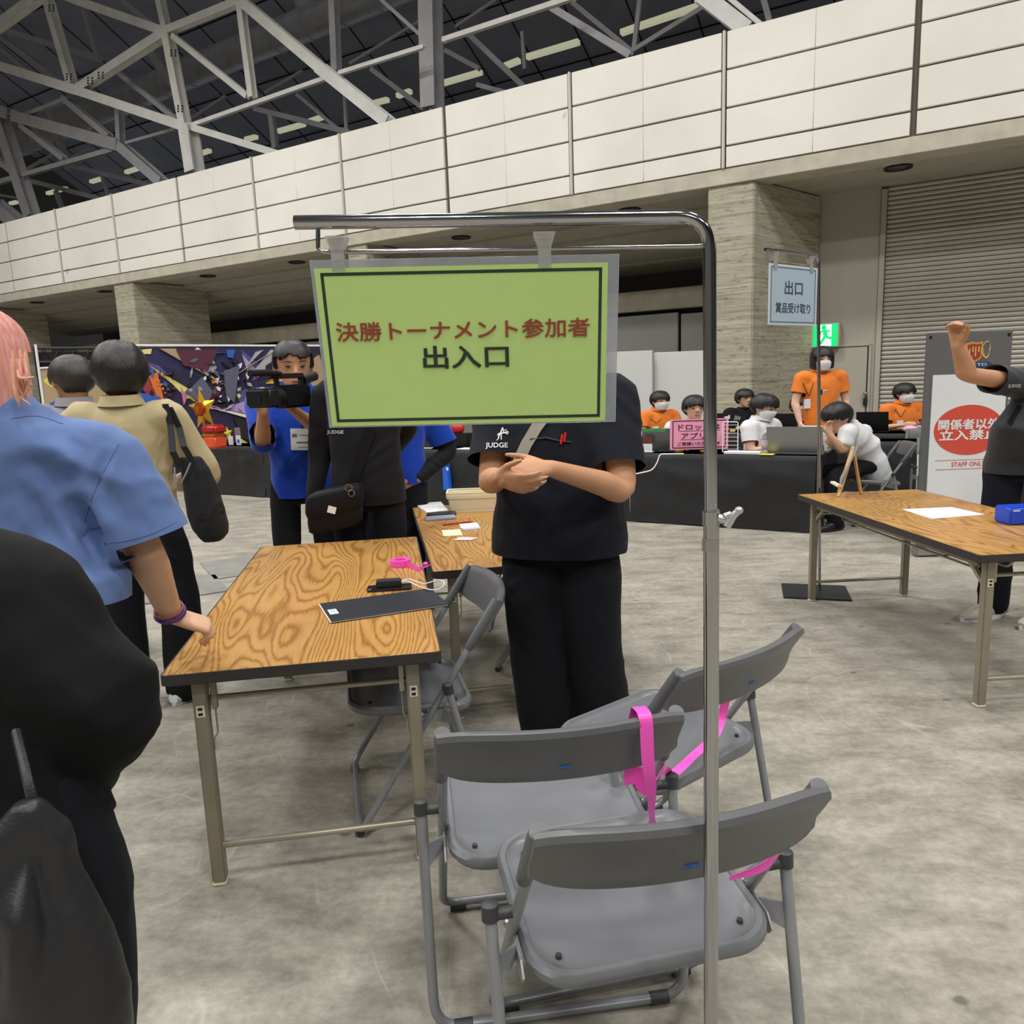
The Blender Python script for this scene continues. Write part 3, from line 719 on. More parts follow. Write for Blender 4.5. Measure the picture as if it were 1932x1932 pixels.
m_pblue = M('pale_blue_paper', (170, 191, 207), .55); m_navy = M('slate_ink', (62, 76, 92), .5); m_paper = M('white_paper', (236, 236, 236), .6)
MB().box(bc, (bwid, bhei, .0016), Rb).build('clear_sleeve', M('sleeve_white', (214, 220, 226), .3), bl, bevel=.0005, seg=1)
MB().box(bc+bxn*.001, (bwid*.955, bhei*.955, .0012), Rb).build('paper', m_pblue, bl, smooth=False)
br2 = MB()
for (cx_, cy_, dx, dy) in ((0, .45, .915, .014), (0, -.45, .915, .014), (-.45, 0, .012, .91), (.45, 0, .012, .91)):
    br2.box(bc+bxn*.0018+bx_*cx_*bwid+np.array([0, 0, cy_*bhei]), (dx*bwid, dy*bhei, .0006), Rb)
br2.build('border', m_navy, bl, smooth=False)
text('出口', m_navy, bl, bc+bxn*.0018+np.array([0, 0, .045]), bx_, (0, 0, 1), width=.19, height=.083, bold=.012)
text('賞品受け取り', m_navy, bl, bc+bxn*.0018+np.array([0, 0, -.075]), bx_, (0, 0, 1), width=.37, height=.062, bold=.012)
for q, nm in ((.16, 'clear plastic clip on the outer end of the pale blue sign'), (.84, 'clear plastic clip on the pole end of the pale blue sign')):
    c = np.array([bp[0], bp[1], rz_+.01])+bdir*armL*(1-q); t = thing('sign_clip', nm, 'clip', c, 0, 'clear plastic sign clips')
    mcl = M('clear_clip', (226, 226, 224), .15, trans=.7, spec=.6)
    for s in (-1, 1):
        gq = [[c+bx_*a*wd+bxn*s*off+np.array([0, 0, z]) for a in (-1, 1)] for (z, wd, off) in ((.045, .03, .016), (.01, .018, .006), (-.05, .018, .012))]
        MB().sheet(gq, .003, bxn*s).build('jaw', mcl, t)
    MB().cyl(c-bx_*.012, c+bx_*.012, .005, 8).build('spring', m_sat, t)
# ------------------------------------------------------------------ people: one continuous body mesh each, clothing and hair as its parts
def skinmat(nm, col): return M(nm, col, .55, bump=(160, .06, .001), var=(14, .06), spec=.35)
m_skin = skinmat('skin_light', (214, 170, 140)); m_skin2 = skinmat('skin_warm', (196, 146, 112)); m_skin3 = skinmat('skin_tan', (178, 128, 96)); m_skin4 = skinmat('skin_pale', (220, 178, 156))
def hairmat(nm, a, b):
    t = NT(nm); v = t.coord((60, 60, 5))
    t.l(t.ramp(t.noise(v, 2.2, 4), [(.3, srgb(*a)), (.7, srgb(*b))]), t.b.inputs['Base Color'])
    t.b.inputs['Roughness'].default_value = .42; t.bump(t.noise(v, 3, 3), .5, .004); return t.m
m_hair = hairmat('black_hair', (16, 15, 16), (36, 33, 33)); m_hairs = hairmat('dark_brown_hair', (34, 31, 30), (58, 52, 48))
m_pink = hairmat('pink_hair', (214, 132, 122), (240, 180, 168))
m_maskw = M('white_mask', (226, 224, 224), .8); m_eye = M('eye_dark', (40, 30, 28), .3); m_lip = M('lip_tone', (176, 112, 98), .5)
def voxelize(mb, vox, smooth=4, factor=.5):
    me = mb.mesh('tmp'); bm = bmesh.new(); bm.from_mesh(me); bmesh.ops.recalc_face_normals(bm, faces=bm.faces); bm.to_mesh(me); bm.free()
    o = bpy.data.objects.new('tmp', me); C.objects.link(o)
    r = o.modifiers.new('r', 'REMESH'); r.mode = 'VOXEL'; r.voxel_size = vox; r.adaptivity = 0
    s = o.modifiers.new('s', 'SMOOTH'); s.factor = factor; s.iterations = smooth
    out = bpy.data.meshes.new_from_object(o.evaluated_get(_dg()))
    bpy.data.objects.remove(o); bpy.data.meshes.remove(me)
    return out
def displace(me, fn):
    n = len(me.vertices); co = np.empty(n*3); me.vertices.foreach_get('co', co); co = co.reshape(-1, 3)
    no = np.empty(n*3); me.vertices.foreach_get('normal', no); no = no.reshape(-1, 3)
    co = fn(co, no); me.vertices.foreach_set('co', co.astype(np.float32).ravel()); me.update()
def wrinkle(amp=.008, freq=7, stretch=(1, 1, 2.2), seed=0, folds=()):
    def fn(co, no):
        d = np.empty(len(co)); f = freq
        for i, p in enumerate(co):
            x, y, z = p[0], p[1], p[2]; m_ = noise.noise(Vector((x*3.2+seed, y*3.2, z*3.2-seed)))*1.6
            u1, v1 = x*.75+z*.66, -x*.66+z*.75; u2, v2 = x*.75-z*.66, x*.66+z*.75
            wv = noise.noise(Vector((x*4, y*4, z*4+seed)))*.05
            r1 = 1-abs(noise.noise(Vector((v1*f*.45+seed, (u1+wv)*f*2.3, y*f*1.2))))*2.6
            r2 = 1-abs(noise.noise(Vector((v2*f*.45-seed, (u2+wv)*f*2.3, y*f*1.2))))*2.6
            d[i] = amp*(max(0, m_)*max(-.6, r1)+max(0, -m_)*max(-.6, r2)+.35*noise.noise(Vector((x*f, y*f, z*f+seed))))
        for (a, b, wd, am) in folds:
            a, b = np.asarray(a, float), np.asarray(b, float); ab = b-a
            t = np.clip(((co-a)@ab)/(ab@ab), 0, 1); dist = np.linalg.norm(co-(a+t[:, None]*ab), axis=1)
            prof = np.exp(-(dist/wd)**2)-.55*np.exp(-((dist-1.9*wd)/(wd))**2)
            d += am*prof*np.sin(np.clip(t*.8+.15, 0, 1)*PI)
        return co+no*d[:, None]
    return fn
def crisp(me, co, no, rad, depth=.07, keep=None):
    """cut a clean hem: drop everything beyond the plane within rad of the hem centre"""
    bm = bmesh.new(); bm.from_mesh(me); c, n_ = Vector(co), Vector(nrm(no))
    def near(f, lo, ex):
        q = f.calc_center_median()-c; h = q.dot(n_); return lo < h < depth and (q-n_*h).length < rad+ex and not (keep and keep(np.array(f.calc_center_median())))
    fs = [f for f in bm.faces if near(f, -.03, 0)]
    g = set(fs); 
    for f in fs: g.update(f.edges); g.update(f.verts)
    r = bmesh.ops.bisect_plane(bm, geom=list(g), plane_co=c, plane_no=n_, clear_outer=False)
    dele = [f for f in bm.faces if near(f, 1e-5, .004)]
    bmesh.ops.delete(bm, geom=dele, context='FACES'); bm.to_mesh(me); bm.free()
def rotz(a): return np.array(Matrix.Rotation(a, 3, 'Z'))
def frame(fwd, up=(0, 0, 1)):
    f = nrm(fwd); s = nrm(np.cross(f, up)); u = np.cross(s, f); return np.stack([s, f, u], 1)
def ring(c, R, rx, ry, n=18, p=2.0):
    out = []
    for k in range(n):
        a = 2*PI*k/n; ca, sa = math.cos(a), math.sin(a)
        x = math.copysign(abs(ca)**(2/p), ca)*rx; y = math.copysign(abs(sa)**(2/p), sa)*ry
        out.append(np.asarray(c)+R[:, 0]*x+R[:, 1]*y)
    return out
def limb(mb, pts, rs, seg=14):
    pts = [np.asarray(p, float) for p in pts]
    mb.tube(pts, rs, seg); mb.ell(pts[0], (rs[0]*.99,)*3, nu=12, nv=8); mb.ell(pts[-1], (rs[-1]*.99,)*3, nu=12, nv=8)
def smoothpath(pts, rs, n=5):
    """Catmull-Rom through joints so limbs flow"""
    P = [np.asarray(p, float) for p in pts]; P = [2*P[0]-P[1]]+P+[2*P[-1]-P[-2]]; Rr = [rs[0]]+list(rs)+[rs[-1]]
    op, orr = [], []
    for i in range(1, len(P)-2):
        for k in range(n):
            t = k/n; a, b, c, d = P[i-1], P[i], P[i+1], P[i+2]
            op.append(.5*((2*b)+(c-a)*t+(2*a-5*b+4*c-d)*t*t+(-a+3*b-3*c+d)*t**3)); orr.append(Rr[i]*(1-t)+Rr[i+1]*t)
    return op+[P[-2]], orr+[Rr[-2]]
def hand(mb, Wp, d, pn, th, k=1.0, curl=.5, spread=.12, thumb=.6, curls=None):
    """Wp wrist, d towards knuckles, pn palm-facing normal, th thumb side"""
    d, pn = nrm(d), np.asarray(pn, float); pn = nrm(pn-d*(pn@d)); t = np.cross(d, pn); t = t if t@np.asarray(th) > 0 else -t
    Rm = np.stack([t, pn, d], 1); Wp = np.asarray(Wp, float)
    rings = [ring(Wp+d*z*k-t*off*k, Rm, rx*k, ry*k, 14, 2.4) for z, rx, ry, off in ((-.01, .026, .019, 0), (.02, .031, .019, 0), (.05, .040, .017, 0), (.078, .042, .0145, 0), (.094, .040, .0115, 0))]
    mb.loft(rings)
    for i, (off, ln) in enumerate(((.029, .074), (.0095, .082), (-.0105, .076), (-.029, .060))):
        c = curls[i] if curls else curl
        base = Wp+d*(.088-.006*abs(i-1.2))*k+t*off*k; dd = nrm(d+t*(off*spread*12)*(1-c*.5)); pts = [base-d*.02*k, base]; p = base; cur = dd
        for sgl, f_ in ((.46, .55), (.30, 1.0), (.24, .7)):
            ang = c*f_*1.45; axr = np.cross(cur, pn)
            cur = nrm(cur*math.cos(ang)+nrm(pn-cur*(pn@cur))*math.sin(ang)); p = p+cur*ln*sgl*k; pts.append(p)
            pn_ = pn
        mb.tube(pts, [.0095*k, .0092*k, .0083*k, .0076*k, .0064*k], 10); mb.ell(pts[-1], (.0064*k,)*3, nu=8, nv=6); mb.ell(pts[2], (.0088*k,)*3, nu=8, nv=6)
    b = Wp+d*.022*k+t*.024*k; d1 = nrm(d*.62+t*(.78-.35*thumb)+pn*.35*thumb); p1 = b+d1*.042*k; d2 = nrm(d1*.8+d*.45+pn*.25*thumb-t*.25*thumb); p2 = p1+d2*.030*k; p3 = p2+nrm(d2+pn*.2*thumb)*.024*k
    mb.tube([b-t*.012*k, b, p1, p2, p3], [.016*k, .0150*k, .0108*k, .0098*k, .0075*k], 10); mb.ell(p3, (.0075*k,)*3, nu=8, nv=6)
HEADS = [(-.118, .020, .020, .062), (-.108, .036, .034, .052), (-.09, .048, .050, .036), (-.06, .058, .068, .018), (-.03, .066, .082, .006), (.0, .072, .091, .0), (.03, .076, .097, -.004), (.06, .075, .096, -.006), (.085, .066, .085, -.008), (.105, .047, .062, -.008), (.116, .026, .034, -.008)]
def head(mb, hc, Rh, k=1.0):
    hc = np.asarray(hc, float)
    mb.loft([ring(hc+Rh@np.array([0, cy*k, z*k]), Rh, rx*k, ry*k, 22) for z, rx, ry, cy in HEADS])
    f = lambda x, y, z: hc+Rh@(np.array([x, y, z])*k)
    mb.tube([f(0, .088, .012), f(0, .096, -.01), f(0, .107, -.028), f(0, .096, -.036)], [.006*k, .009*k, .0125*k, .008*k], 10)
    for s in (-1, 1):
        mb.ell(f(s*.012, .094, -.033), (.008*k,)*3, nu=8, nv=6)
        mb.ell(f(s*.078, -.006, -.008), (.010*k, .020*k, .032*k), Rh@np.array(Matrix.Rotation(s*.3, 3, 'Z')), nu=12, nv=8)
        mb.ell(f(s*.031, .080, .022), (.020*k, .010*k, .006*k), Rh, nu=10, nv=6)
    mb.ell(f(0, .086, -.066), (.020*k, .009*k, .010*k), Rh, nu=10, nv=6)
def facebits(parent, hc, Rh, k, hm, mask=None):
    f = lambda x, y, z: np.asarray(hc)+Rh@(np.array([x, y, z])*k)
    for s in (-1, 1):
        MB().ell(f(s*.031, .0845, .003), (.0125*k, .006*k, .0045*k), Rh, nu=12, nv=8).build('eye', m_eye, parent)
        MB().tube([f(s*.016, .090, .024), f(s*.034, .087, .029), f(s*.050, .074, .024)], [.002*k, .0032*k, .0018*k], 6).build('eyebrow', hm, parent)
    if mask is None: MB().ell(f(0, .0915, -.066), (.021*k, .006*k, .005*k), Rh, nu=12, nv=8).build('mouth', m_lip, parent)
    else:
        g = []
        for z, ry, rx, cy in ((-.012, .104, .056, .002), (-.03, .112, .066, .002), (-.055, .104, .066, .004), (-.085, .092, .060, .008), (-.112, .074, .048, .014)):
            g.append([f(rx*1.09*math.sin(a), cy+ry*1.03*math.cos(a), z) for a in np.linspace(-1.45, 1.45, 17)])
        MB().sheet(g).build('face_mask', mask, parent)
        MB().tube([f(-.066, .03, -.03), f(-.079, .0, .012), f(-.079, -.012, 0), f(-.066, .028, -.08)], .0018*k, 6).build('mask_loop', mask, parent)
        MB().tube([f(.066, .03, -.03), f(.079, .0, .012), f(.079, -.012, 0), f(.066, .028, -.08)], .0018*k, 6).build('mask_loop', mask, parent)
def hairdo(parent, hc, Rh, k, mt, style='short', seed=0.0, fringe=.040):
    hc = np.asarray(hc, float)
    mb = MB(); nu, nv = 56, 40; rings = []
    low = {'short': -.085, 'crop': -.07, 'bob': -.10, 'long': -.20}[style]; th = {'short': .021, 'crop': .013, 'bob': .022, 'long': .024}[style]
    for j in range(nv+1):
        t_ = j/nv; z = .132-(.132-low)*t_ if False else None
        rg = []
        ph = t_*PI
        for q in range(nu):
            a = 2*PI*q/nu; x, y, zc = math.sin(ph)*math.sin(a), math.sin(ph)*math.cos(a), math.cos(ph)
            # base skull
            sx_s, sy_s = math.copysign(abs(x)**.82, x), math.copysign(abs(y)**.82, y)
            p = np.array([sx_s*(.077+th), -.006+sy_s*(.098+th), .008+math.copysign(abs(zc)**.92, zc)*(.109+th)])
            if zc < 0:
                e = (-zc); wdt = 1.0
                if style in ('bob', 'long'):
                    p[2] = .010+zc*(-low+.01); rr = math.sqrt(max(0, 1-max(0, e-.55)**2*2.2)); sc_ = rr/max(math.sin(ph), .12); sc_ = min(sc_, 2.2)*(1-.16*e*e)
                    p[0] *= sc_*(1+.05*e); p[1] = -.006+(p[1]+.006)*sc_
                else:
                    p[2] = .010+zc*(-low+.012); p[0] *= 1-.10*e; p[1] = (p[1])*(1-.08*e)
            n_ = noise.noise(Vector((a*4.5+seed*7, zc*2.0+seed, seed*3)))*.5+noise.noise(Vector((a*13+seed, zc*3, seed)))*.4
            p *= 1+n_*(.05 if style != 'crop' else .015)
            front = math.cos(a)
            zline = fringe-.02*abs(math.sin(a*2.5+seed*4))-.012*noise.noise(Vector((a*9, seed, 0)))
            lim = {'short': .42, 'crop': .30, 'bob': .50, 'long': .5}[style]
            if front > lim and p[2] < zline: 
                p = np.array([p[0]*.72, -.01+(p[1]+.01)*.70, max(p[2], -.09)*.9])
            elif style in ('short', 'crop') and front > -.25 and p[2] < -.012-.05*(lim-front)*0 and p[2] < -.012:
                p = np.array([p[0]*.72, p[1]*.72, max(p[2], -.08)*.85])
            rg.append(hc+Rh@(p*k))
        rings.append(rg)
    mb.loft(rings)
    o = mb.build('hair', mt, parent); return o
DEF = dict(pelvis=(0, 0, .94), waist=(0, .005, 1.06), chest=(0, .0, 1.27), neck=(0, -.012, 1.455), head=(0, .012, 1.585),
           sh_r=(.178, -.01, 1.395), el_r=(.235, -.03, 1.12), wr_r=(.245, .05, .88), sh_l=(-.178, -.01, 1.395), el_l=(-.235, -.03, 1.12), wr_l=(-.245, .05, .88),
           hip_r=(.092, 0, .90), kn_r=(.105, .02, .49), an_r=(.11, -.015, .085), hip_l=(-.092, 0, .90), kn_l=(-.105, .02, .49), an_l=(-.11, -.015, .085))
SIT = dict(pelvis=(0, -.02, .50), waist=(0, -.02, .63), chest=(0, .0, .84), neck=(0, .0, 1.03), head=(0, .03, 1.16), sh_r=(.178, .0, .965), sh_l=(-.178, .0, .965), el_r=(.235, .06, .72), el_l=(-.235, .06, .72),
           wr_r=(.17, .30, .76), wr_l=(-.17, .30, .76), hip_r=(.09, 0, .50), hip_l=(-.09, 0, .50), kn_r=(.12, .42, .50), kn_l=(-.12, .42, .50), an_r=(.12, .40, .085), an_l=(-.12, .40, .085))
SHOE = M('black_shoe', (24, 24, 26), .5); SHOEW = M('white_sneaker', (232, 232, 236), .5)
def person(label, at, face, H=1.70, pose=None, base=None, world=None, girth=1.0, shirt=None, sleeve='short', sleeve_r=None, sleeve_l=None, hem=.84, pants=None, shoes=SHOE, skin=m_skin, hair=m_hair, style='short', mask=None,
           hyaw=0, hpitch=0, hroll=0, legs=True, vox=.009, cvox=.011, amp=.007, seed=1.0, collar=None, folds=(), hands=None, cuffmat=None, loose=1.0, fringe=.04, group=None, belly=0, shortlen=.62, feet_r=None, feet_l=None, legw=1.0, puff=1.0, sx=1.27, hk=1.06, cut=True):
    k = H/1.70; Rz = rotz(face); at3 = np.array([at[0], at[1], 0.0]); J = {}
    src = dict(DEF if base is None else {**DEF, **base}); src.update(pose or {})
    for n_, p in src.items(): J[n_] = at3+Rz@(np.array(p, float)*k)
    for n_, p in (world or {}).items(): q = np.array(p, float); q[0] = at[0]+(q[0]-at[0])/sx; J[n_] = q
    S, Fw, U = Rz[:, 0], Rz[:, 1], Rz[:, 2]
    Rh = Rz@np.array(Matrix.Rotation(hyaw, 3, 'Z'))@np.array(Matrix.Rotation(hpitch, 3, 'X'))@np.array(Matrix.Rotation(hroll, 3, 'Y'))
    sp = [J['pelvis'], J['waist'], J['chest'], J['neck']]
    zr = [.94, 1.06, 1.27, 1.455]
    shdir = nrm(J['sh_r']-J['sh_l'])
    def spine(z):
        if z <= zr[0]: return sp[0]+nrm(sp[1]-sp[0])*(z-zr[0])*k, nrm(sp[1]-sp[0])
        for i in range(3):
            if z <= zr[i+1] or i == 2:
                t = (z-zr[i])/(zr[i+1]-zr[i]); t0 = nrm(sp[min(i+1, 3)]-sp[max(i-1, 0)]); t1 = nrm(sp[min(i+2, 3)]-sp[i])
                return sp[i]+(sp[i+1]-sp[i])*t, nrm(t0*(1-t)+t1*t)
    def sec(z):
        c, up = spine(z); q = min(1, max(0, (z-1.0)/.3)); sd = nrm(S*(1-q)+shdir*q); sd = nrm(sd-up*(sd@up)); return c, np.stack([sd, np.cross(up, sd), up], 1)
    root_loc = at3
    # body
    b = MB(); g = girth
    head(b, J['head'], Rh, k*hk)
    limb(b, [J['neck']-U*.05*k, J['neck'], J['head']+Rh@np.array([0, -.012, -.07])*k], [.062*k, .055*k, .056*k])
    rr = []
    for z, rx, ry in ((.86, .14, .10), (.95, .15, .105), (1.06, .13, .09), (1.2, .145, .10), (1.33, .15, .09), (1.42, .10, .07), (1.46, .055, .05)):
        c, R_ = sec(z); rr.append(ring(c, R_, rx*k*(g*.5+.5), ry*k*(g*.5+.5)))
    b.loft(rr)
    for s in ('r', 'l'):
        sh_, el_, wr_ = J['sh_'+s], J['el_'+s], J['wr_'+s]; sg_ = 1 if s == 'r' else -1
        fm = el_+(wr_-el_)*.3; ga = .5+.5*g
        pts, rs = smoothpath([sh_, sh_*.5+el_*.5, el_, fm, wr_], [.052*k*ga, .047*k*ga, .040*k*ga, .0415*k*ga, .027*k*(.7+.3*g)], 4)
        limb(b, pts, rs)
        hd = (hands or {}).get(s, {})
        d = nrm(hd.get('d', wr_-el_)); pn = hd.get('pn', -S*sg_); th = hd.get('th', Fw)
        hand(b, wr_+nrm(wr_-el_)*.008*k, d, pn, th, k*hd.get('k', 1.0), hd.get('curl', .35), hd.get('spread', .1), hd.get('thumb', .5), hd.get('curls'))
        if legs:
            pts, rs = smoothpath([J['hip_'+s], J['kn_'+s], J['an_'+s]], [.072*k*min(1, g), .048*k*min(1, g), .036*k*min(1, g)], 4); limb(b, pts, rs)
            an = J['an_'+s]; fdir = (feet_r if s == 'r' else feet_l); fdir = Fw if fdir is None else nrm(fdir)
            b.ell(an+fdir*.05*k-U*.04*k, (.035*k, .10*k, .035*k), frame(fdir))
    me = voxelize(b, vox, 3)
    P = finish(me, 'person', skin, None, True, fixn=False, angle=180)
    P.location = tuple(root_loc)
    me.transform(Matrix.Translation(-Vector(root_loc)))
    tag(P, label, 'person', group)
    facebits(P, J['head'], Rh, k*hk, hair, mask)
    if style: hairdo(P, J['head'], Rh, k*hk, hair, style, seed, fringe)
    # trousers
    if pants is not None:
        t_ = MB(); rr = []
        for z, rx, ry in ((.80, .148, .108), (.88, .155, .114), (.95, .152, .110), (1.02, .145, .102)):
            c, R_ = sec(z); rr.append(ring(c, R_, rx*k*g*legw**.3, ry*k*g))
        t_.loft(rr)
        for s in ('r', 'l'):
            h_, n_, a_ = J['hip_'+s], J['kn_'+s], J['an_'+s]
            a2 = a_+(n_-a_)*.02-U*.02*k
            pts, rs = smoothpath([h_+(h_-n_)*.02, h_*.6+n_*.4, n_, n_*.4+a_*.6, a2], [.088*k*g, .084*k*(.4+.6*g)*legw, .073*k*(.5+.5*g)*legw, .070*k*legw*loose, .066*k*legw*loose], 5); limb(t_, pts, rs, 16)
        mt_ = voxelize(t_, cvox, 3); displace(mt_, wrinkle(.006, 6, (1, 1, 1.3), seed+3))
        mt_.transform(Matrix.Translation(-Vector(root_loc))); finish(mt_, 'trousers', pants, P, True, fixn=False, angle=180, local=True)
    # shirt
    if shirt is not None:
        s_ = MB(); rr = []; cuts = []
        for z, rx, ry, oy in ((hem-.035, .182*loose, .132*loose, 0), (hem+.06, .182*loose, .134*loose, .004), (1.04, .172*loose**.7, .128+belly, .006+belly*.6), (1.18, .180, .130+belly*.6, .004+belly*.4), (1.29, .188, .130, 0), (1.36, .182, .118, -.004), (1.41, .150, .095, -.008), (1.445, .095, .075, -.01), (1.47, .068, .064, -.008)):
            c, R_ = sec(z); rr.append(ring(c+R_[:, 1]*oy*k, R_, rx*k*g, ry*k*g, 24, 2.25))
        s_.loft(rr)
        for s in ('r', 'l'):
            sh_, el_, wr_ = J['sh_'+s], J['el_'+s], J['wr_'+s]; kind = (sleeve_r if s == 'r' else sleeve_l) or sleeve; ga = (.45+.55*g)*puff
            inn = sh_*.75+J['chest']*.12+J['neck']*.13
            if kind == 'short':
                e = sh_+(el_-sh_)*shortlen; cuts.append((e, el_-sh_, .096*k*ga*loose**.8+.012)); pts = [inn, sh_, sh_*.5+e*.5, e, e+nrm(el_-sh_)*.035]; rs = [.085*k*ga, .080*k*ga, .076*k*ga*loose**.5, .073*k*ga*loose**.8, .072*k*ga*loose**.8]
            elif kind == 'long':
                pts = [inn, sh_, sh_*.5+el_*.5, el_, el_*.5+wr_*.5, wr_+nrm(wr_-el_)*.012]; cuts.append((wr_-(wr_-el_)*.06, wr_-el_, .060*k*ga+.01)); rs = [.085*k*ga, .078*k*ga, .068*k*ga, .060*k*ga, .052*k*ga, .041*k*ga]
            elif kind == 'elbow':
                e = el_+(wr_-el_)*.15; cuts.append((e, wr_-el_, .078*k*ga+.01)); pts = [inn, sh_, sh_*.5+el_*.5, el_, e+nrm(wr_-el_)*.03]; rs = [.085*k*ga, .080*k*ga, .072*k*ga, .068*k*ga, .062*k*ga]
            pp, r2 = smoothpath(pts, rs, 4); s_.tube(pp, r2, 18); s_.ell(pp[0], (r2[0],)*3)
        ms = voxelize(s_, cvox, 3); displace(ms, wrinkle(amp, 5.5, (1, 1, 1.6), seed, [(a*np.array([1/sx, 1, 1])+np.array([at[0]*(1-1/sx), 0, 0]), b*np.array([1/sx, 1, 1])+np.array([at[0]*(1-1/sx), 0, 0]), w_, am) for a, b, w_, am in folds]))
        if cut:
            smp = [(sec(z), z) for z in np.arange(hem-.04, 1.36, .03)]
            def intorso(q):
                (c_, R_), z_ = min(smp, key=lambda t: abs((q-t[0][0])@t[0][1][:, 2])); l = R_.T@(q-c_)
                return abs(l[2]) < .06 and (l[0]/(.190*k*g*loose*1.04))**2+(l[1]/((.138+belly)*k*g*loose*1.06))**2 < 1
            for (e_, n_, r_) in cuts: crisp(ms, e_, n_, r_, .07, intorso)
            c_, R_ = sec(hem); crisp(ms, c_, -R_[:, 2], .235*k*max(1, g*loose), .22)
        ms.transform(Matrix.Translation(-Vector(root_loc))); so = finish(ms, 'shirt', shirt, P, True, fixn=False, angle=180, local=True)
        if collar:
            c, R_ = sec(1.468)
            g_ = []
            for dz, rr_ in ((-.012, .078), (.012, .074), (.034, .070), (.036, .076), (.012, .085), (-.010, .094)):
                g_.append([c+R_@(np.array([rr_*1.02*g**.5*math.sin(a), rr_*math.cos(a)-.006+(.01 if abs(a) < .5 else 0), dz-(.028 if dz > 0 else .02)*max(0, math.cos(a))**3])*k) for a in np.linspace(-PI+.0, PI-.0, 33)])
            MB().sheet(g_).build('collar', collar, P)
    if legs and shoes is not None:
        for s in ('r', 'l'):
            an = J['an_'+s]; fdir = (feet_r if s == 'r' else feet_l); fdir = Fw if fdir is None else nrm(fdir); R_ = frame(fdir); z0 = an[2]-.085*k
            c = np.array([an[0], an[1], z0])
            sh = MB(); rr = []
            for y, rx, h_ in ((-.075, .024, .05), (-.055, .036, .085), (.0, .040, .095), (.06, .043, .075), (.12, .047, .055), (.165, .040, .042), (.19, .018, .028)):
                R2 = np.stack([R_[:, 0], R_[:, 2], -R_[:, 1]], 1); rr.append(ring(c+fdir*y*k+np.array([0, 0, (h_/2+.012)*k]), R2, rx*k, h_/2*k, 16, 2.6))
            sh.loft(rr); so_ = sh.build('shoe', shoes, P)
            so2 = MB(); rr = [[c+R_@(np.array([x*(.046 if yy > 0 else .040)*(1 if abs(yy-.06) < .09 else .78), yy, z])*k) for (x, yy) in [(math.sin(t), .058+.138*math.cos(t)) for t in np.linspace(0, 2*PI, 25)[:-1]]] for z in (.001, .026)]
            so2.loft(rr).build('shoe_sole', SHOEW if shoes is not SHOE else SHOE, so_)
    P.scale = (sx, 1, 1)
    for n_ in J: J[n_] = np.array([at[0]+(J[n_][0]-at[0])*sx, J[n_][1], J[n_][2]])
    return P, J, Rh, sec, k
def part_on(P, name, mb, mat, **kw): return mb.build(name, mat, P, **kw)
# ------------------------------------------------------------------ the people in the hall
c_navy = cloth('black_polo_cloth', (20, 23, 33), sheen=.04); c_blackT = cloth('black_tee_cloth', (24, 25, 29), sheen=.04); c_black = cloth('black_trousers', (15, 16, 23), sheen=.02)
c_navyp = cloth('navy_trousers', (12, 15, 28), sheen=.02); c_blueT = cloth('dusty_blue_tee', (98, 122, 172), var=.06); c_beige = cloth('beige_shirt', (184, 170, 132), var=.07)
c_grey = cloth('mauve_grey_shirt', (146, 142, 150)); c_royal = cloth('royal_blue_fleece', (14, 62, 172), var=.08, sheen=.2); c_orange = cloth('orange_polo', (232, 128, 48), var=.06); c_white = cloth('white_polo', (222, 222, 224), var=.04)
c_jacket = cloth('black_jacket', (9, 10, 13), rough=.8, sheen=.02); c_char = cloth('charcoal_tee', (48, 49, 54))
m_leath = M('black_leather', (34, 34, 37), .40, bump=(240, .35, .002), spec=.5); m_tote = cloth('black_tote_canvas', (30, 30, 32), sheen=.04); m_bagn = cloth('black_nylon', (14, 14, 17), rough=.6, sheen=.02)
m_white = M('white_print', (232, 232, 232), .6); m_badge = M('badge_card', (226, 228, 232), .4); m_cord = M('lanyard_cord', (60, 44, 36), .7)
CAMR = lambda p, r=.2: np.asarray(p)-nrm(np.asarray(p)-EYEP)*r
# central judge, hands clasped
Yc = 2.82
hr_w, hl_w = V(940, 902, 2.47), V(1040, 884, 2.45)
P8, J8, R8, sec8, k8 = person('person in a black short-sleeved polo with hands clasped, head hidden behind the green sign', (.175, Yc), PI-.22, 1.73, girth=1.04, sx=1.16, puff=.94, world=dict(el_l=V(1172, 922, 2.62), wr_l=hl_w, el_r=V(928, 905, 2.72), wr_r=hr_w),
    shirt=c_navy, sleeve='short', shortlen=.78, pants=c_black, shoes=SHOE, skin=m_skin2, vox=.006, cvox=.011, amp=.018, seed=2.0, collar=c_navy, loose=1.14, belly=.015, legw=1.2,
    hands=dict(l=dict(d=V(965, 894, 2.41)-hl_w, pn=np.array([-.1, .75, -.65]), th=np.array([0, -.3, 1]), curls=[.35, .4, .45, .5], thumb=.3), r=dict(d=V(985, 915, 2.39)-hr_w, pn=np.array([.25, .85, .45]), th=np.array([.0, -.2, 1]), curls=[.30, .34, .40, .5], thumb=.4)),
    pose=dict(hip_r=(.088, 0, .90), hip_l=(-.088, 0, .90), kn_r=(.080, .03, .49), kn_l=(-.105, .02, .49), an_r=(.052, -.01, .085), an_l=(-.135, -.01, .085)))
def torso_pt(sec, z, ang, rx, ry, k):
    c, R = sec(z); return c+R[:, 0]*rx*k*math.sin(ang)+R[:, 1]*ry*k*math.cos(ang), R
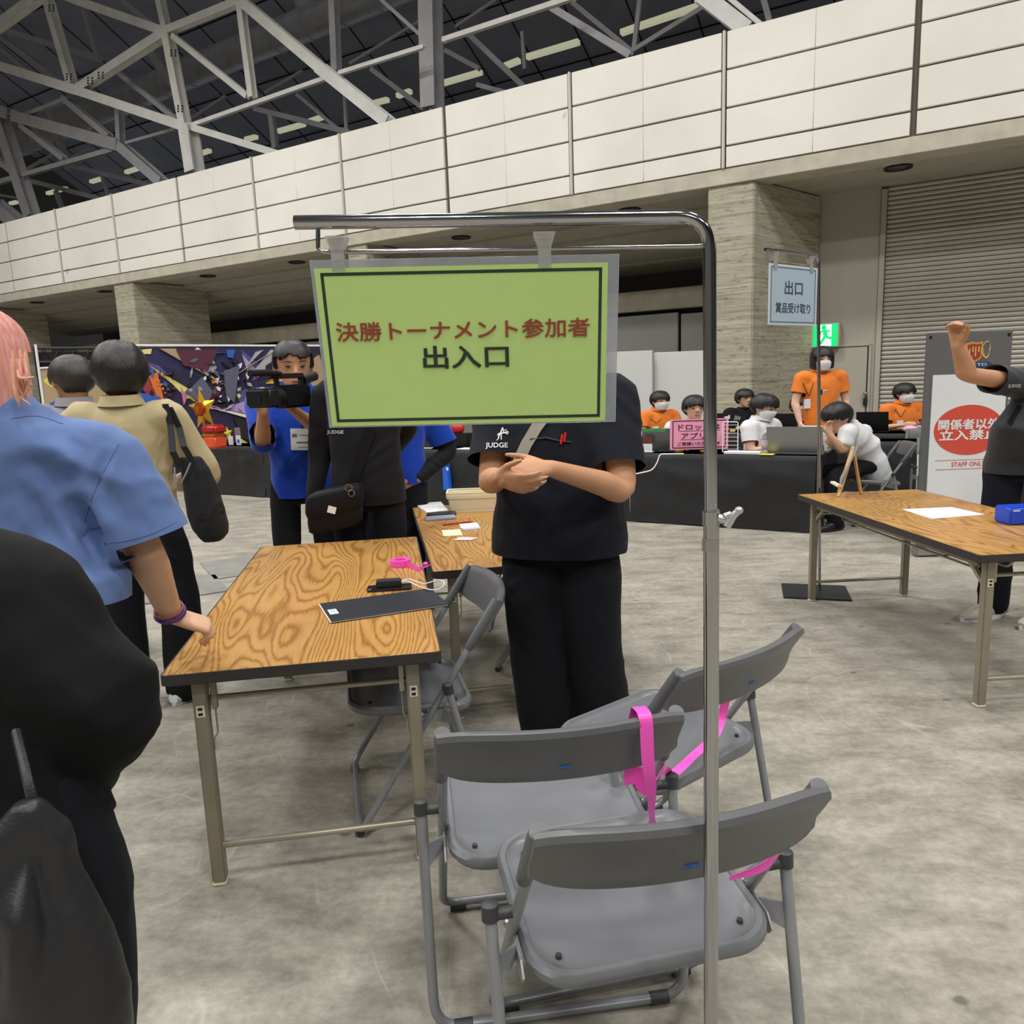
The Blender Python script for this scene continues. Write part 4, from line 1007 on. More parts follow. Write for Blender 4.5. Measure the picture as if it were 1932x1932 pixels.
def surf(P, px, py, off=.004, name='shirt', back=False):
    """where the sight line through a pixel meets the person's garment"""
    d = ray(px, py); d = Vector(d).normalized(); best = None
    loc = Vector(P.location)
    for ch in P.children:
        if ch.type == 'MESH' and ch.name.split('.')[0] == name:
            S = np.array(P.scale); ok, h, n_, _ = ch.ray_cast(Vector((EYEP-np.array(loc))/S), Vector(np.array(d)/S).normalized())
            if ok: return np.array(h)*S+np.array(loc)-np.array(d)*off, np.array(n_)
    return V(px, py, P.location[1]), np.array([0, -1, 0])
def strapline(P, pix, wd, mat, name, parent, off=.006, th=.003, garment='shirt'):
    L, Rr = [], []
    for i, (x, y) in enumerate(pix):
        a, b = pix[max(0, i-1)], pix[min(len(pix)-1, i+1)]; dx, dy = b[0]-a[0], b[1]-a[1]; l = math.hypot(dx, dy); nx, ny = -dy/l, dx/l
        p, n_ = surf(P, x, y, off, garment); Y = p[1]; w_ = wd*FPX/Y/2
        L.append(surf(P, x+nx*w_, y+ny*w_, off, garment)[0]); Rr.append(surf(P, x-nx*w_, y-ny*w_, off, garment)[0])
    c = [ (a+b)/2 for a, b in zip(L, Rr)]
    return MB().sheet([L, c, Rr], th, -nrm(ray(*pix[len(pix)//2]))).build(name, mat, parent)
strapline(P8, [(1128, 668), (1104, 692), (1080, 718), (1056, 748), (1034, 777), (1012, 806), (993, 838), (980, 866), (974, 884)], .040, M('grey_webbing', (150, 144, 132), .7, bump=(300, .3, .001)), 'bag_strap', P8)
def print_text(P, body, px0, px1, py, hpx, mat, shear=0, bold=.01, garment='shirt', ax=None):
    o, n_ = surf(P, (px0+px1)/2, py, .004, garment); Y = o[1]
    ax = nrm(V(px1, py, Y)-V(px0, py, Y)) if ax is None else ax; ay = nrm(np.cross(np.cross(ax, (0, 0, 1)), ax)); 
    me = text(body, mat, P, o, ax, ay, width=(px1-px0)*Y/FPX, height=hpx*Y/FPX, bold=bold, depth=0, name='chest_print')
    n0 = len(me.data.vertices)//9+1; loc = Vector(P.location); sh = [c for c in P.children if c.name.split('.')[0] == garment][0]
    for v in me.data.vertices:
        S = Vector(P.scale); ol = Vector([(e-l)/s_ for e, l, s_ in zip(EYEP, loc, S)]); d = (v.co-ol).normalized(); z_ = v.co.z; ok, h, n2, _ = sh.ray_cast(ol, d)
        if ok: v.co = h-d*(.003+.00012*(v.index//max(1, n0)))
    return me
print_text(P8, 'JUDGE', 916, 958, 841, 12, m_white)
def emblem(P, px, py, s, garment='shirt'):
    o, n_ = surf(P, px, py, .0045, garment); Y = o[1]; mb = MB(); q = Y/FPX
    for (x0, y0, x1, y1, w_) in ((-10, 12, 2, -16, 3.0), (2, -16, 4, -4, 2.5), (-12, 4, 16, -6, 3), (-10, 0, 18, -2, 2.2), (-4, -4, 16, 2, 2), (-8, 12, -14, 18, 2), (-2, 2, -2, 16, 2.4), (4, -8, 12, -10, 2)):
        a, b = surf(P, px+x0*s, py+y0*s, .004, garment)[0], surf(P, px+x1*s, py+y1*s, .004, garment)[0]; mb.beam(a, b, w_*s*q, .0015, up=n_)
    return mb.build('chest_emblem', m_white, P, smooth=False)
emblem(P8, 947, 818, .72)
pk = [surf(P8, x, y, .007)[0] for x, y in ((1012, 826), (1052, 830), (1092, 836), (1094, 860), (1050, 862), (1012, 860))]
MB().tube([surf(P8, x, y, .004)[0] for x, y in ((1000, 829), (1030, 826), (1056, 832), (1078, 834))], .0035, 6).build('pocket_edge', M('pocket_edge_brown', (52, 44, 40), .7), P8)
for (x, y) in ((1058, 826), (1064, 822)):
    a, _ = surf(P8, x, y+12, .010); b, _ = surf(P8, x+3, y-6, .012)
    pn_ = MB().tube([a, b], .0042, 8); tag(pn_.build('pen', M('red_pen', (196, 30, 36), .35)), 'red pen clipped in the chest pocket, %s of the pair' % ('shorter' if x == 1058 else 'taller'), 'pen', 'red pens in the chest pocket')
# judge behind the near table with a black bag
P6, J6, R6, sec6, k6 = person('person in a black tee wearing a shoulder bag behind the near oak table', (-.775, 4.14), PI-.1, 1.76, girth=.94, sx=1.08, world=dict(el_l=V(766, 805, 4.25), wr_l=V(742, 850, 4.42)), pose=dict(el_r=(.235, -.03, 1.12), wr_r=(.262, .05, .86)),
    shirt=c_blackT, sleeve='long', pants=c_black, skin=m_skin3, amp=.013, seed=5.0, loose=1.05, vox=.010)
print_text(P6, 'JUDGE', 617, 648, 816, 8, m_white)
strapline(P6, [(700, 808), (686, 850), (672, 890), (664, 915)], .055, m_bagn, 'bag_strap', P6, off=.008)
bg = thing('shoulder_bag', 'black flap shoulder bag with a small white label, behind the near table', 'bag', surf(P6, 640, 960, 0)[0])
bc_ = V(633, 960, 3.955); Rg = np.stack([nrm(V(680, 945, 4.0)-V(590, 965, 4.0)), np.array([0, 1, 0.]), np.array([.05, 0, 1.])], 1)
BBX = lambda mb, c, d, R, n=6: mb.loft([ring(c+R[:, 2]*z, R, d[0]/2*f, d[1]/2*f, 24, 5) for z, f in ((-d[2]/2, .80), (-d[2]/2+.015, .95), (-d[2]*.2, 1.0), (d[2]*.3, .98), (d[2]/2-.01, .9), (d[2]/2, .7))])
BBX(MB(), bc_, (.29, .12, .21), Rg).build('bag_body', m_bagn, bg)
BBX(MB(), bc_+Rg[:, 2]*.045-Rg[:, 1]*.012, (.305, .125, .135), Rg).build('flap', m_bagn, bg)
MB().box(V(626, 962, bc_[1]-.075), (.042, .003, .036), np.array(Matrix.Rotation(.3, 3, 'Y'))).build('white_label', m_white, bg)
rg_ = V(658, 920, bc_[1]-.08); MB().tube([rg_+np.array([.018*math.cos(a), 0, .018*math.sin(a)]) for a in np.linspace(0, 2*PI, 17)[:-1]], .003, 8, closed=True).build('carabiner', m_chrome, bg)
rg_ = V(663, 930, bc_[1]-.08); MB().tube([rg_+np.array([.015*math.cos(a), 0, .018*math.sin(a)]) for a in np.linspace(0, 2*PI, 17)[:-1]], .003, 8, closed=True).build('carabiner', m_chrome, bg)
# person behind with blue tee over black sleeves, hand on hip
P7, J7, R7, sec7, k7 = person('person in a blue tee over black sleeves, hand on hip, mostly behind the sign', (-.78, 5.05), PI-.25, 1.74, world=dict(el_l=V(846, 850, 5.12), wr_l=V(788, 905, 4.96), sh_l=V(795, 762, 5.08)),
    shirt=c_royal, sleeve='short', shortlen=.82, pants=c_black, skin=m_skin3, seed=8.0, vox=.010, cvox=.012, puff=1.0, hands=dict(l=dict(d=V(768, 912, 4.93)-V(788, 905, 4.96), curl=.5)))
us = MB(); pp, r2 = smoothpath([J7['sh_l'], J7['sh_l']*.4+J7['el_l']*.6, J7['el_l'], J7['el_l']*.5+J7['wr_l']*.5, J7['wr_l']], [.058, .056, .058, .056, .045], 5); us.tube(pp, r2, 16); us.ell(J7['el_l'], (.056,)*3)
mu = voxelize(us, .01, 3); displace(mu, wrinkle(.008, 9, seed=4)); finish(mu, 'undersleeve', c_blackT, P7, True, fixn=False, angle=180)
# cameraman
P5, J5, R5, sec5, k5 = person('person in a royal blue fleece filming with a camcorder', (-1.245, 4.56), PI+.22, 1.74, girth=.88, sx=1.13, hk=1.14, world=dict(wr_l=V(557, 776, 4.26), el_l=V(606, 814, 4.44), sh_l=V(602, 752, 4.56), wr_r=V(496, 778, 4.22), el_r=V(496, 836, 4.36)),
    shirt=c_royal, sleeve='elbow', pants=c_black, skin=m_skin2, style='crop', amp=.009, seed=3.0, vox=.0085, hyaw=.12, hpitch=-.10, mask=None, collar=c_royal, fringe=.06,
    hands=dict(l=dict(d=V(540, 752, 4.22)-V(557, 776, 4.26), pn=nrm(np.array([-.8, .45, .2])), th=np.array([-.4, .0, .9]), curls=[.5, .55, .6, .65]), r=dict(d=np.array([0, -.1, 1.0]), pn=np.array([.2, -.3, .9]), th=np.array([-1, 0, 0]), curl=.6)))
bd = thing('name_badge', 'clear name badge holder hanging on the blue fleece', 'badge', surf(P5, 571, 829, .012)[0])
o_, _ = surf(P5, 571, 829, .032); axb = nrm(V(593, 829, o_[1])-V(549, 829, o_[1])); ayb = nrm(np.cross(np.cross(axb, (0, 0, 1)), axb)); Rbd = np.stack([axb, ayb, np.cross(axb, ayb)], 1)
MB().box(o_, (.138, .124, .003), Rbd).build('holder', m_badge, bd, bevel=.002)
mb_ = MB(); [mb_.box(o_+axb*x+ayb*y+Rbd[:, 2]*.0018, (w_, h_, .0006), Rbd) for x, y, w_, h_ in ((-.045, .022, .028, .02), (.01, .024, .055, .005), (.0, -.018, .07, .010), (.0, -.045, .05, .004))]
mb_.build('print_lines', M('badge_print', (120, 112, 108), .6), bd, smooth=False)
MB().tube([o_+ayb*.062, o_+ayb*.078, V(572, 800, o_[1]-.01)], .004, 6).build('clip', m_blackp, bd)
# beige shirt, from behind, with tote
P4, J4, R4, sec4, k4 = person('person in a beige shirt seen from behind with a black tote on the shoulder', (-1.735, 3.50), .12, 1.685, girth=.96, sx=1.08, hk=1.16, pose=dict(el_r=(.30, .05, 1.12), wr_r=(.12, .25, 1.06), el_l=(-.25, .06, 1.10), wr_l=(-.13, .26, 1.06), kn_r=(.14, .0, .49), an_r=(.10, .06, .085), an_l=(-.12, .05, .085)), shirt=c_beige, sleeve='long', pants=c_black, shoes=SHOEW, skin=m_skin2,
    collar=c_beige, amp=.010, seed=11.0, hem=.93, hyaw=.30, hpitch=-.12, loose=1.0, legw=1.2, folds=[(V(170, 792, 3.36), V(330, 775, 3.36), .012, -.006)], puff=1.02, feet_r=np.array([.35, .9, 0]))
tb = thing('tote_bag', 'black canvas tote bag hanging from the beige-shirted shoulder', 'bag', V(385, 950, 3.33))
def YB4(x, y): return V(x, y, 3.30)
m_t = MB(); rr = []
for (xl, xr, y, th) in ((338, 378, 862, .03), (344, 392, 885, .06), (350, 408, 925, .085), (358, 420, 965, .10), (366, 427, 990, .10), (378, 427, 1008, .09), (388, 418, 1020, .06)):
    a, b = YB4(xl, y), YB4(xr, y); rr.append(ring((a+b)/2, frame(np.array([0, 1, 0.])), np.linalg.norm(b-a)/2, th*.8, 22, 2.8))
mm_ = MB().loft(rr); me_ = voxelize(mm_, .008, 2); displace(me_, wrinkle(.006, 9, (1, 1, .5), 4)); me_.transform(Matrix.Translation(-tb.location)); finish(me_, 'bag_body', m_tote, tb, True, fixn=False, angle=180, local=True)
MB().tube([YB4(360, 968), YB4(395, 972)-np.array([0, .09, 0]), YB4(424, 962)], .003, 6).build('seam', m_bagn, tb)
for pts, nm in (([(312, 762), (322, 800), (338, 850), (352, 880)], 'strap'), ([(320, 768), (338, 805), (358, 840), (374, 868)], 'strap')):
    L = []; 
    for i, (x, y) in enumerate(pts):
        p, n_ = surf(P4, x, y, .012); p = p if i < 2 else YB4(x, y)-np.array([0, .06, 0]); L.append(p)
    MB().sheet([[p+np.array([-.014, 0, 0]) for p in L], [p+np.array([.014, 0, 0]) for p in L]], .004, (0, -1, 0)).build(nm, m_tote, tb)
MB().tube([YB4(342, 878)-np.array([0, .07, 0]), YB4(346, 904)-np.array([0, .08, 0]), YB4(356, 908)-np.array([0, .08, 0]), YB4(366, 888)-np.array([0, .08, 0]), YB4(372, 870)-np.array([0, .07, 0])], .004, 6).build('trim_cord', M('grey_piping', (130, 132, 136), .6), tb)
# grey shirt behind
P3, J3, R3h, sec3, k3 = person('person in a mauve grey shirt with cropped dark hair, beyond the beige shirt', (-2.34, 4.20), .45, 1.685, hk=1.1, sx=1.15, girth=.92, shirt=c_grey, sleeve='short', pants=c_black, skin=m_skin3, style='crop', hair=m_hairs, collar=c_grey, seed=14.0, hyaw=.35, hpitch=-.15, vox=.010, cvox=.012)
# pink hair, blue tee, reaching to the table edge
Y1 = 1.98
wr1 = V(322, 1158, 2.16)
P1, J1, R1, sec1, k1 = person('person with pink hair in a dusty blue oversized tee reaching to the table edge', (-1.30, 1.98), -.35, 1.715, girth=1.0, world=dict(sh_r=V(180, 872, 2.0), el_r=V(268, 1030, 2.02), wr_r=wr1, chest=V(20, 930, 1.99), neck=V(-18, 760, 1.97), head=V(-60, 680, 1.97)),
    pose=dict(an_r=(-.06, .0, .085), kn_r=(-.03, .0, .49), hip_r=(.04, 0, .9), an_l=(-.2, 0, .085)), shirt=c_blueT, sleeve='short', shortlen=.90, pants=c_black, skin=m_skin, hair=m_pink, style='long', seed=21.0, vox=.0065, cvox=.0095, amp=.016, hem=.95, loose=1.22, puff=1.22, hk=1.0, hyaw=.1, hpitch=-.05,
    hands=dict(r=dict(d=np.array([.70, .35, -.45]), pn=np.array([-.25, .2, -.9]), th=np.array([-.3, .9, 0]), curls=[.75, .8, .85, .9], thumb=.6)),
    folds=[(V(100, 845, 1.86), V(185, 985, 1.9), .022, .024), (V(60, 900, 1.84), V(165, 1050, 1.88), .020, .026), (V(10, 960, 1.82), V(150, 1085, 1.86), .022, .024), (V(150, 955, 1.9), V(195, 1060, 1.93), .02, -.030), (V(205, 850, 1.92), V(170, 940, 1.9), .010, -.007), (V(0, 850, 1.82), V(70, 930, 1.84), .02, .010), (V(240, 960, 1.95), V(320, 990, 2.0), .02, .006)])
for pix, nm in (([(224, 838), (205, 872), (185, 912), (168, 955), (160, 985)], 'armhole_seam'), ([(196, 1025), (240, 1020), (290, 1006), (334, 984)], 'hem_stitch'), ([(20, 790), (70, 785), (120, 800)], 'shoulder_seam')):
    pts = [surf(P1, x, y, .0008)[0] for x, y in pix]; pp, _ = smoothpath(pts, [1]*len(pts), 4); pp = [surf(P1, *(lambda q: (966+FPX*q[0]/q[2], 966+FPX*q[1]/q[2]))((p-EYEP)@np.stack([CX, CY, FWD], 1)), .0006)[0] for p in pp]
    MB().tube(pp, .0010, 6).build(nm, M('blue_seam', (82, 104, 150), .8), P1)
rnds = random.Random(5); fl = MB(); fl2 = MB()
for i in range(26):
    x0, y0 = rnds.uniform(20, 50), rnds.uniform(660, 715); y1 = rnds.uniform(708, 768); x1 = rnds.uniform(40, 66)-(y1-708)*.12
    Yh = 1.97-.11+rnds.uniform(-.02, .02); a, b, c = V(x0, y0, Yh+.02), V(x0+4, (y0+y1)/2+8, Yh+.01), V(x1, y1, Yh+.015)
    pp, rs = smoothpath([a, b, c], [.004, .0042, .0008], 4); (fl if i % 3 else fl2).tube(pp, rs, 6)
fl.build('hair_flicks', hairmat('peach_hair', (226, 158, 130), (244, 196, 166)), P1); fl2.build('hair_flicks', m_pink, P1)
wb = MB(); dW = nrm(wr1-J1['el_r']); Rw = frame(dW)
for off, nm, mt_ in ((-.005, 'purple_wristband', M('purple_band', (74, 36, 104), .5)), (-.022, 'red_wristband', M('thin_red_band', (176, 70, 74), .5))):
    c = wr1+dW*off; tag(MB().tube([c+Rw[:, 0]*.040*math.cos(a)+Rw[:, 2]*.037*math.sin(a) for a in np.linspace(0, 2*PI, 25)[:-1]], .0065 if off > -.01 else .002, 8, closed=True).build(nm, mt_), 'purple fabric wristband on the arm by the table corner' if off > -.01 else 'thin red cord wristband above the purple one', 'wristband')
# black jacket, nearest at left
P2, J2, R2, sec2, k2 = person('person in a loose black jacket at the left edge, nearest the camera', (-.94, 1.20), -.25, 1.58, girth=1.0, world=dict(sh_r=V(0, 1150, 1.22), el_r=V(172, 1338, 1.20), wr_r=V(120, 1470, 1.30), chest=V(-150, 1200, 1.2), neck=V(-200, 1010, 1.2), head=V(-300, 900, 1.2)), shirt=c_jacket, sleeve='long', pants=c_black, skin=m_skin4, style='bob', pose=dict(an_r=(.065, 0, .085), kn_r=(.12, .0, .49), hip_r=(.12, 0, .9), an_l=(-.10, 0, .085)),
    seed=31.0, amp=.022, cvox=.010, loose=1.08, puff=1.62, hem=.84, legw=1.35, folds=[(V(120, 1180, 1.08), V(280, 1360, 1.1), .03, .012), (V(60, 1320, 1.06), V(250, 1420, 1.1), .03, .012), (V(40, 1140, 1.06), V(60, 1420, 1.06), .03, -.014)])
lb = thing('shoulder_bag', 'black leather bag hanging at the left edge beside the black jacket', 'bag', V(80, 1760, 1.0))
rr = []
for (xl, xr, y, th) in ((30, 75, 1510, .02), (-30, 118, 1580, .06), (-70, 150, 1680, .09), (-90, 190, 1800, .10), (-100, 228, 1900, .11), (-110, 240, 2000, .11), (-90, 225, 2080, .09)):
    a, b = V(xl, y, .98), V(xr, y, .98); rr.append(ring((a+b)/2, frame(np.array([0, 1, 0.])), np.linalg.norm(b-a)/2, th*.8, 30, 2.6))
me_ = voxelize(MB().loft(rr), .007, 2)
displace(me_, wrinkle(.010, 8, (1.6, 1, .35), 4, folds=[(V(60, 1560, .9), V(20, 1930, .9), .022, .022), (V(90, 1560, .9), V(150, 1900, .9), .022, .022), (V(40, 1600, .9), V(-30, 1800, .9), .02, .018)])); me_.transform(Matrix.Translation(-lb.location)); finish(me_, 'bag_body', m_leath, lb, True, fixn=False, angle=180, local=True)
st_, _r = smoothpath([V(30, 1380, 1.06), V(52, 1470, 1.0), V(66, 1540, .985), V(60, 1600, .97)], [1]*4, 5)
MB().tube(st_, .007, 8).build('strap', m_leath, lb)
# man at the right edge, arm raised
P17, J17, R17, sec17, k17 = person('person in a charcoal tee with one arm raised, cut off by the right edge', (2.98, 4.38), PI-.35, 1.76, girth=.98, world=dict(head=V(2020, 610, 4.4), neck=V(2000, 690, 4.4), chest=V(1992, 780, 4.38), sh_r=V(1925, 724, 4.36), el_r=V(1826, 706, 4.18), wr_r=V(1807, 652, 4.12)), pose=dict(an_r=(.10, .02, .085), an_l=(-.12, .12, .085)), shirt=c_char, sleeve='short', shortlen=.55, pants=c_navyp, shoes=M('pale_sneaker', (196, 190, 176), .6), skin=m_skin2, seed=41.0, vox=.008,
    belly=.05, puff=1.02, feet_r=np.array([-.9, -.4, 0]), feet_l=np.array([-.9, -.4, 0]), hands=dict(r=dict(d=np.array([-.05, -.1, 1.0]), pn=np.array([-.7, -.6, -.1]), th=np.array([.7, -.6, 0]), curls=[.95, .95, .95, .95], thumb=.9)))
strapline(P17, [(1925, 765), (1912, 785), (1905, 800)], .03, m_blackT if False else m_bagn, 'strap', P17)
print_text(P17, 'JUDGE', 1902, 1926, 729, 8, m_white)
# staff at the covered tables
m_k = dict(vox=.012, cvox=.014, amp=.006)
def lanyard(P, x, y, y2, Yb, label):
    t = thing('name_badge', label, 'badge', V(x, y2, Yb))
    for dx in (-11, 9):
        pts = [surf(P, x+dx*q, y+(y2-8-y)*(1-q), .012)[0] for q in (1, .75, .5, .25, .05)]
        MB().tube(pts, .004, 6).build('cord', m_cord, t)
    o, _ = surf(P, x-2, y2+6, .02); MB().box(o, (.085, .006, .105)).build('card', m_badge, t, bevel=.002)
    return t
P9, J9, *_ = person('person standing in an orange polo with a bob haircut and white mask', (V(1547, 780, 8.7)[0], 8.7), PI+.02, 1.73, girth=.92, sx=1.15, pose=dict(el_r=(.25, .02, 1.13), wr_r=(.23, .10, .92), el_l=(-.25, .0, 1.13), wr_l=(-.20, .08, .9)), shirt=c_orange, pants=c_black, skin=m_skin4, style='bob', mask=m_maskw, collar=c_orange, seed=51.0, **m_k)
lanyard(P9, 1526, 722, 756, 8.5, 'white name badge on a cord over the standing orange polo')
def seated(label, px, Y, ytop, face, shirt, **kw):
    z = V(px, ytop, Y)[2]; z0 = 1.275; kk = dict(m_k); kk.update(kw); skin_ = kk.pop('skin', m_skin)
    kk.setdefault('girth', .9); H = 1.66; dz = z-z0*H/1.70
    pose = {}
    pose.update(kw.get('pose', {})); kk.pop('pose', None)
    base = {n: (p[0], p[1], p[2]+(dz if n[:2] not in ('an',) else 0)) for n, p in SIT.items()}
    return person(label, (V(px, 780, Y)[0], Y), face, H, base=base, pose=pose, shirt=shirt, hem=.92, pants=c_black, skin=skin_, **kk)
P10, *_ = seated('seated person in an orange polo and mask against the white partition', 1243, 10.6, 741, PI+.35, c_orange, collar=c_orange, mask=m_maskw, seed=61.0)
lanyard(P10, 1239, 790, 806, 10.3, 'name badge on a dark cord over the orange polo by the partition')
P11, *_ = seated('seated person with black hair peering over the pink sign', 1308, 8.3, 750, PI+.1, c_white, seed=62.0)
P13, *_ = seated('seated person with black hair behind the low black board, in front of the pillar', 1402, 11.0, 737, PI+.3, c_black, seed=63.0)
P12, J12, *_ = seated('seated person in a white polo with earbuds, looking down left', 1436, 8.0, 748, PI+.75, c_white, collar=c_white, hpitch=-.25, mask=m_maskw, seed=64.0)
MB().ell(V(1443, 777, 7.93), (.010, .008, .014)).build('earbud', m_white, P12)
P16, *_ = seated('seated person in an orange polo mostly hidden behind the standing one', 1506, 10.6, 752, PI, c_orange, seed=65.0)
P15, *_ = seated('seated person in an orange polo and mask in front of the roller shutter', 1702, 10.1, 726, PI+.15, c_orange, collar=c_orange, mask=m_maskw, seed=66.0, hyaw=.2, fringe=.03)
lanyard(P15, 1700, 772, 795, 9.9, 'name badge on a cord over the orange polo by the shutter')
P14, J14, *_ = person('seated person in a white polo bent over the table with chin on hand', (V(1632, 860, 7.35)[0], 7.35), PI-1.15+.0, 1.70, base=SIT, world=dict(pelvis=V(1645, 878, 7.38), waist=V(1640, 862, 7.36), chest=V(1618, 828, 7.28), neck=V(1596, 803, 7.2), head=V(1580, 788, 7.14), sh_r=V(1600, 815, 7.05), sh_l=V(1630, 815, 7.4), el_l=V(1588, 850, 7.3), wr_l=V(1572, 838, 7.1), el_r=V(1592, 848, 7.0), wr_r=V(1566, 822, 6.98), hip_r=V(1640, 880, 7.3), hip_l=V(1645, 876, 7.5)),
    shirt=c_white, collar=c_white, pants=c_black, skin=m_skin, hpitch=-.45, seed=67.0, girth=.82, sx=1.2, hem=.84, cut=False, hands=dict(r=dict(d=np.array([-.15, .0, 1.0]), curl=.5)), **m_k)
# ------------------------------------------------------------------ pink tape tying the chairs
m_pinkt = M('pink_vinyl_tape', (255, 92, 202), .3, trans=0, spec=.5, alpha=.97)
def ribbon(pts, wds, label, name='pink_tape', th=.0006, wdir=None, parent=None):
    """flat tape through points; wds gives (half-width vector) per point"""
    L = [np.asarray(p, float)-np.asarray(w, float) for p, w in zip(pts, wds)]; R = [np.asarray(p, float)+np.asarray(w, float) for p, w in zip(pts, wds)]
    def sub(a, n=6):
        pp, _ = smoothpath(a, [1]*len(a), n); return pp
    L, R = sub(L), sub(R); c = [(a+b)/2 for a, b in zip(L, R)]
    nd = nrm(np.cross(np.asarray(pts[1])-np.asarray(pts[0]), wds[0]))
    o = MB().sheet([L, c, R], th, nd).build(name, m_pinkt, parent)
    if label: tag(o, label, 'tape', 'pink tape strips on the chairs')
    return o
def lp(c, x, y, z):
    """point in a chair's own frame"""
    return np.array(c.location)+rotz(c.rotation_euler[2])@np.array([x, y, z])
cdir = rotz(CA.rotation_euler[2])[:, 0]
hx = cdir*.0145
zt = .792
back_pts = [lp(CA, .155, -.262, .60), lp(CA, .158, -.268, .70), lp(CA, .165, -.285, .782), lp(CA, .166, -.305, .796), lp(CA, .168, -.338, .786), lp(CA, .172, -.338, .70), lp(CA, .185, -.318, .62), lp(CA, .205, -.26, .52), lp(CA, .225, -.20, .45)]
ribbon(back_pts, [hx]*5+[hx*.95, hx*.8, hx*.45+np.array([0, 0, .004]), hx*.8], 'pink tape hanging over the back of the middle grey chair')
q1 = lp(CA, .150, -.262, .642); Yq = q1[1]; kn_ = V(1252, 1452, Yq+.06)
ribbon([q1, V(1203, 1452, Yq+.01), V(1208, 1482, Yq+.02), V(1219, 1500, Yq+.03)], [hx*1.05, hx*1.05, hx*.75+np.array([0, 0, .004]), hx*.1+np.array([0, 0, .003])], 'pink tape loop drooping below the back of the middle grey chair')
ribbon([V(1219, 1500, Yq+.031), V(1230, 1484, Yq+.04), V(1240, 1466, Yq+.05), kn_], [np.array([.0, 0, .004]), np.array([.006, 0, .009]), np.array([.005, 0, .010]), np.array([0, 0, .010])], 'pink tape end rising from the droop towards the pivot of the middle chair')
e0 = G(1268, 1462, .475); e1 = G(1345, 1392, .462); e2 = G(1362, 1352, .50); e3 = V(1372, 1300, e2[1]-.03)
wv = nrm(np.cross(e1-e0, (0, 0, 1)))*.013
ribbon([kn_, (kn_+e0)/2+np.array([0, 0, .002]), e0, (e0+e1)/2, e1, e2, e3], [np.array([0, 0, .012])]+[wv*.5+np.array([0, 0, .010]), wv, wv, wv*1.1, wv*.4+cdir*.008, cdir*.013], 'pink tape running up across the seat of the chair behind the pole')
b0, b1, b2 = lp(CB, .095, -.268, .612), lp(CB, .17, -.262, .622), lp(CB, .238, -.222, .648)
ribbon([b0, b1, b2, b2+np.array([.012, -.014, -.004])], [np.array([0, 0, .004]), np.array([0, 0, .010]), np.array([0, 0, .013]), np.array([0, 0, .013])], 'pink tape tied to the right end of the frontmost chair back')
# ------------------------------------------------------------------ things on the near oak table
TT = .7005
def rquad(a, b, c, d, z0, th):
    """box over four table points (pixels) at height z0"""
    P = [G(*q, z0) for q in (a, b, c, d)]; mb = MB(); up = np.array([0, 0, th])
    return mb.add([p for p in P]+[p+up for p in P], [(0, 3, 2, 1), (4, 5, 6, 7), (0, 1, 5, 4), (1, 2, 6, 5), (2, 3, 7, 6), (3, 0, 4, 7)])
fd = thing('document_folder', 'black document folder with a white sticker lying across the near oak table', 'folder', G(720, 1143, TT))
P_ = [G(592, 1141, .703), G(812, 1118, .703), G(853, 1139, .703), G(632, 1172, .703)]
fx, fy = nrm(P_[2]-P_[3]), nrm(P_[0]-P_[3]); fo = (P_[0]+P_[1]+P_[2]+P_[3])/4; wx, wy = np.linalg.norm(P_[2]-P_[3]), np.linalg.norm(P_[0]-P_[3])
fy = nrm(fy-fx*(fx@fy)); Rf = np.stack([fx, fy, np.cross(fx, fy)], 1)
m_fold = M('black_folder', (42, 44, 50), .42, bump=(300, .1, .001), spec=.5)
for z, nm in ((.0016, 'back_cover'), (.0070, 'front_cover')): MB().box(fo*np.array([1, 1, 0])+np.array([0, 0, TT+z]), (wx, wy, .0022), Rf).build(nm, m_fold, fd, bevel=.0008, seg=1)
MB().box(fo*np.array([1, 1, 0])+np.array([0, 0, TT+.0043])-fx*.004, (wx-.002, wy-.004, .0032), Rf).build('paper_stack', m_paper, fd, smooth=False)
stc = fo*np.array([1, 1, 0])+np.array([0, 0, TT+.0085])-fx*(wx/2-.026)-fy*(wy*.04)
MB().box(stc, (.030, .062, .0006), Rf).build('sticker', m_white, fd, smooth=False)
MB().box(stc+np.array([0, 0, .0004])+fy*.008, (.014, .022, .0005), Rf).build('sticker_patch', M('pale_teal', (150, 206, 204), .5), fd, smooth=False)
ph = thing('smartphone', 'black smartphone lying flat under the power bank on the near oak table', 'phone', G(735, 1112, TT))
pc, pe = G(683, 1117, TT), G(790, 1110, TT); px_ = nrm(pe-pc); Rp = frame(np.cross((0, 0, 1), px_)); pm = (G(683, 1117, TT)+G(786, 1105, TT))/2
MB().prism(rrect(.086, -.0385, .0385, .011, 4), pm+np.array([0, 0, .0005]), px_, np.cross((0, 0, 1), px_), (0, 0, 1), .0085).build('phone_body', M('phone_black', (28, 29, 33), .3, spec=.6), ph, bevel=.0015)
MB().ell(pm-px_*.074+np.cross((0, 0, 1), px_)*-.026+np.array([0, 0, .0092]), (.006, .006, .0012)).build('camera_lens', m_sat, ph)
pk_ = thing('power_bank', 'black power bank resting on the smartphone', 'power bank', pm+np.array([0, 0, .009]))
py_ = np.cross((0, 0, 1), px_); bm_ = pm+px_*-.002+py_*.012+np.array([0, 0, .0215])
MB().box(bm_, (.098, .058, .024), np.stack([px_, py_, np.array([0, 0, 1.0])], 1)).build('case', M('matte_black', (36, 37, 40), .5), pk_, bevel=.004)
cb = bm_+px_*.049
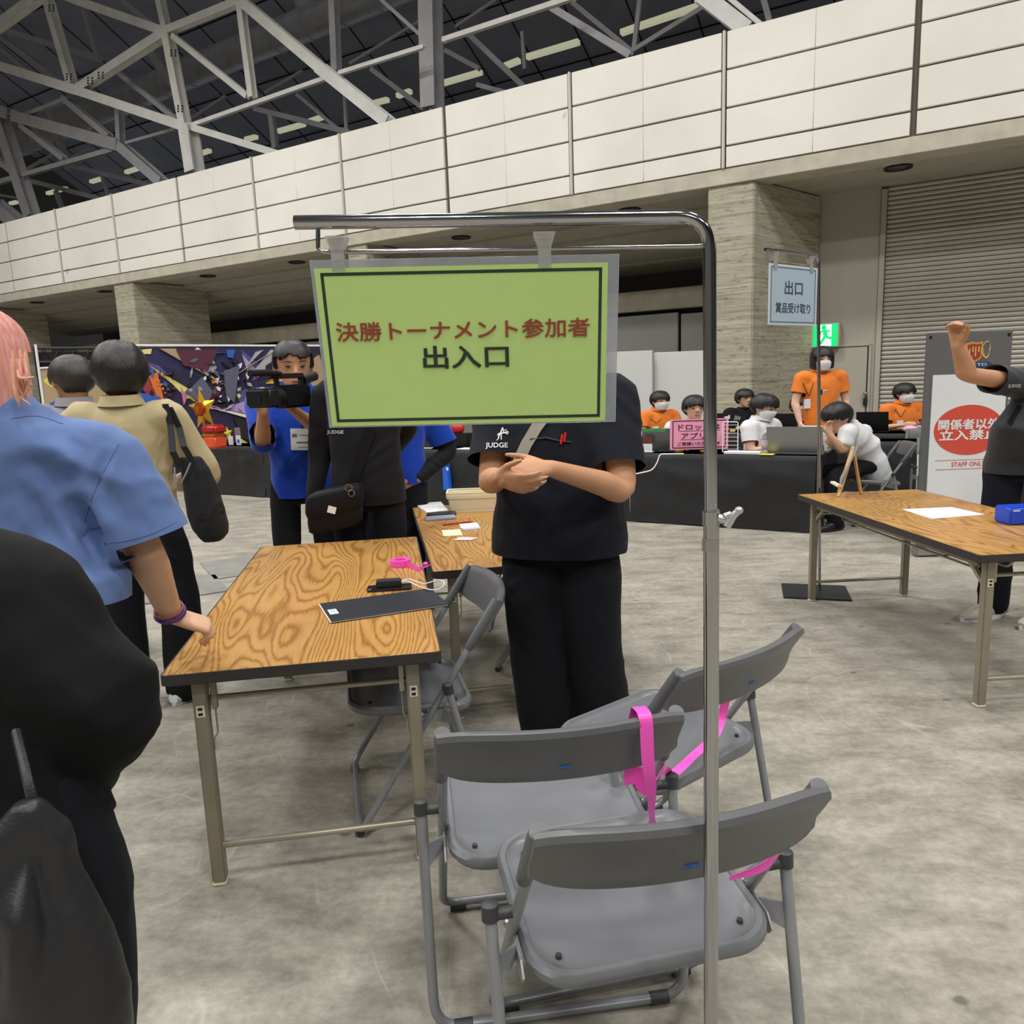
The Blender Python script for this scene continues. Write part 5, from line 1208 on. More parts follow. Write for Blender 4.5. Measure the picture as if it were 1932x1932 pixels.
cv = [cb+py_*.012, cb+px_*.03+py_*.02+np.array([0, 0, .004]), G(800, 1101, .725), G(826, 1094, .735), G(838, 1099, .73), G(834, 1108, .722), G(818, 1113, .716), G(795, 1108, .716), cb+px_*.024-py_*.004+np.array([0, 0, .002]), cb-py_*.006]
pp, _ = smoothpath(cv, [1]*len(cv), 6); tag(MB().tube(pp, .0022, 8).build('charging_cable', M('white_cable', (238, 238, 236), .45)), 'white charging cable looping off the near table beside the power bank', 'cable')
tr = thing('tape_roll', 'roll of bright pink tape near the right edge of the near oak table', 'tape roll', G(757, 1066, TT))
tc = G(755, 1068, TT)+np.array([0, .01, 0]); seg = 36
prof = [(.045, .0005), (.045, .028), (.026, .028), (.026, .0005)]
MB().loft([[tc+np.array([r*math.cos(2*PI*i/seg), r*math.sin(2*PI*i/seg), z]) for i in range(seg)] for r, z in prof+prof[:1]], cap=False).build('tape_coil', m_pinkt, tr)
tl = tc+np.array([.030, -.035, .014])
q = [tl+np.array([-.03, -.008, 0]), tl, G(790, 1073, .71), G(803, 1069, .706), G(812, 1066, .704)]
ribbon(q, [np.array([0, 0, .0135]), np.array([0, 0, .013]), np.array([0, .002, .008]), np.array([0, .004, .003]), np.array([0.004, .009, .001])], None, 'tape_tail', parent=tr)
MB().ell(G(803, 1064, .71), (.012, .010, .009)).build('tape_knot', m_pinkt, tr)
# ------------------------------------------------------------------ things on the second oak table
m_basket = M('cream_basket', (244, 236, 206), .5, spec=.4)
def basket(label, zb, hh, inset):
    bl_, br_ = G(846, 968, TT), G(948, 964, TT); ex = nrm(br_-bl_); ey = np.cross((0, 0, 1), ex); Lb = .325; Wb = .20; o = (bl_+ex*(Lb/2-.004)+ey*(Wb/2))*np.array([1, 1, 0])
    t = thing('basket', label, 'basket', o+np.array([0, 0, zb]), 0, 'cream plastic baskets')
    def rg(z, s, off=0): return [o+ex*p[0]+ey*p[1]+np.array([0, 0, zb+z]) for p in [(a*s, b*s) for a, b in rrect(Lb/2-off, -(Wb/2-off), Wb/2-off, .02, 3)]]
    MB().loft([rg(0, .86), rg(.002, .86)]).build('basket_floor', m_basket, t)
    fr_ = MB(); fr_.loft([rg(hh-.020, .985), rg(hh-.020, 1.02), rg(hh, 1.045), rg(hh, 1.0), rg(hh-.004, .985)], cap=False); fr_.loft([rg(0, .86), rg(0, .875), rg(.014, .885), rg(.014, .87)], cap=False); fr_.build('rim', m_basket, t)
    lat = MB(); n = 30; zs = np.linspace(.014, hh-.018, 11)
    for side in range(4):
        for i in range(n+1 if side % 2 == 0 else 18):
            u_ = i/(n if side % 2 == 0 else 17)*2-1
            def pt(z):
                s = .87+(.985-.87)*(z/hh)
                a, b = (u_*(Lb/2-.012), -Wb/2) if side == 0 else (Lb/2, u_*(Wb/2-.012)) if side == 1 else (u_*(Lb/2-.012), Wb/2) if side == 2 else (-Lb/2, u_*(Wb/2-.012))
                return o+ex*a*s+ey*b*s+np.array([0, 0, zb+z])
            lat.beam(pt(.010), pt(hh-.014), 0.0038, .003, up=tuple(ey if side % 2 == 0 else ex))
        for z in zs:
            s = .87+(.985-.87)*(z/hh); c4 = [(-1, -1), (1, -1), (1, 1), (-1, 1)]; a, b = c4[side], c4[(side+1) % 4]
            lat.beam(o+ex*a[0]*(Lb/2-.004)*s+ey*a[1]*(Wb/2-.001)*s+np.array([0, 0, zb+z]), o+ex*b[0]*(Lb/2-.004)*s+ey*b[1]*(Wb/2-.001)*s+np.array([0, 0, zb+z]), .003, .0038)
    lat.build('lattice_sides', m_basket, t, smooth=False)
    return t
basket('cream lattice basket on the second oak table, lower of two nested ones', TT, .105, 0)
def rim_basket():
    return basket('cream lattice basket nested on top of the other one', TT+.018, .105, 0)
rim_basket()
def slab(name, label, cat, pix, z, th, mat, group=None, bevel=0):
    o = rquad(*pix, z, th).build(name, mat, None, smooth=False, bevel=bevel); return tag(o, label, cat, group)
slab('paper_sheet', 'stack of white papers left of the cream basket on the second oak table', 'paper', ((782, 953), (832, 950), (846, 966), (806, 970)), TT, .012, m_paper)
slab('smartphone', 'black smartphone lying below the cream basket, farther of two', 'phone', ((806, 969), (860, 966), (861, 972), (804, 975)), TT, .009, M('phone_black', (28, 29, 33), .3), 'phones on the second oak table', .002)
slab('smartphone', 'smartphone with a pale lilac rim, nearer of two below the basket', 'phone', ((803, 977), (858, 973), (861, 979), (803, 984)), TT, .009, M('phone_lilac', (150, 152, 178), .35), 'phones on the second oak table', .002)
tag(MB().tube([G(836, 990, TT+.005), G(888, 984, TT+.005), G(893, 983.5, TT+.005)], [.0048, .0048, .002], 10).build('pen', M('red_pen', (196, 30, 36), .35)), 'red pen lying on the second oak table', 'pen')
slab('card', 'white card beside the red pen on the second oak table', 'card', ((866, 989), (900, 986), (905, 994), (870, 997)), TT, .0012, m_paper, 'small cards on the second oak table')
slab('card', 'pale blue card below the white one on the second oak table', 'card', ((871, 995.5), (905, 992.5), (906, 997), (874, 1000)), TT, .0009, M('pale_blue_card', (186, 194, 226), .6), 'small cards on the second oak table')
slab('sticky_note', 'pale yellow sticky note on the second oak table', 'sticky note', ((833, 1001), (868, 999), (873, 1010), (837, 1012)), TT, .002, M('pale_yellow_note', (240, 234, 190), .7))
o = MB().add([G(*q, TT+.001) for q in ((866, 1013), (884, 1013), (903, 1015), (888, 1019), (855, 1019))]+[G(*q, TT+.0025) for q in ((866, 1013), (884, 1013), (903, 1015), (888, 1019), (855, 1019))], [(0, 4, 3, 2, 1), (5, 6, 7, 8, 9)]+[(i, (i+1) % 5, 5+(i+1) % 5, 5+i) for i in range(5)]).build('sticky_note', M('pale_pink_note', (244, 200, 204), .7), smooth=False)
tag(o, 'pale pink arrow-shaped sticky note on the second oak table', 'sticky note')
# ------------------------------------------------------------------ things on the right oak table
slab('paper_sheet', 'single white paper sheet lying on the right oak table', 'paper', ((1701, 961), (1795, 957), (1858, 971), (1758, 979)), TT, .0015, m_paper)
bb = thing('blue_box', 'bright blue plastic box at the right edge on the right oak table', 'box', G(1930, 992, TT))
bq = G(1905, 992, TT); ex = np.array([math.cos(.05), math.sin(.05), 0]); Rq = np.stack([ex, np.cross((0, 0, 1), ex), np.array([0, 0, 1.])], 1)
MB().box(bq+ex*.09+Rq[:, 1]*.06+np.array([0, 0, .044]), (.18, .12, .086), Rq).build('box_body', M('blue_plastic', (24, 74, 206), .3, spec=.5), bb, bevel=.008, seg=3)
MB().box(bq+ex*.03+np.array([0, -.0006, .073]), (.034, .0012, .006), Rq).build('white_mark', m_white, bb, smooth=False)
m_pine = M('pine_wood', (214, 172, 116), .6, var=(20, .12), stretch=(1, 1, .2))
ea = thing('table_easel', 'small wooden A-frame easel holding a dark board, standing on the right oak table', 'easel', G(1600, 933, TT))
Ye = G(1582, 938, TT)[1]; ap = V(1610, 848, Ye+.07)
f0, f1, r0, r1 = G(1582, 938, TT), G(1582, 938, TT)+np.array([.05, .17, 0]), G(1624, 932, TT), G(1624, 932, TT)+np.array([.05, .17, 0])
for a, nm in ((f0, 'front_leg'), (r0, 'rear_leg')):
    MB().beam(a+np.array([0, 0, .004]), ap, .018, .014).build('leg', m_pine, ea, bevel=.002)
    MB().beam(a+np.array([.073, .17, .004]), ap+np.array([.073, .17, 0]), .018, .014).build('leg', m_pine, ea, bevel=.002)
MB().beam(ap, ap+np.array([.073, .17, 0]), .012, .012).build('crossbar', m_pine, ea, bevel=.002)
lg = V(1585, 917, Ye-.005); MB().beam(lg+np.array([-.008, -.01, 0]), lg+np.array([.027, .18, 0]), .03, .014).build('ledge', M('pale_ledge', (226, 218, 190), .6), ea, bevel=.003)
bdc = thing('display_board', 'thin dark board leaning edge-on against the wooden easel', 'board', lg)
bt_, tt_ = V(1584, 911, Ye-.005), V(1620, 836, Ye+.05)
MB().add([bt_+np.array([-.028, -.06, 0]), bt_+np.array([.106, .24, 0]), tt_+np.array([.106, .24, 0]), tt_+np.array([-.028, -.06, 0])]+[p+np.array([.007, -.001, -.001]) for p in (bt_+np.array([-.028, -.06, 0]), bt_+np.array([.106, .24, 0]), tt_+np.array([.106, .24, 0]), tt_+np.array([-.028, -.06, 0]))], [(0, 3, 2, 1), (4, 5, 6, 7), (0, 1, 5, 4), (1, 2, 6, 5), (2, 3, 7, 6), (3, 0, 4, 7)]).build('panel', M('board_grey', (150, 152, 156), .5), bdc, smooth=False)
tbt = thing('drink_bottle', 'small bottle of pale yellow tea with a white cap on the floor', 'bottle', G(1660, 951, 0))
def lathe(o, prof, seg=20): return MB().loft([[np.asarray(o)+np.array([r*math.cos(2*PI*i/seg), r*math.sin(2*PI*i/seg), z]) for i in range(seg)] for r, z in prof])
def bottle(t, o, liq, cap, k=1.0, clear=False):
    lathe(o, [(r*k, z*k) for r, z in ((.030, 0), (.033, .006), (.033, .06), (.031, .07), (.033, .085), (.033, .15), (.030, .165), (.016, .192), (.0125, .198))]).build('bottle_body', liq, t)
    lathe(np.asarray(o)+np.array([0, 0, .197*k]), [(.0150*k, 0), (.0152*k, .015*k), (.0135*k, .017*k)]).build('cap', cap, t)
bottle(tbt, G(1660, 951, 0), M('pale_tea', (188, 176, 96), .2, spec=.6), m_white, 1.1)
# ------------------------------------------------------------------ covered tables
m_drape = cloth('black_drape', (42, 42, 44), rough=.55, var=.12, sheen=.1)
def drape(label, s0, s1, t0, t1, seed, zt=.72):
    t = thing('covered_table', label, 'table', WP((s0+s1)/2, (t0+t1)/2, 0), WY, 'long tables under black cloths')
    ns = 44; g = []
    prof = [(t1, zt-.16), (t1, zt-.08), (t1, zt-.01), (t1-.012, zt), (t0+.20, zt), (t0+.012, zt), (t0, zt-.012)]+[(t0-.004, z) for z in np.linspace(zt-.06, .012, 14)]
    for i in range(ns+1):
        s = s0+(s1-s0)*i/ns; row = []
        for (tt, z) in prof:
            off = 0
            if tt < t0+.01 and z < zt-.03:
                q = noise.noise(Vector((s*1.1+z*2.2, z*3.0+seed, seed*3)))*1.0+.5*noise.noise(Vector((s*3.5-z*3, z*1.5, seed)))
                u_ = (s-s0)/(s1-s0); sw = math.sin((z*9+2.2*math.sin(u_*PI)*1.6+seed)+.8*noise.noise(Vector((s*2, z*2, seed)))); off = -(.030*abs(q)+.014*max(0, sw)**2)*min(1, (zt-z)*5)
            if tt > t1-.01 and z < zt-.03: off = .01*math.sin(s*9)
            row.append(WP(s, tt+off, z))
        g.append(row)
    MB().sheet(g, .003, WN*.0+np.array([0, 0, -1.0])*.0+(-WN)).build('tablecloth', m_drape, t)
    for s in (s0, s1):
        n_ = WU*(1 if s == s1 else -1)
        gg = [[WP(s, t0+(t1-t0)*a, z)+n_*(.012*abs(noise.noise(Vector((a*5, z*2, seed+s))))) for a in np.linspace(0.01, .99, 9)] for z in np.linspace(zt-.004, .015, 8)]
        MB().sheet(gg, .003, n_).build('cloth_end', m_drape, t)
    MB().box(WP((s0+s1)/2, (t0+t1)/2, zt-.024), (s1-s0-.02, t1-t0-.03, .035), R3).build('tabletop', m_under, t, smooth=False)
    for s in (s0+.12, s1-.12):
        for tt in (t0+.07, t1-.07): MB().box(WP(s, tt, (zt-.03)/2), (.035, .035, zt-.05), R3).build('leg', m_leg, t)
    return t
edges = [-10.36, -8.53, -6.70, -4.87, -3.04, -1.215]
names_ = ['black-draped table at the far left with the gold star on it', 'black-draped table behind the camcorder operator', 'black-draped table behind the cream baskets', 'black-draped table behind the person with clasped hands', 'black-draped table with the pink sign and the silver laptop']
for i in range(5): drape(names_[i], edges[i]+.006, edges[i+1]-.006, 7.41, 7.94, 3.1*i+1)
drape('black-draped table in the rear row before the white partition', -6.5, -4.72, 10.2, 10.8, 21); drape('black-draped table in the rear row before the concrete pillar', -4.70, -2.92, 10.2, 10.8, 23); drape('black-draped table in the rear row before the roller shutter', -2.90, -.3, 10.2, 10.8, 25)
drape('black-draped table end showing left of the staff banner', -.95, .75, 9.05, 9.5, 27)
FT, RT = .7215, .7215
def onf(x, y, z=FT): return G(x, y, z)
def wbox(mb, p, d): return mb.box(p, d, R3)
def laptop(label, s, t, mat, w_=.33, d_=.23, openr=1.95, facing=1, mark=None):
    """back of the lid faces the camera"""
    b = np.array(WP(s, t, FT)); T = thing('laptop', label, 'laptop', b, 0, 'open laptops on the black tables')
    MB().box(b+WN*(d_/2)+np.array([0, 0, .009]), (w_, d_, .016), R3).build('keyboard_base', mat, T, bevel=.004)
    a = .30; up = np.array([0, 0, 1.0])*math.cos(a)-WN*math.sin(a)*-1*-1
    up = np.array([0, 0, math.cos(a)])-WN*math.sin(a); Rl = np.stack([WU, up, np.cross(WU, up)], 1)
    lid = MB().box(b+WN*.006+np.array([0, 0, .016])+up*(d_/2), (w_, d_, .007), Rl).build('lid', mat, T, bevel=.003)
    MB().box(b+WN*.006+np.array([0, 0, .016])+up*(d_/2)+np.cross(WU, up)*-.0042*(1 if (np.cross(WU, up)@WN) < 0 else -1), (w_-.02, d_-.02, .001), Rl).build('screen', M('screen_dark', (30, 34, 40), .25), T, smooth=False)
    return T, b, up, Rl
def fs(x, y):
    p = onf(x, y); return float(p@WU), float(p@WN)
m_silver = M('laptop_silver', (148, 150, 150), .4, .6); m_lapb = M('laptop_black', (20, 21, 24), .42)
s_, _ = fs(1494, 858); laptop('large silver laptop seen from behind on the front black table', s_+.02, 7.52, m_silver, .50, .26)
s_, _ = fs(1232, 856); T_, b_, up_, Rl_ = laptop('grey laptop with a green sticker strip along its top edge', s_, 7.58, M('laptop_grey', (112, 114, 118), .4, .5), .36, .24)
nl_ = np.cross(WU, up_); nl_ = nl_ if nl_@WN < 0 else -nl_
MB().box(b_+WN*.006+np.array([0, 0, .016])+up_*.222+nl_*.0042-WU*.05, (.26, .035, .001), Rl_).build('green_strip', M('green_strip', (86, 160, 96), .5), T_, smooth=False)
def rearpt(x, t=10.4):
    d = ray(x, 800); p = EYEP+d*(t/(d@WN)); return float(p@WU)
laptop('black laptop before the orange polo at the roller shutter', rearpt(1646, 10.35), 10.35, m_lapb, .36, .25)
laptop('black laptop left of the standing orange polo on the rear table', rearpt(1478, 10.35), 10.35, m_lapb, .36, .24)
# black panel with white emblems, standing in for a dark printed cloth
s_ = rearpt(1374, 10.35); dpn = thing('display_board', 'long low black board standing in for an emblem-printed cloth on the rear table', 'board', WP(s_, 10.32, FT))
MB().box(WP(s_, 10.32, FT+.19), (.46, .02, .13), R3).build('panel', m_lapb, dpn, bevel=.002)
MB().box(WP(s_, 10.34, FT+.065), (.08, .03, .13), R3).build('stand', m_lapb, dpn); MB().box(WP(s_, 10.34, FT+.005), (.2, .12, .01), R3).build('stand_base', m_lapb, dpn)
em = MB()
for (x, z, w2, h2) in ((-.01, .19, .06, .05), (.02, .205, .03, .05), (-.03, .18, .03, .06)): em.box(WP(s_+x, 10.309, FT+z), (w2*.8, .002, h2), R3)
for k in range(4): em.beam(WP(s_+.09+k*.022, 10.309, FT+.165), WP(s_+.11+k*.02, 10.309, FT+.225-.006*k), .006, .002, up=WN)
em.build('emblem', m_white, dpn, smooth=False)
MB().ell(WP(s_-.16, 10.309, FT+.19), (.02, .002, .03)).build('gold_emblem', M('dull_gold', (120, 104, 60), .5), dpn)
tag(lathe(WP(rearpt(1376, 10.5), 10.52, FT), [(.10, 0), (.13, .01), (.13, .02), (.085, .03), (.08, .10), (.06, .125), (.01, .13)], 24).build('cap', cloth('black_felt', (24, 24, 27))), 'black hat resting behind the low black board', 'hat')
# pink sign and rack
pkg = thing('table_sign', 'pink printed sign with a dark border and Japanese lettering on the front black table', 'sign', onf(1320, 850))
c_ = V(1319, 819, float(onf(1320, 852)[1])-.02); ax = nrm(V(1374, 817, c_[1]-.33*0)-V(1264, 820, c_[1])); Yk = c_[1]
wk, hk = 110*Yk/FPX, 57*Yk/FPX; ayk = np.array([.04, 0, 1.0]); ayk = nrm(ayk-ax*(ax@ayk)); nk = np.cross(ax, ayk); Rk = np.stack([ax, ayk, nk], 1)
MB().box(c_, (wk, hk, .003), Rk).build('paper', M('pink_paper', (240, 160, 190), .5), pkg, smooth=False)
bk2 = MB()
for (x, y, w2, h2) in ((0, .44, .90, .035), (0, -.44, .90, .035), (-.45, 0, .018, .88), (.45, 0, .018, .88)): bk2.box(c_+ax*x*wk+ayk*y*hk+nk*.002, (w2*wk, h2*hk, .001), Rk)
m_plum = M('plum_ink', (84, 26, 62), .5); bk2.build('border', m_plum, pkg, smooth=False)
text('ドロップは', m_plum, pkg, c_+ayk*hk*.24+nk*.002, ax, ayk, width=wk*.72, height=hk*.20, bold=.02)
text('アプリに', m_plum, pkg, c_-ayk*hk*.05+nk*.002-ax*.01, ax, ayk, width=wk*.58, height=hk*.20, bold=.02)
text('ご登録いただけます', m_plum, pkg, c_-ayk*hk*.31+nk*.002, ax, ayk, width=wk*.74, height=hk*.12, bold=.02)
ul = MB(); ul.box(c_+ayk*hk*.11+nk*.002, (wk*.70, hk*.018, .001), Rk); ul.box(c_-ayk*hk*.175+nk*.002-ax*.01, (wk*.6, hk*.018, .001), Rk); ul.build('underline', m_plum, pkg, smooth=False)
MB().beam(c_-ayk*(hk/2)+nk*-.01, c_-ayk*(hk/2)-np.array([0, -.06, .0])+nk*-.05, .10, .004).build('stand_foot', m_sat, pkg)
MB().beam(c_-nk*.005, np.array([c_[0], c_[1]+.12, FT+.003]), .06, .003).build('back_strut', m_sat, pkg)
sr_, _ = fs(1383, 853); rk = thing('wire_rack', 'white wire rack standing behind the right edge of the pink sign', 'rack', WP(sr_, 7.66, FT))
for (a, b) in ((-.10, .05),):
    pts = [WP(sr_+a, 7.64, FT+.003), WP(sr_+a, 7.64, FT+.30), WP(sr_+b, 7.64, FT+.30), WP(sr_+b, 7.64, FT+.003)]; MB().tube(bend(pts, .02, 4), .005, 8).build('wire_frame', m_white, rk)
wr = MB()
for k in range(7): wr.cyl(WP(sr_-.10, 7.64, FT+.03+k*.04), WP(sr_+.05, 7.64, FT+.03+k*.04), .0025, 6)
wr.build('cross_wires', m_white, rk); MB().box(WP(sr_-.02, 7.68, FT+.002), (.16, .10, .004), R3).build('rack_base', m_white, rk)
tag(MB().box(WP(sr_+.0, 7.63, FT+.215), (.05, .004, .02), R3).build('price_tag', M('yellow_tag', (214, 208, 90), .5)), 'small yellow tag clipped to the white wire rack', 'tag')
# small things on the front table
bt2 = thing('drink_bottle', 'clear plastic bottle with a white cap beside the silver laptop', 'bottle', onf(1444, 855))
sb, _ = fs(1445, 856); bottle(bt2, WP(sb, 7.50, FT), M('clear_pet', (214, 212, 214), .1, trans=.75, spec=.6), m_white, 1.0)
MB().loft([[np.array(WP(sb, 7.50, FT))+np.array([.0345*math.cos(2*PI*i/18), .0345*math.sin(2*PI*i/18), z]) for i in range(18)] for z in (.085, .14)], cap=False).build('bottle_label', M('pale_pink_label', (196, 180, 182), .5), bt2)
sb, _ = fs(1400, 857); tag(MB().box(WP(sb, 7.52, FT+.012), (.34, .16, .022), R3).build('paper_sheet', m_paper, bevel=.002), 'stack of white papers on the front black table beside the clear bottle', 'paper')
sb, _ = fs(1450, 857); tag(MB().box(WP(sb, 7.45, FT+.005), (.13, .09, .008), R3).build('sticky_note', M('yellow_pad', (226, 220, 90), .6), bevel=.001), 'yellow note pad under the clear bottle by the silver laptop', 'note pad')
ms_, _ = fs(1399, 850); tag(MB().ell(WP(ms_, 7.72, FT+.022), (.035, .05, .022), R3).build('computer_mouse', m_lapb), 'black computer mouse by the hand of the person with earbuds', 'mouse')
pr = thing('printer', 'white desktop printer behind the silver laptop', 'printer', onf(1515, 850)); sp_, _ = fs(1512, 848)
MB().box(WP(sp_+.10, 7.80, FT+.10), (.44, .26, .19), R3).build('printer_body', M('printer_white', (226, 228, 232), .4), pr, bevel=.02, seg=3)
MB().box(WP(sp_+.14, 7.80, FT+.222), (.20, .16, .05), R3).build('paper_feed', M('printer_white', (226, 228, 232), .4), pr, bevel=.01)
MB().box(WP(sp_+.02, 7.667, FT+.13), (.03, .004, .012), R3).build('slot', m_gap, pr, smooth=False)
MB().tube(bend([WP(sp_+.12, 7.66, FT+.12), WP(sp_+.2, 7.60, FT+.15), WP(sp_+.27, 7.58, FT+.10), WP(sp_+.28, 7.56, FT+.04)], .05, 5), .006, 8).build('power_cord', m_blackp, pr)
sb, _ = fs(1570, 860); tag(MB().box(WP(-1.36, 7.60, FT+.004), (.22, .14, .006), R3).build('document_folder', M('blue_folder', (70, 74, 190), .4), bevel=.001), 'thin blue folder at the right end of the front black table', 'folder')
ab = thing('card_holder', 'small stand of white and rust coloured cards beside the grey laptop', 'card stand', onf(1205, 856)); sc1, _ = fs(1208, 857)
for k, (z, mt_, hh) in enumerate(((.045, m_white, .085), (.125, M('rust_card', (104, 50, 36), .5), .07))): MB().box(WP(sc1, 7.50, FT+z), (.10, .006, hh), R3).build('card', mt_, ab, bevel=.001)
MB().box(WP(sc1, 7.52, FT+.004), (.11, .06, .008), R3).build('holder_base', m_white, ab)
sw, _ = fs(1192, 850); tag(MB().ell(WP(sw, 7.66, FT+.10), (.07, .07, .11), R3).build('white_bag', M('white_plastic_bag', (236, 238, 240), .4)), 'white rounded plastic bag at the left of the grey laptop', 'bag')
cb_ = [onf(1290, 857)+np.array([0, -.0, .004]), onf(1262, 857)+np.array([0, -.02, .004])]+[V(x, y, float(onf(1240, 856)[1])-.10) for x, y in ((1246, 858), (1240, 872), (1230, 886), (1210, 892), (1190, 895), (1165, 897))]
pp, _ = smoothpath(cb_, [1]*len(cb_), 5); tag(MB().tube(pp, .006, 8).build('network_cable', M('white_cable', (238, 238, 236), .45)), 'white cord drooping over the front of the black cloth', 'cord')
for (x, lab) in ((1287, 'left'), (1338, 'right')):
    sx2, _ = fs(x, 853); tt_ = thing('snack_bowl', 'small amber glass dish under the pink sign, %s of the pair' % ('nearer its left edge,' if lab == 'left' else 'nearer the pole,'), 'dish', WP(sx2, 7.47, FT), 0, 'amber dishes under the pink sign')
    lathe(WP(sx2, 7.47, FT), [(.025, 0), (.045, .015), (.05, .03), (.046, .03), (.04, .016), (.01, .008)]).build('dish', M('amber_glass', (150, 104, 30), .2, spec=.6), tt_)
tag(MB().ell(WP(rearpt(1718, 10.36), 10.36, FT+.04), (.085, .06, .045), R3).build('pink_pouch', M('pink_cloth', (236, 170, 206), .7)), 'pale pink pouch on the rear table before the roller shutter', 'pouch')
tag(MB().box(WP(rearpt(1728, 10.28), 10.27, FT+.02), (.10, .04, .035), R3).build('tissue_pack', M('pale_grey_pack', (196, 198, 206), .5), bevel=.01), 'small pale grey pack in front of the pink pouch', 'pack')
# things on the table behind the cream baskets
s9, _ = fs(890, 848); tag(MB().box(WP(s9+.1, 7.55, FT+.004), (.62, .2, .006), R3).build('paper_sheet', m_paper), 'white papers on the black table behind the cream baskets', 'paper')
s8, _ = fs(882, 838); lb_ = thing('equipment_case', 'black hard equipment case on the table behind the cream baskets', 'case', WP(s8, 7.8, FT)); MB().box(WP(s8+.1, 7.82, FT+.085), (.42, .22, .165), R3).build('case_body', m_lapb, lb_, bevel=.01); MB().box(WP(s8+.0, 7.70, FT+.12), (.10, .02, .02), R3).build('handle', m_blackp, lb_)
s7, _ = fs(915, 848); laptop('white laptop half hidden behind the person with clasped hands', s7+.12, 7.6, M('laptop_white', (222, 222, 224), .4), .30, .24)
rr_ = fs(887, 812); tag(MB().ell(WP(s8+.1, 7.82, FT+.23), (.09, .07, .075), R3).build('red_pouch', M('red_gloss', (206, 48, 46), .35)), 'glossy red pouch on top of the black equipment case', 'pouch')
s6, _ = fs(788, 848); cr = thing('display_stand', 'clear acrylic stand with a white rim on the table behind the shoulder bag', 'stand', WP(s6, 7.55, FT))
MB().tube(bend([WP(s6-.2, 7.5, FT+.005), WP(s6+.16, 7.5, FT+.005), WP(s6+.14, 7.5, FT+.10), WP(s6-.05, 7.5, FT+.12)], .05, 6), .008, 8).build('white_rim', m_white, cr)
MB().box(WP(s6-.02, 7.56, FT+.12), (.24, .06, .24), R3).build('dark_block', M('smoked_block', (54, 58, 56), .3), cr, bevel=.01)
bbg = thing('standin_bag', 'bright blue bag standing in for an unclear blue strip before the black-draped table', 'bag', WL(842, 900, 7.34))  # bag shape stands in for a blue strip of unknown nature
MB().add([WL(834, 880, 7.31), WL(842, 862, 7.31), WL(848, 925, 7.31), WL(836, 925, 7.31)]+[np.asarray(p)+WN*.06 for p in (WL(834, 880, 7.31), WL(842, 862, 7.31), WL(848, 925, 7.31), WL(836, 925, 7.31))], [(0, 3, 2, 1), (4, 5, 6, 7), (0, 1, 5, 4), (1, 2, 6, 5), (2, 3, 7, 6), (3, 0, 4, 7)]).build('bag_body', M('blue_bag', (30, 104, 226), .45), bbg, bevel=.006)
MB().tube([WL(842, 864, 7.33), WL(842, 851, 7.38), WL(843, 848.5, 7.46)], .006, 6).build('handle', m_bagn, bbg)
MB().ell(WL(844, 885, 7.305), (.014, .003, .022)).build('white_logo', m_white, bbg)
# left table display
gs = thing('star_ornament', 'large gold star ornament with a red jewelled centre on the far left black table', 'ornament', onf(385, 840))
Yg = 10.95; gc_ = V(382, 772, Yg); gx = nrm(np.array([.86, -.5, 0])); gz = np.array([0, 0, 1.0]); gn = np.cross(gx, gz)
def star(mb, c, r, ri, dep, ax, ay, az, tilt=0):
    pts = [(r if k % 2 == 0 else ri, tilt+PI/2+k*PI/5) for k in range(10)]
    vs = [np.asarray(c)+ax*q*math.cos(a)+ay*q*math.sin(a) for q, a in pts]+[np.asarray(c)+az*dep, np.asarray(c)-az*dep]
    return mb.add(vs, [(k, (k+1) % 10, 10) for k in range(10)]+[((k+1) % 10, k, 11) for k in range(10)])
m_gold = M('gold_foil', (222, 166, 52), .28, .85)
star(MB(), gc_, .30, .135, .07, gx, gz, gn, .12).build('star', m_gold, gs, smooth=False)
MB().prism(circ(.11, 6), gc_+gn*.02, gx, gz, gn, .06).build('jewel', M('red_jewel', (176, 70, 34), .25, .3), gs, bevel=.015)
MB().prism([(-.05, .04), (.05, .04), (0, -.06)], gc_+gn*.08, gx, gz, gn, .008).build('jewel_facet', m_gold, gs, smooth=False)
MB().cyl(gc_-gz*.12, np.array([gc_[0], gc_[1], FT]), .02, 10).build('stand_post', m_gold, gs)
rd = thing('toy_standin', 'red boxes with a gold band standing in for a toy figure below the gold star', 'box', onf(402, 838)); rc_ = V(402, 812, 10.75); rc_[2] = FT  # plain stacked boxes stand in for a red toy figure
MB().box(rc_+np.array([0, 0, .09]), (.30, .22, .17), R3).build('box_body', M('orange_red_gloss', (226, 84, 52), .3), rd, bevel=.03, seg=3)
MB().box(rc_+np.array([0, 0, .19]), (.27, .2, .03), R3).build('gold_band', m_gold, rd, bevel=.008)
MB().box(rc_+np.array([.01, 0, .27]), (.32, .22, .13), R3).build('box_lid', M('deep_red_gloss', (176, 34, 30), .3), rd, bevel=.04, seg=3)
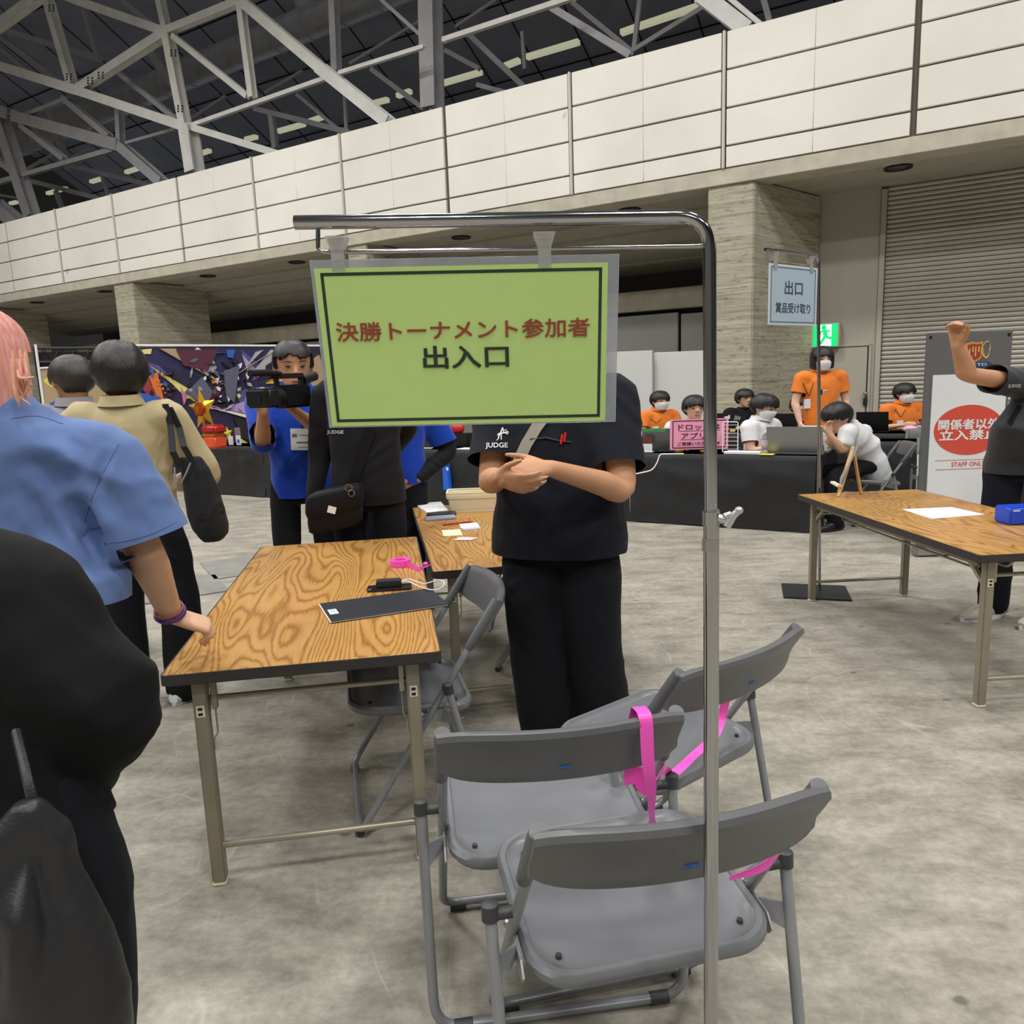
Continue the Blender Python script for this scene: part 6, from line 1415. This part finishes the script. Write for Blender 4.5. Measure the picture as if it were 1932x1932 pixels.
for (x, y, w2, h2, lab, mt_) in ((416, 832, .10, .13, 'white price card under the red toy stand-in', m_white), (433, 828, .10, .14, 'white card with a blue mark on the far left table', m_white), (420, 818, .12, .10, 'grey tinted card behind the white ones on the far left table', M('smoke_card', (140, 128, 140), .5))):
    sc2, _ = fs(x, 842); o = MB().box(WP(sc2, 7.55+(.1 if 'grey' in lab else 0), FT+h2/2+(.10 if 'grey' in lab else .002)), (w2, .006, h2 if 'grey' not in lab else .2), R3).build('card', mt_, bevel=.001); tag(o, lab, 'card')
    if 'blue' in lab: MB().ell(WP(sc2, 7.545, FT+.06), (.025, .002, .03), R3).build('blue_mark', M('blue_logo', (40, 90, 190), .5), o)
    if 'grey' in lab: MB().box(WP(sc2, 7.66, FT+.05), (.02, .02, .1), R3).build('support', m_blackp, o)
sc3, _ = fs(436, 838); ss3 = MB(); star(ss3, WP(sc3, 7.66, FT+.16), .11, .05, .02, WU, gz, -WN, .2); o = thing('star_ornament', 'small yellow star ornament beside the cards on the far left table', 'ornament', WP(sc3, 7.66, FT)); ss3.build('star', M('yellow_star', (214, 190, 50), .4), o, smooth=False); MB().cyl(WP(sc3, 7.66, FT), WP(sc3, 7.66, FT+.1), .012, 8).build('stand_post', m_blackp, o)
# ------------------------------------------------------------------ backdrops
B0, B1 = V(62, 656, 11.4), V(640, 658, 14.4); ztop = 2.24; bu = nrm((B1-B0)*np.array([1, 1, 0])); LBn = np.linalg.norm((B1-B0)[:2]); bn = np.cross(bu, (0, 0, 1))
def BP(q, z, off=0): return np.array([B0[0], B0[1], 0])+bu*(q*LBn)+np.array([0, 0, z])+bn*off
def bpix(x, y, off=.0):
    o = np.array([B0[0], B0[1], 0])+bn*off; d = ray(x, y); return EYEP+d*(((o-EYEP)@bn)/(d@bn))
bq0 = float((bpix(196, 700)-BP(0, 0))@bu)/LBn
bn_t = thing('backdrop_banner', 'wide printed backdrop banner of colourful abstract shards behind the left tables', 'banner', BP(.6, 0))
def quad(mb, a, b, c, d, th, n_): return mb.add([a, b, c, d]+[np.asarray(p)-n_*th for p in (a, b, c, d)], [(0, 1, 2, 3), (7, 6, 5, 4), (0, 4, 5, 1), (1, 5, 6, 2), (2, 6, 7, 3), (3, 7, 4, 0)])
quad(MB(), BP(bq0, .05), BP(1, .05), BP(1, ztop), BP(bq0, ztop), .02, bn).build('print_ground', M('art_indigo', (38, 34, 66), .6), bn_t, smooth=False)
ART = {'navy': (44, 40, 84), 'purple': (92, 78, 140), 'lav': (172, 156, 206), 'yel': (222, 206, 92), 'lem': (232, 222, 140), 'org': (222, 120, 52), 'red': (170, 52, 50), 'pink': (206, 120, 160), 'silver': (176, 172, 180), 'dark': (28, 26, 34), 'white': (236, 232, 240), 'blue': (52, 96, 190), 'tan': (176, 152, 118), 'maroon': (88, 38, 62), 'steel': (96, 96, 116)}
am = {k: [] for k in ART}
def tri(col, *pts): am[col].append(pts)
for col, pts in (('navy', ((200, 660), (560, 660), (400, 720))), ('yel', ((282, 690), (380, 748), (366, 758))), ('lem', ((300, 700), (372, 750), (352, 752))), ('tan', ((300, 658), (330, 658), (420, 726))), ('tan', ((470, 690), (520, 660), (412, 728))), ('maroon', ((330, 660), (410, 660), (390, 700), (345, 690))),
    ('purple', ((455, 660), (475, 720), (505, 700))), ('lav', ((456, 668), (476, 690), (494, 708), (468, 706))), ('silver', ((510, 660), (548, 660), (486, 712), (478, 700))), ('silver', ((482, 664), (496, 660), (466, 690))), ('dark', ((500, 690), (530, 670), (520, 700), (498, 706))), ('red', ((520, 660), (560, 660), (556, 680), (528, 676))), ('org', ((500, 722), (560, 690), (560, 706))), ('yel', ((500, 724), (562, 696), (552, 722))),
    ('lav', ((420, 770), (500, 745), (500, 790))), ('pink', ((380, 760), (500, 792), (496, 800))), ('white', ((392, 768), (480, 786), (470, 790))), ('purple', ((440, 740), (480, 730), (460, 770))), ('steel', ((352, 740), (380, 712), (400, 740), (385, 770))), ('steel', ((420, 700), (450, 690), (440, 760), (425, 745))), ('silver', ((384, 682), (390, 690), (402, 680), (408, 694), (398, 704), (386, 700))), ('white', ((425, 742), (434, 730), (438, 745), (430, 758))), ('blue', ((426, 660), (442, 660), (438, 676), (428, 674))), ('blue', ((386, 664), (424, 666), (386, 668))),
    ('org', ((398, 716), (412, 712), (408, 724), (400, 724))), ('red', ((384, 742), (420, 730), (402, 756))), ('pink', ((340, 730), (352, 750), (346, 765))), ('org', ((280, 710), (296, 702), (310, 760), (296, 752))), ('red', ((262, 720), (280, 715), (300, 765), (280, 755))), ('blue', ((255, 740), (300, 748), (282, 772))), ('silver', ((205, 656), (235, 656), (225, 668))), ('lem', ((262, 660), (286, 658), (284, 668), (264, 668))), ('purple', ((240, 672), (300, 690), (330, 720), (250, 690))), ('dark', ((440, 790), (500, 800), (480, 836), (455, 826))), ('yel', ((444, 820), (470, 838), (446, 834))), ('white', ((362, 664), (372, 656), (384, 664), (378, 678), (366, 676))), ('lem', ((446, 746), (450, 742), (454, 746), (451, 752))), ('tan', ((560, 700), (600, 670), (630, 760), (580, 740))), ('purple', ((570, 760), (640, 700), (640, 800))), ('navy', ((560, 780), (640, 820), (560, 840)))):
    tri(col, *pts)
rnd = random.Random(3)
for k in range(70):
    x, y = rnd.uniform(345, 470), rnd.uniform(680, 775); a = rnd.uniform(0, 6.28); L_, w_ = rnd.uniform(5, 22), rnd.uniform(1.2, 4)
    dx, dy = math.cos(a), math.sin(a); tri(rnd.choice(['silver', 'dark', 'white', 'steel', 'navy', 'dark', 'silver']), (x-dx*L_/2, y-dy*L_/2), (x+dy*w_, y-dx*w_), (x+dx*L_/2, y+dy*L_/2), (x-dy*w_, y+dx*w_))
for k in range(40):
    x, y = rnd.uniform(250, 330), rnd.uniform(700, 785); a = rnd.uniform(0, 6.28); L_, w_ = rnd.uniform(5, 18), rnd.uniform(1.5, 4)
    dx, dy = math.cos(a), math.sin(a); tri(rnd.choice(['red', 'org', 'blue', 'dark', 'maroon', 'navy']), (x-dx*L_/2, y-dy*L_/2), (x+dy*w_, y-dx*w_), (x+dx*L_/2, y+dy*L_/2), (x-dy*w_, y+dx*w_))
lay = .003
for col, lst in am.items():
    mb = MB()
    for i, pts in enumerate(lst):
        ps = [bpix(x, y, 0) for x, y in pts]; f_ = lay+.0012*i
        n = len(ps); mb.add([p+bn*f_ for p in ps]+[p+bn*.0005 for p in ps], [tuple(range(n)), tuple(range(n, 2*n))[::-1]]+[(i2, n+i2, n+(i2+1) % n, (i2+1) % n) for i2 in range(n)])
    lay += .004
    mb.build('art_print', M('art_'+col, ART[col], .6), bn_t, smooth=False)
rl = MB().tube([BP(bq0-.0, ztop+.02), BP(1, ztop+.02)], .018, 10).build('top_rail', m_white, bn_t)
tf = thing('truss_frame', 'black lattice truss frame along the top of the left backdrop', 'frame', BP(.1, 0))
for z in (ztop-.02, ztop-.22):
    MB().tube([BP(0.005, z, .02), BP(bq0+.12, z, .02)], .02, 8).build('chord', m_blackp, tf)
lt = MB(); n = 14
for k in range(n):
    a, b = .005+(bq0+.11)*k/n, .005+(bq0+.11)*(k+1)/n; z0, z1 = (ztop-.22, ztop-.02) if k % 2 == 0 else (ztop-.02, ztop-.22); lt.tube([BP(a, z0, .02), BP(b, z1, .02)], .01, 6)
lt.build('lattice', m_blackp, tf); MB().tube([BP(.004, 0, .02), BP(.004, ztop, .02)], .022, 8).build('post', m_blackp, tf)
MB().box(BP(bq0/2, ztop-.25, -.03), (LBn*bq0, .02, .35), np.stack([bu, -bn, np.array([0, 0, 1.])], 1)).build('dark_cloth', m_drape, tf, smooth=False)
po = thing('poster_panel', 'yellow and blue printed panel at the left end of the backdrop', 'poster', BP(bq0*.4, 0)); m_art = {k: M('art_'+k, v, .6) for k, v in ART.items()}
pz = 1.92; a_, b_ = .006, bq0-.005
quad(MB(), BP(a_, .8, .05), BP(b_, .8, .05), BP(b_, pz, .05), BP(a_, pz, .05), .02, bn).build('panel', m_art['tan'], po, smooth=False)
for col, z0, z1, q0, q1 in (('yel', 1.50, 1.88, 0, 1), ('lem', 1.6, 1.78, .2, .6), ('blue', 1.15, 1.52, .05, .7), ('steel', .85, 1.2, 0, 1), ('lem', 1.0, 1.16, .3, .8), ('org', 1.28, 1.38, .05, .3)):
    mb = MB(); nn = 14; zz = .004 if col == 'yel' else .008+.002*len(col)
    pts = [BP(a_+(b_-a_)*(q0+(q1-q0)*(.5+.5*math.cos(t)*(.8+.2*math.sin(3*t)))), (z0+z1)/2+(z1-z0)/2*math.sin(t)*(.85+.15*math.cos(2*t)), .05+zz) for t in np.linspace(0, 2*PI, 25)[:-1]]
    n = len(pts); mb.add(pts+[p-bn*.003 for p in pts], [tuple(range(n)), tuple(range(n, 2*n))[::-1]]+[(i, n+i, n+(i+1) % n, (i+1) % n) for i in range(n)]); mb.build('print_shape', m_art[col], po, smooth=False)
MB().tube([BP(a_, 0, .06), BP(a_, pz+.35, .06)], .018, 8).build('white_post', m_white, po); MB().tube([BP(a_, pz+.01, .06), BP(b_, pz+.06, .06)], .014, 8).build('white_rail', m_white, po)
# white partitions
m_part = M('white_partition', (216, 218, 214), .5)
for (x0, x1, nm) in ((1120, 1232, 'white partition panel directly right of the green sign'), (1234, 1330, 'white partition panel beside the chrome pole')):
    a, b = V(x0, 760, 13.0), V(x1, 760, 12.9); t = thing('partition_panel', nm, 'partition', (a+b)/2*np.array([1, 1, 0]), 0, 'white partition panels')
    zt_ = V((x0+x1)/2, 662, 12.95)[2]; d_ = nrm((b-a)*np.array([1, 1, 0])); Rr_ = np.stack([d_, np.cross((0, 0, 1), d_), np.array([0, 0, 1.])], 1)
    MB().box((a+b)/2*np.array([1, 1, 0])+np.array([0, 0, zt_/2]), (np.linalg.norm((b-a)[:2])-.012, .04, zt_-.02), Rr_).build('panel', m_part, t, bevel=.006)
    MB().box(b*np.array([1, 1, 0])+np.array([0, -.005, zt_/2]), (.022, .05, zt_), Rr_).build('edge_post', M('partition_post', (176, 178, 176), .4, .4), t, bevel=.003)
# staff-only banner
Yb = 5.95; sb_ = thing('banner_stand', 'grey framed banner with a red oval, crest and STAFF ONLY lettering', 'banner', V(1830, 960, Yb)*np.array([1, 1, 0]))
bl_, br_ = V(1748, 629, Yb), V(1911, 621, Yb); bxx = nrm((br_-bl_)*np.array([1, 1, 0])); bw2 = np.linalg.norm(br_-bl_); bnn = np.cross(bxx, (0, 0, 1)); bz = np.array([0, 0, 1.0])
bo2 = np.array([bl_[0], bl_[1], 0.0]); zt2 = bl_[2]; Rn = np.stack([bxx, bz, bnn], 1)
def BN(x, z, off=0): return bo2+bxx*x+bz*z+bnn*off
def bnp(x, y): d = ray(x, y); p = EYEP+d*(((bo2-EYEP)@bnn)/(d@bnn)); return float((p-bo2)@bxx), float(p[2])
MB().box(BN(bw2/2, zt2/2+.04), (bw2, zt2-.08, .012), Rn).build('grey_fabric', M('banner_grey', (98, 98, 98), .75, var=(3, .06)), sb_, bevel=.003)
xa, za = bnp(1759, 708); xb, _ = bnp(1899, 708)
MB().box(BN((xa+xb)/2, (za+.12)/2, .009), (xb-xa, za-.12, .006), Rn).build('white_panel', M('banner_white', (228, 229, 232), .6, var=(2, .03), bump=(7, .3, .01)), sb_)
xc, zc_ = bnp(1826, 811); m_bred = M('banner_red', (214, 78, 62), .6); rx2 = 66*Yb/FPX; rz2 = 47*Yb/FPX
flat(circ(rx2, 48, rz2), m_bred, sb_, BN(xc, zc_, .012), bxx, bz, 'red_oval', lift=.0008, th=.001)
for body, y, wpx, hpx in (('関係者以外', 800, 116, 20), ('立入禁止', 820, 112, 20)):
    x_, z_ = bnp(1826, y); text(body, m_white, sb_, BN(x_, z_, .0142), bxx, bz, width=wpx*Yb/FPX, height=hpx*Yb/FPX, bold=.03)
x_, z_ = bnp(1825, 875); text('STAFF ONLY', m_bred, sb_, BN(x_, z_, .0125), bxx, bz, width=64*Yb/FPX, height=8.5*Yb/FPX, bold=.008)
rl2 = MB()
for y in (867, 884): x_, z_ = bnp(1826, y); rl2.box(BN(x_, z_, .0128), (127*Yb/FPX, .004, .001), Rn)
rl2.build('red_rules', m_bred, sb_, smooth=False)
cx0, cz0 = bnp(1846, 662); q_ = Yb/FPX
sh_poly = [(-22*q_, 14*q_), (-10*q_, 17*q_), (0, 15*q_), (10*q_, 17*q_), (12*q_, 0), (8*q_, -14*q_), (-4*q_, -22*q_), (-15*q_, -12*q_), (-20*q_, 2*q_)]
flat(sh_poly, M('crest_gold', (206, 150, 70), .5), sb_, BN(cx0-4*q_, cz0, .0065), bxx, bz, 'crest_border', th=.002)
flat([(x*.8, z*.8) for x, z in sh_poly], M('crest_red', (156, 66, 46), .5), sb_, BN(cx0-4.5*q_, cz0, .008), bxx, bz, 'crest_field', th=.002)
fil = MB()
for k in range(6):
    a0 = k*.9; fil.tube([BN(cx0+14*q_+(12+3*math.sin(k))*q_*math.cos(a0+t)*.55, cz0+(17-k)*q_*math.sin(a0+t), .009) for t in np.linspace(0, 2.2, 9)], .0028, 5)
for (x, z0, z1) in ((-14, 4, -8), (-8, 8, -2), (-3, 7, -10), (3, 8, -2), (8, 6, -6)): fil.tube([BN(cx0+(x-4)*q_, cz0+z0*q_, .011), BN(cx0+(x-4)*q_, cz0+z1*q_, .011)], .005, 6)
fil.build('crest_filigree', M('crest_yellow', (222, 190, 104), .5), sb_)
flat(circ(20*q_, 24, 5.5*q_), M('crest_blue', (52, 66, 112), .5), sb_, BN(cx0+6*q_, cz0-25*q_, .0085), bxx, bz, 'crest_ribbon', th=.002)
text('TD', M('crest_white', (210, 214, 220), .5), sb_, BN(cx0+6*q_, cz0-25*q_, .0115), bxx, bz, width=18*q_, height=5*q_, bold=.01)
for x in (.03, bw2-.03):
    MB().prism(circ(.012, 14), BN(x, zt2-.03, .007), bxx, bz, bnn, .003).build('eyelet', m_blackp, sb_)
MB().box(BN(bw2/2, .04, -.02), (bw2, .06, .10), Rn).build('base_bar', m_sat, sb_, bevel=.006)
MB().tube([BN(bw2/2, .05, -.03), BN(bw2/2, zt2-.02, -.014)], .010, 8).build('support_pole', m_sat, sb_)
# exit sign on the wall
xs = thing('exit_sign', 'lit green and white running-man exit sign above the grey door', 'exit sign', WL(1555, 634, 17.3), WY)
e0_ = WL(1534, 634, 17.18); sE0, zE = float(e0_@WU), float(e0_[2]); eL = WS(1580, 634, 17.18)[0]; wE = eL-sE0; hE = WS(1556, 613, 17.18)[1]-WS(1556, 655, 17.18)[1]
cE = (sE0+eL)/2
MB().box(WP(cE-.03, 17.33, zE), (wE+.12, .28, hE+.04), R3).build('housing', M('sign_housing', (186, 180, 164), .5), xs, bevel=.01)
m_ge = M('exit_green', (10, 190, 104), .4, emit=1.1); m_we = M('exit_white', (236, 255, 244), .4, emit=1.25)
MB().box(WP(cE, 17.185, zE), (wE, .006, hE), R3).build('green_panel', m_ge, xs, smooth=False)
MB().box(WP(cE-.03*wE, 17.178, zE), (wE*.56, .006, hE*.94), R3).build('white_panel', m_we, xs, smooth=False)
rm = MB(); kx, kz = wE*.1, hE*.1
def EP(x, z): return np.array(WP(cE-.03*wE+x*kx, 17.171, zE+z*kz))
rm.ell(EP(-.3, 3.6), (.055*.9, .006, .055*.9), R3)
for pts, w2 in ((((0, 2.6), (.4, .2)), .085), (((0, 2.4), (-1.3, 1.8), (-2.0, .6)), .04), (((.2, 2.2), (1.5, 1.6), (2.3, 2.2)), .04), (((.4, .2), (-.3, -1.6), (-1.6, -3.8)), .055), (((.5, .2), (1.6, -1.4), (3.0, -1.2)), .055)):
    for a, b in zip(pts[:-1], pts[1:]): rm.beam(EP(*a), EP(*b), w2, .006, up=WN)
rm.build('running_figure', m_ge, xs, smooth=False)
# camcorder
cc = thing('camcorder', 'black shoulder camcorder with a boxy lens hood held up by the person in blue fleece', 'camcorder', V(520, 750, 4.16))
ca_ = nrm(np.array([-.46, -.88, -.02])); cxx = nrm(np.cross(ca_, (0, 0, 1))); cup = np.cross(cxx, ca_); Rcc = np.stack([cxx, ca_, cup], 1)
hc_ = V(496, 751, 3.94)
MB().box(hc_, (.175, .075, .097), Rcc).build('lens_hood', m_blackp, cc, bevel=.012, seg=3)
MB().box(hc_+ca_*.034, (.150, .012, .074), Rcc).build('hood_opening', M('lens_black', (8, 8, 10), .3), cc, bevel=.006)
MB().prism(circ(.03, 20), hc_+ca_*.041, cxx, cup, ca_, .002).build('lens', M('lens_glass', (20, 24, 34), .05, spec=.9), cc)
MB().tube([hc_-ca_*.03, hc_-ca_*.14], .05, 20).build('lens_barrel', m_blackp, cc)
MB().box(hc_-ca_*.21-cxx*.0, (.10, .20, .12), Rcc).build('camera_body', m_lapb, cc, bevel=.012)
hd_ = MB(); hd_.beam(hc_-ca_*.06+cup*.105, hc_-ca_*.30+cup*.105, .03, .026, up=cup); hd_.beam(hc_-ca_*.11+cup*.06, hc_-ca_*.10+cup*.105, .03, .02, up=ca_); hd_.beam(hc_-ca_*.28+cup*.05, hc_-ca_*.29+cup*.105, .03, .02, up=ca_); hd_.build('top_handle', m_blackp, cc, bevel=.004)
MB().tube([hc_+ca_*.10+cup*.125-cxx*.03, hc_-ca_*.02+cup*.125-cxx*.03, hc_-ca_*.12+cup*.12-cxx*.02], [.017, .017, .009], 12).build('microphone', M('foam_black', (18, 18, 20), .95), cc)
MB().tube([hc_-ca_*.30+cup*.08, hc_-ca_*.40+cup*.10], .026, 14).build('viewfinder', m_blackp, cc)
MB().box(hc_-ca_*.10+cup*.123, (.05, .07, .008), Rcc).build('silver_panel', m_sat, cc, bevel=.002)
# more grey chairs by the staff tables
def chair2(p, rz, lab): return place(dup(CB), p[0], p[1], rz), lab
for (p, rz, lab) in (((3.53, 7.40), 1.35, 'grey folding chair under the white polo bent over the table'), ((lambda q: (q[0], q[1]))(WP(-.42, 9.83, 0)), -.545+PI, 'grey folding chair behind the black table end, only its back top showing'), ((4.28, 7.45), PI*.86, 'grey folding chair half hidden behind the left edge of the staff banner')):
    c = place(dup(CB), p[0], p[1], rz); c['label'] = lab
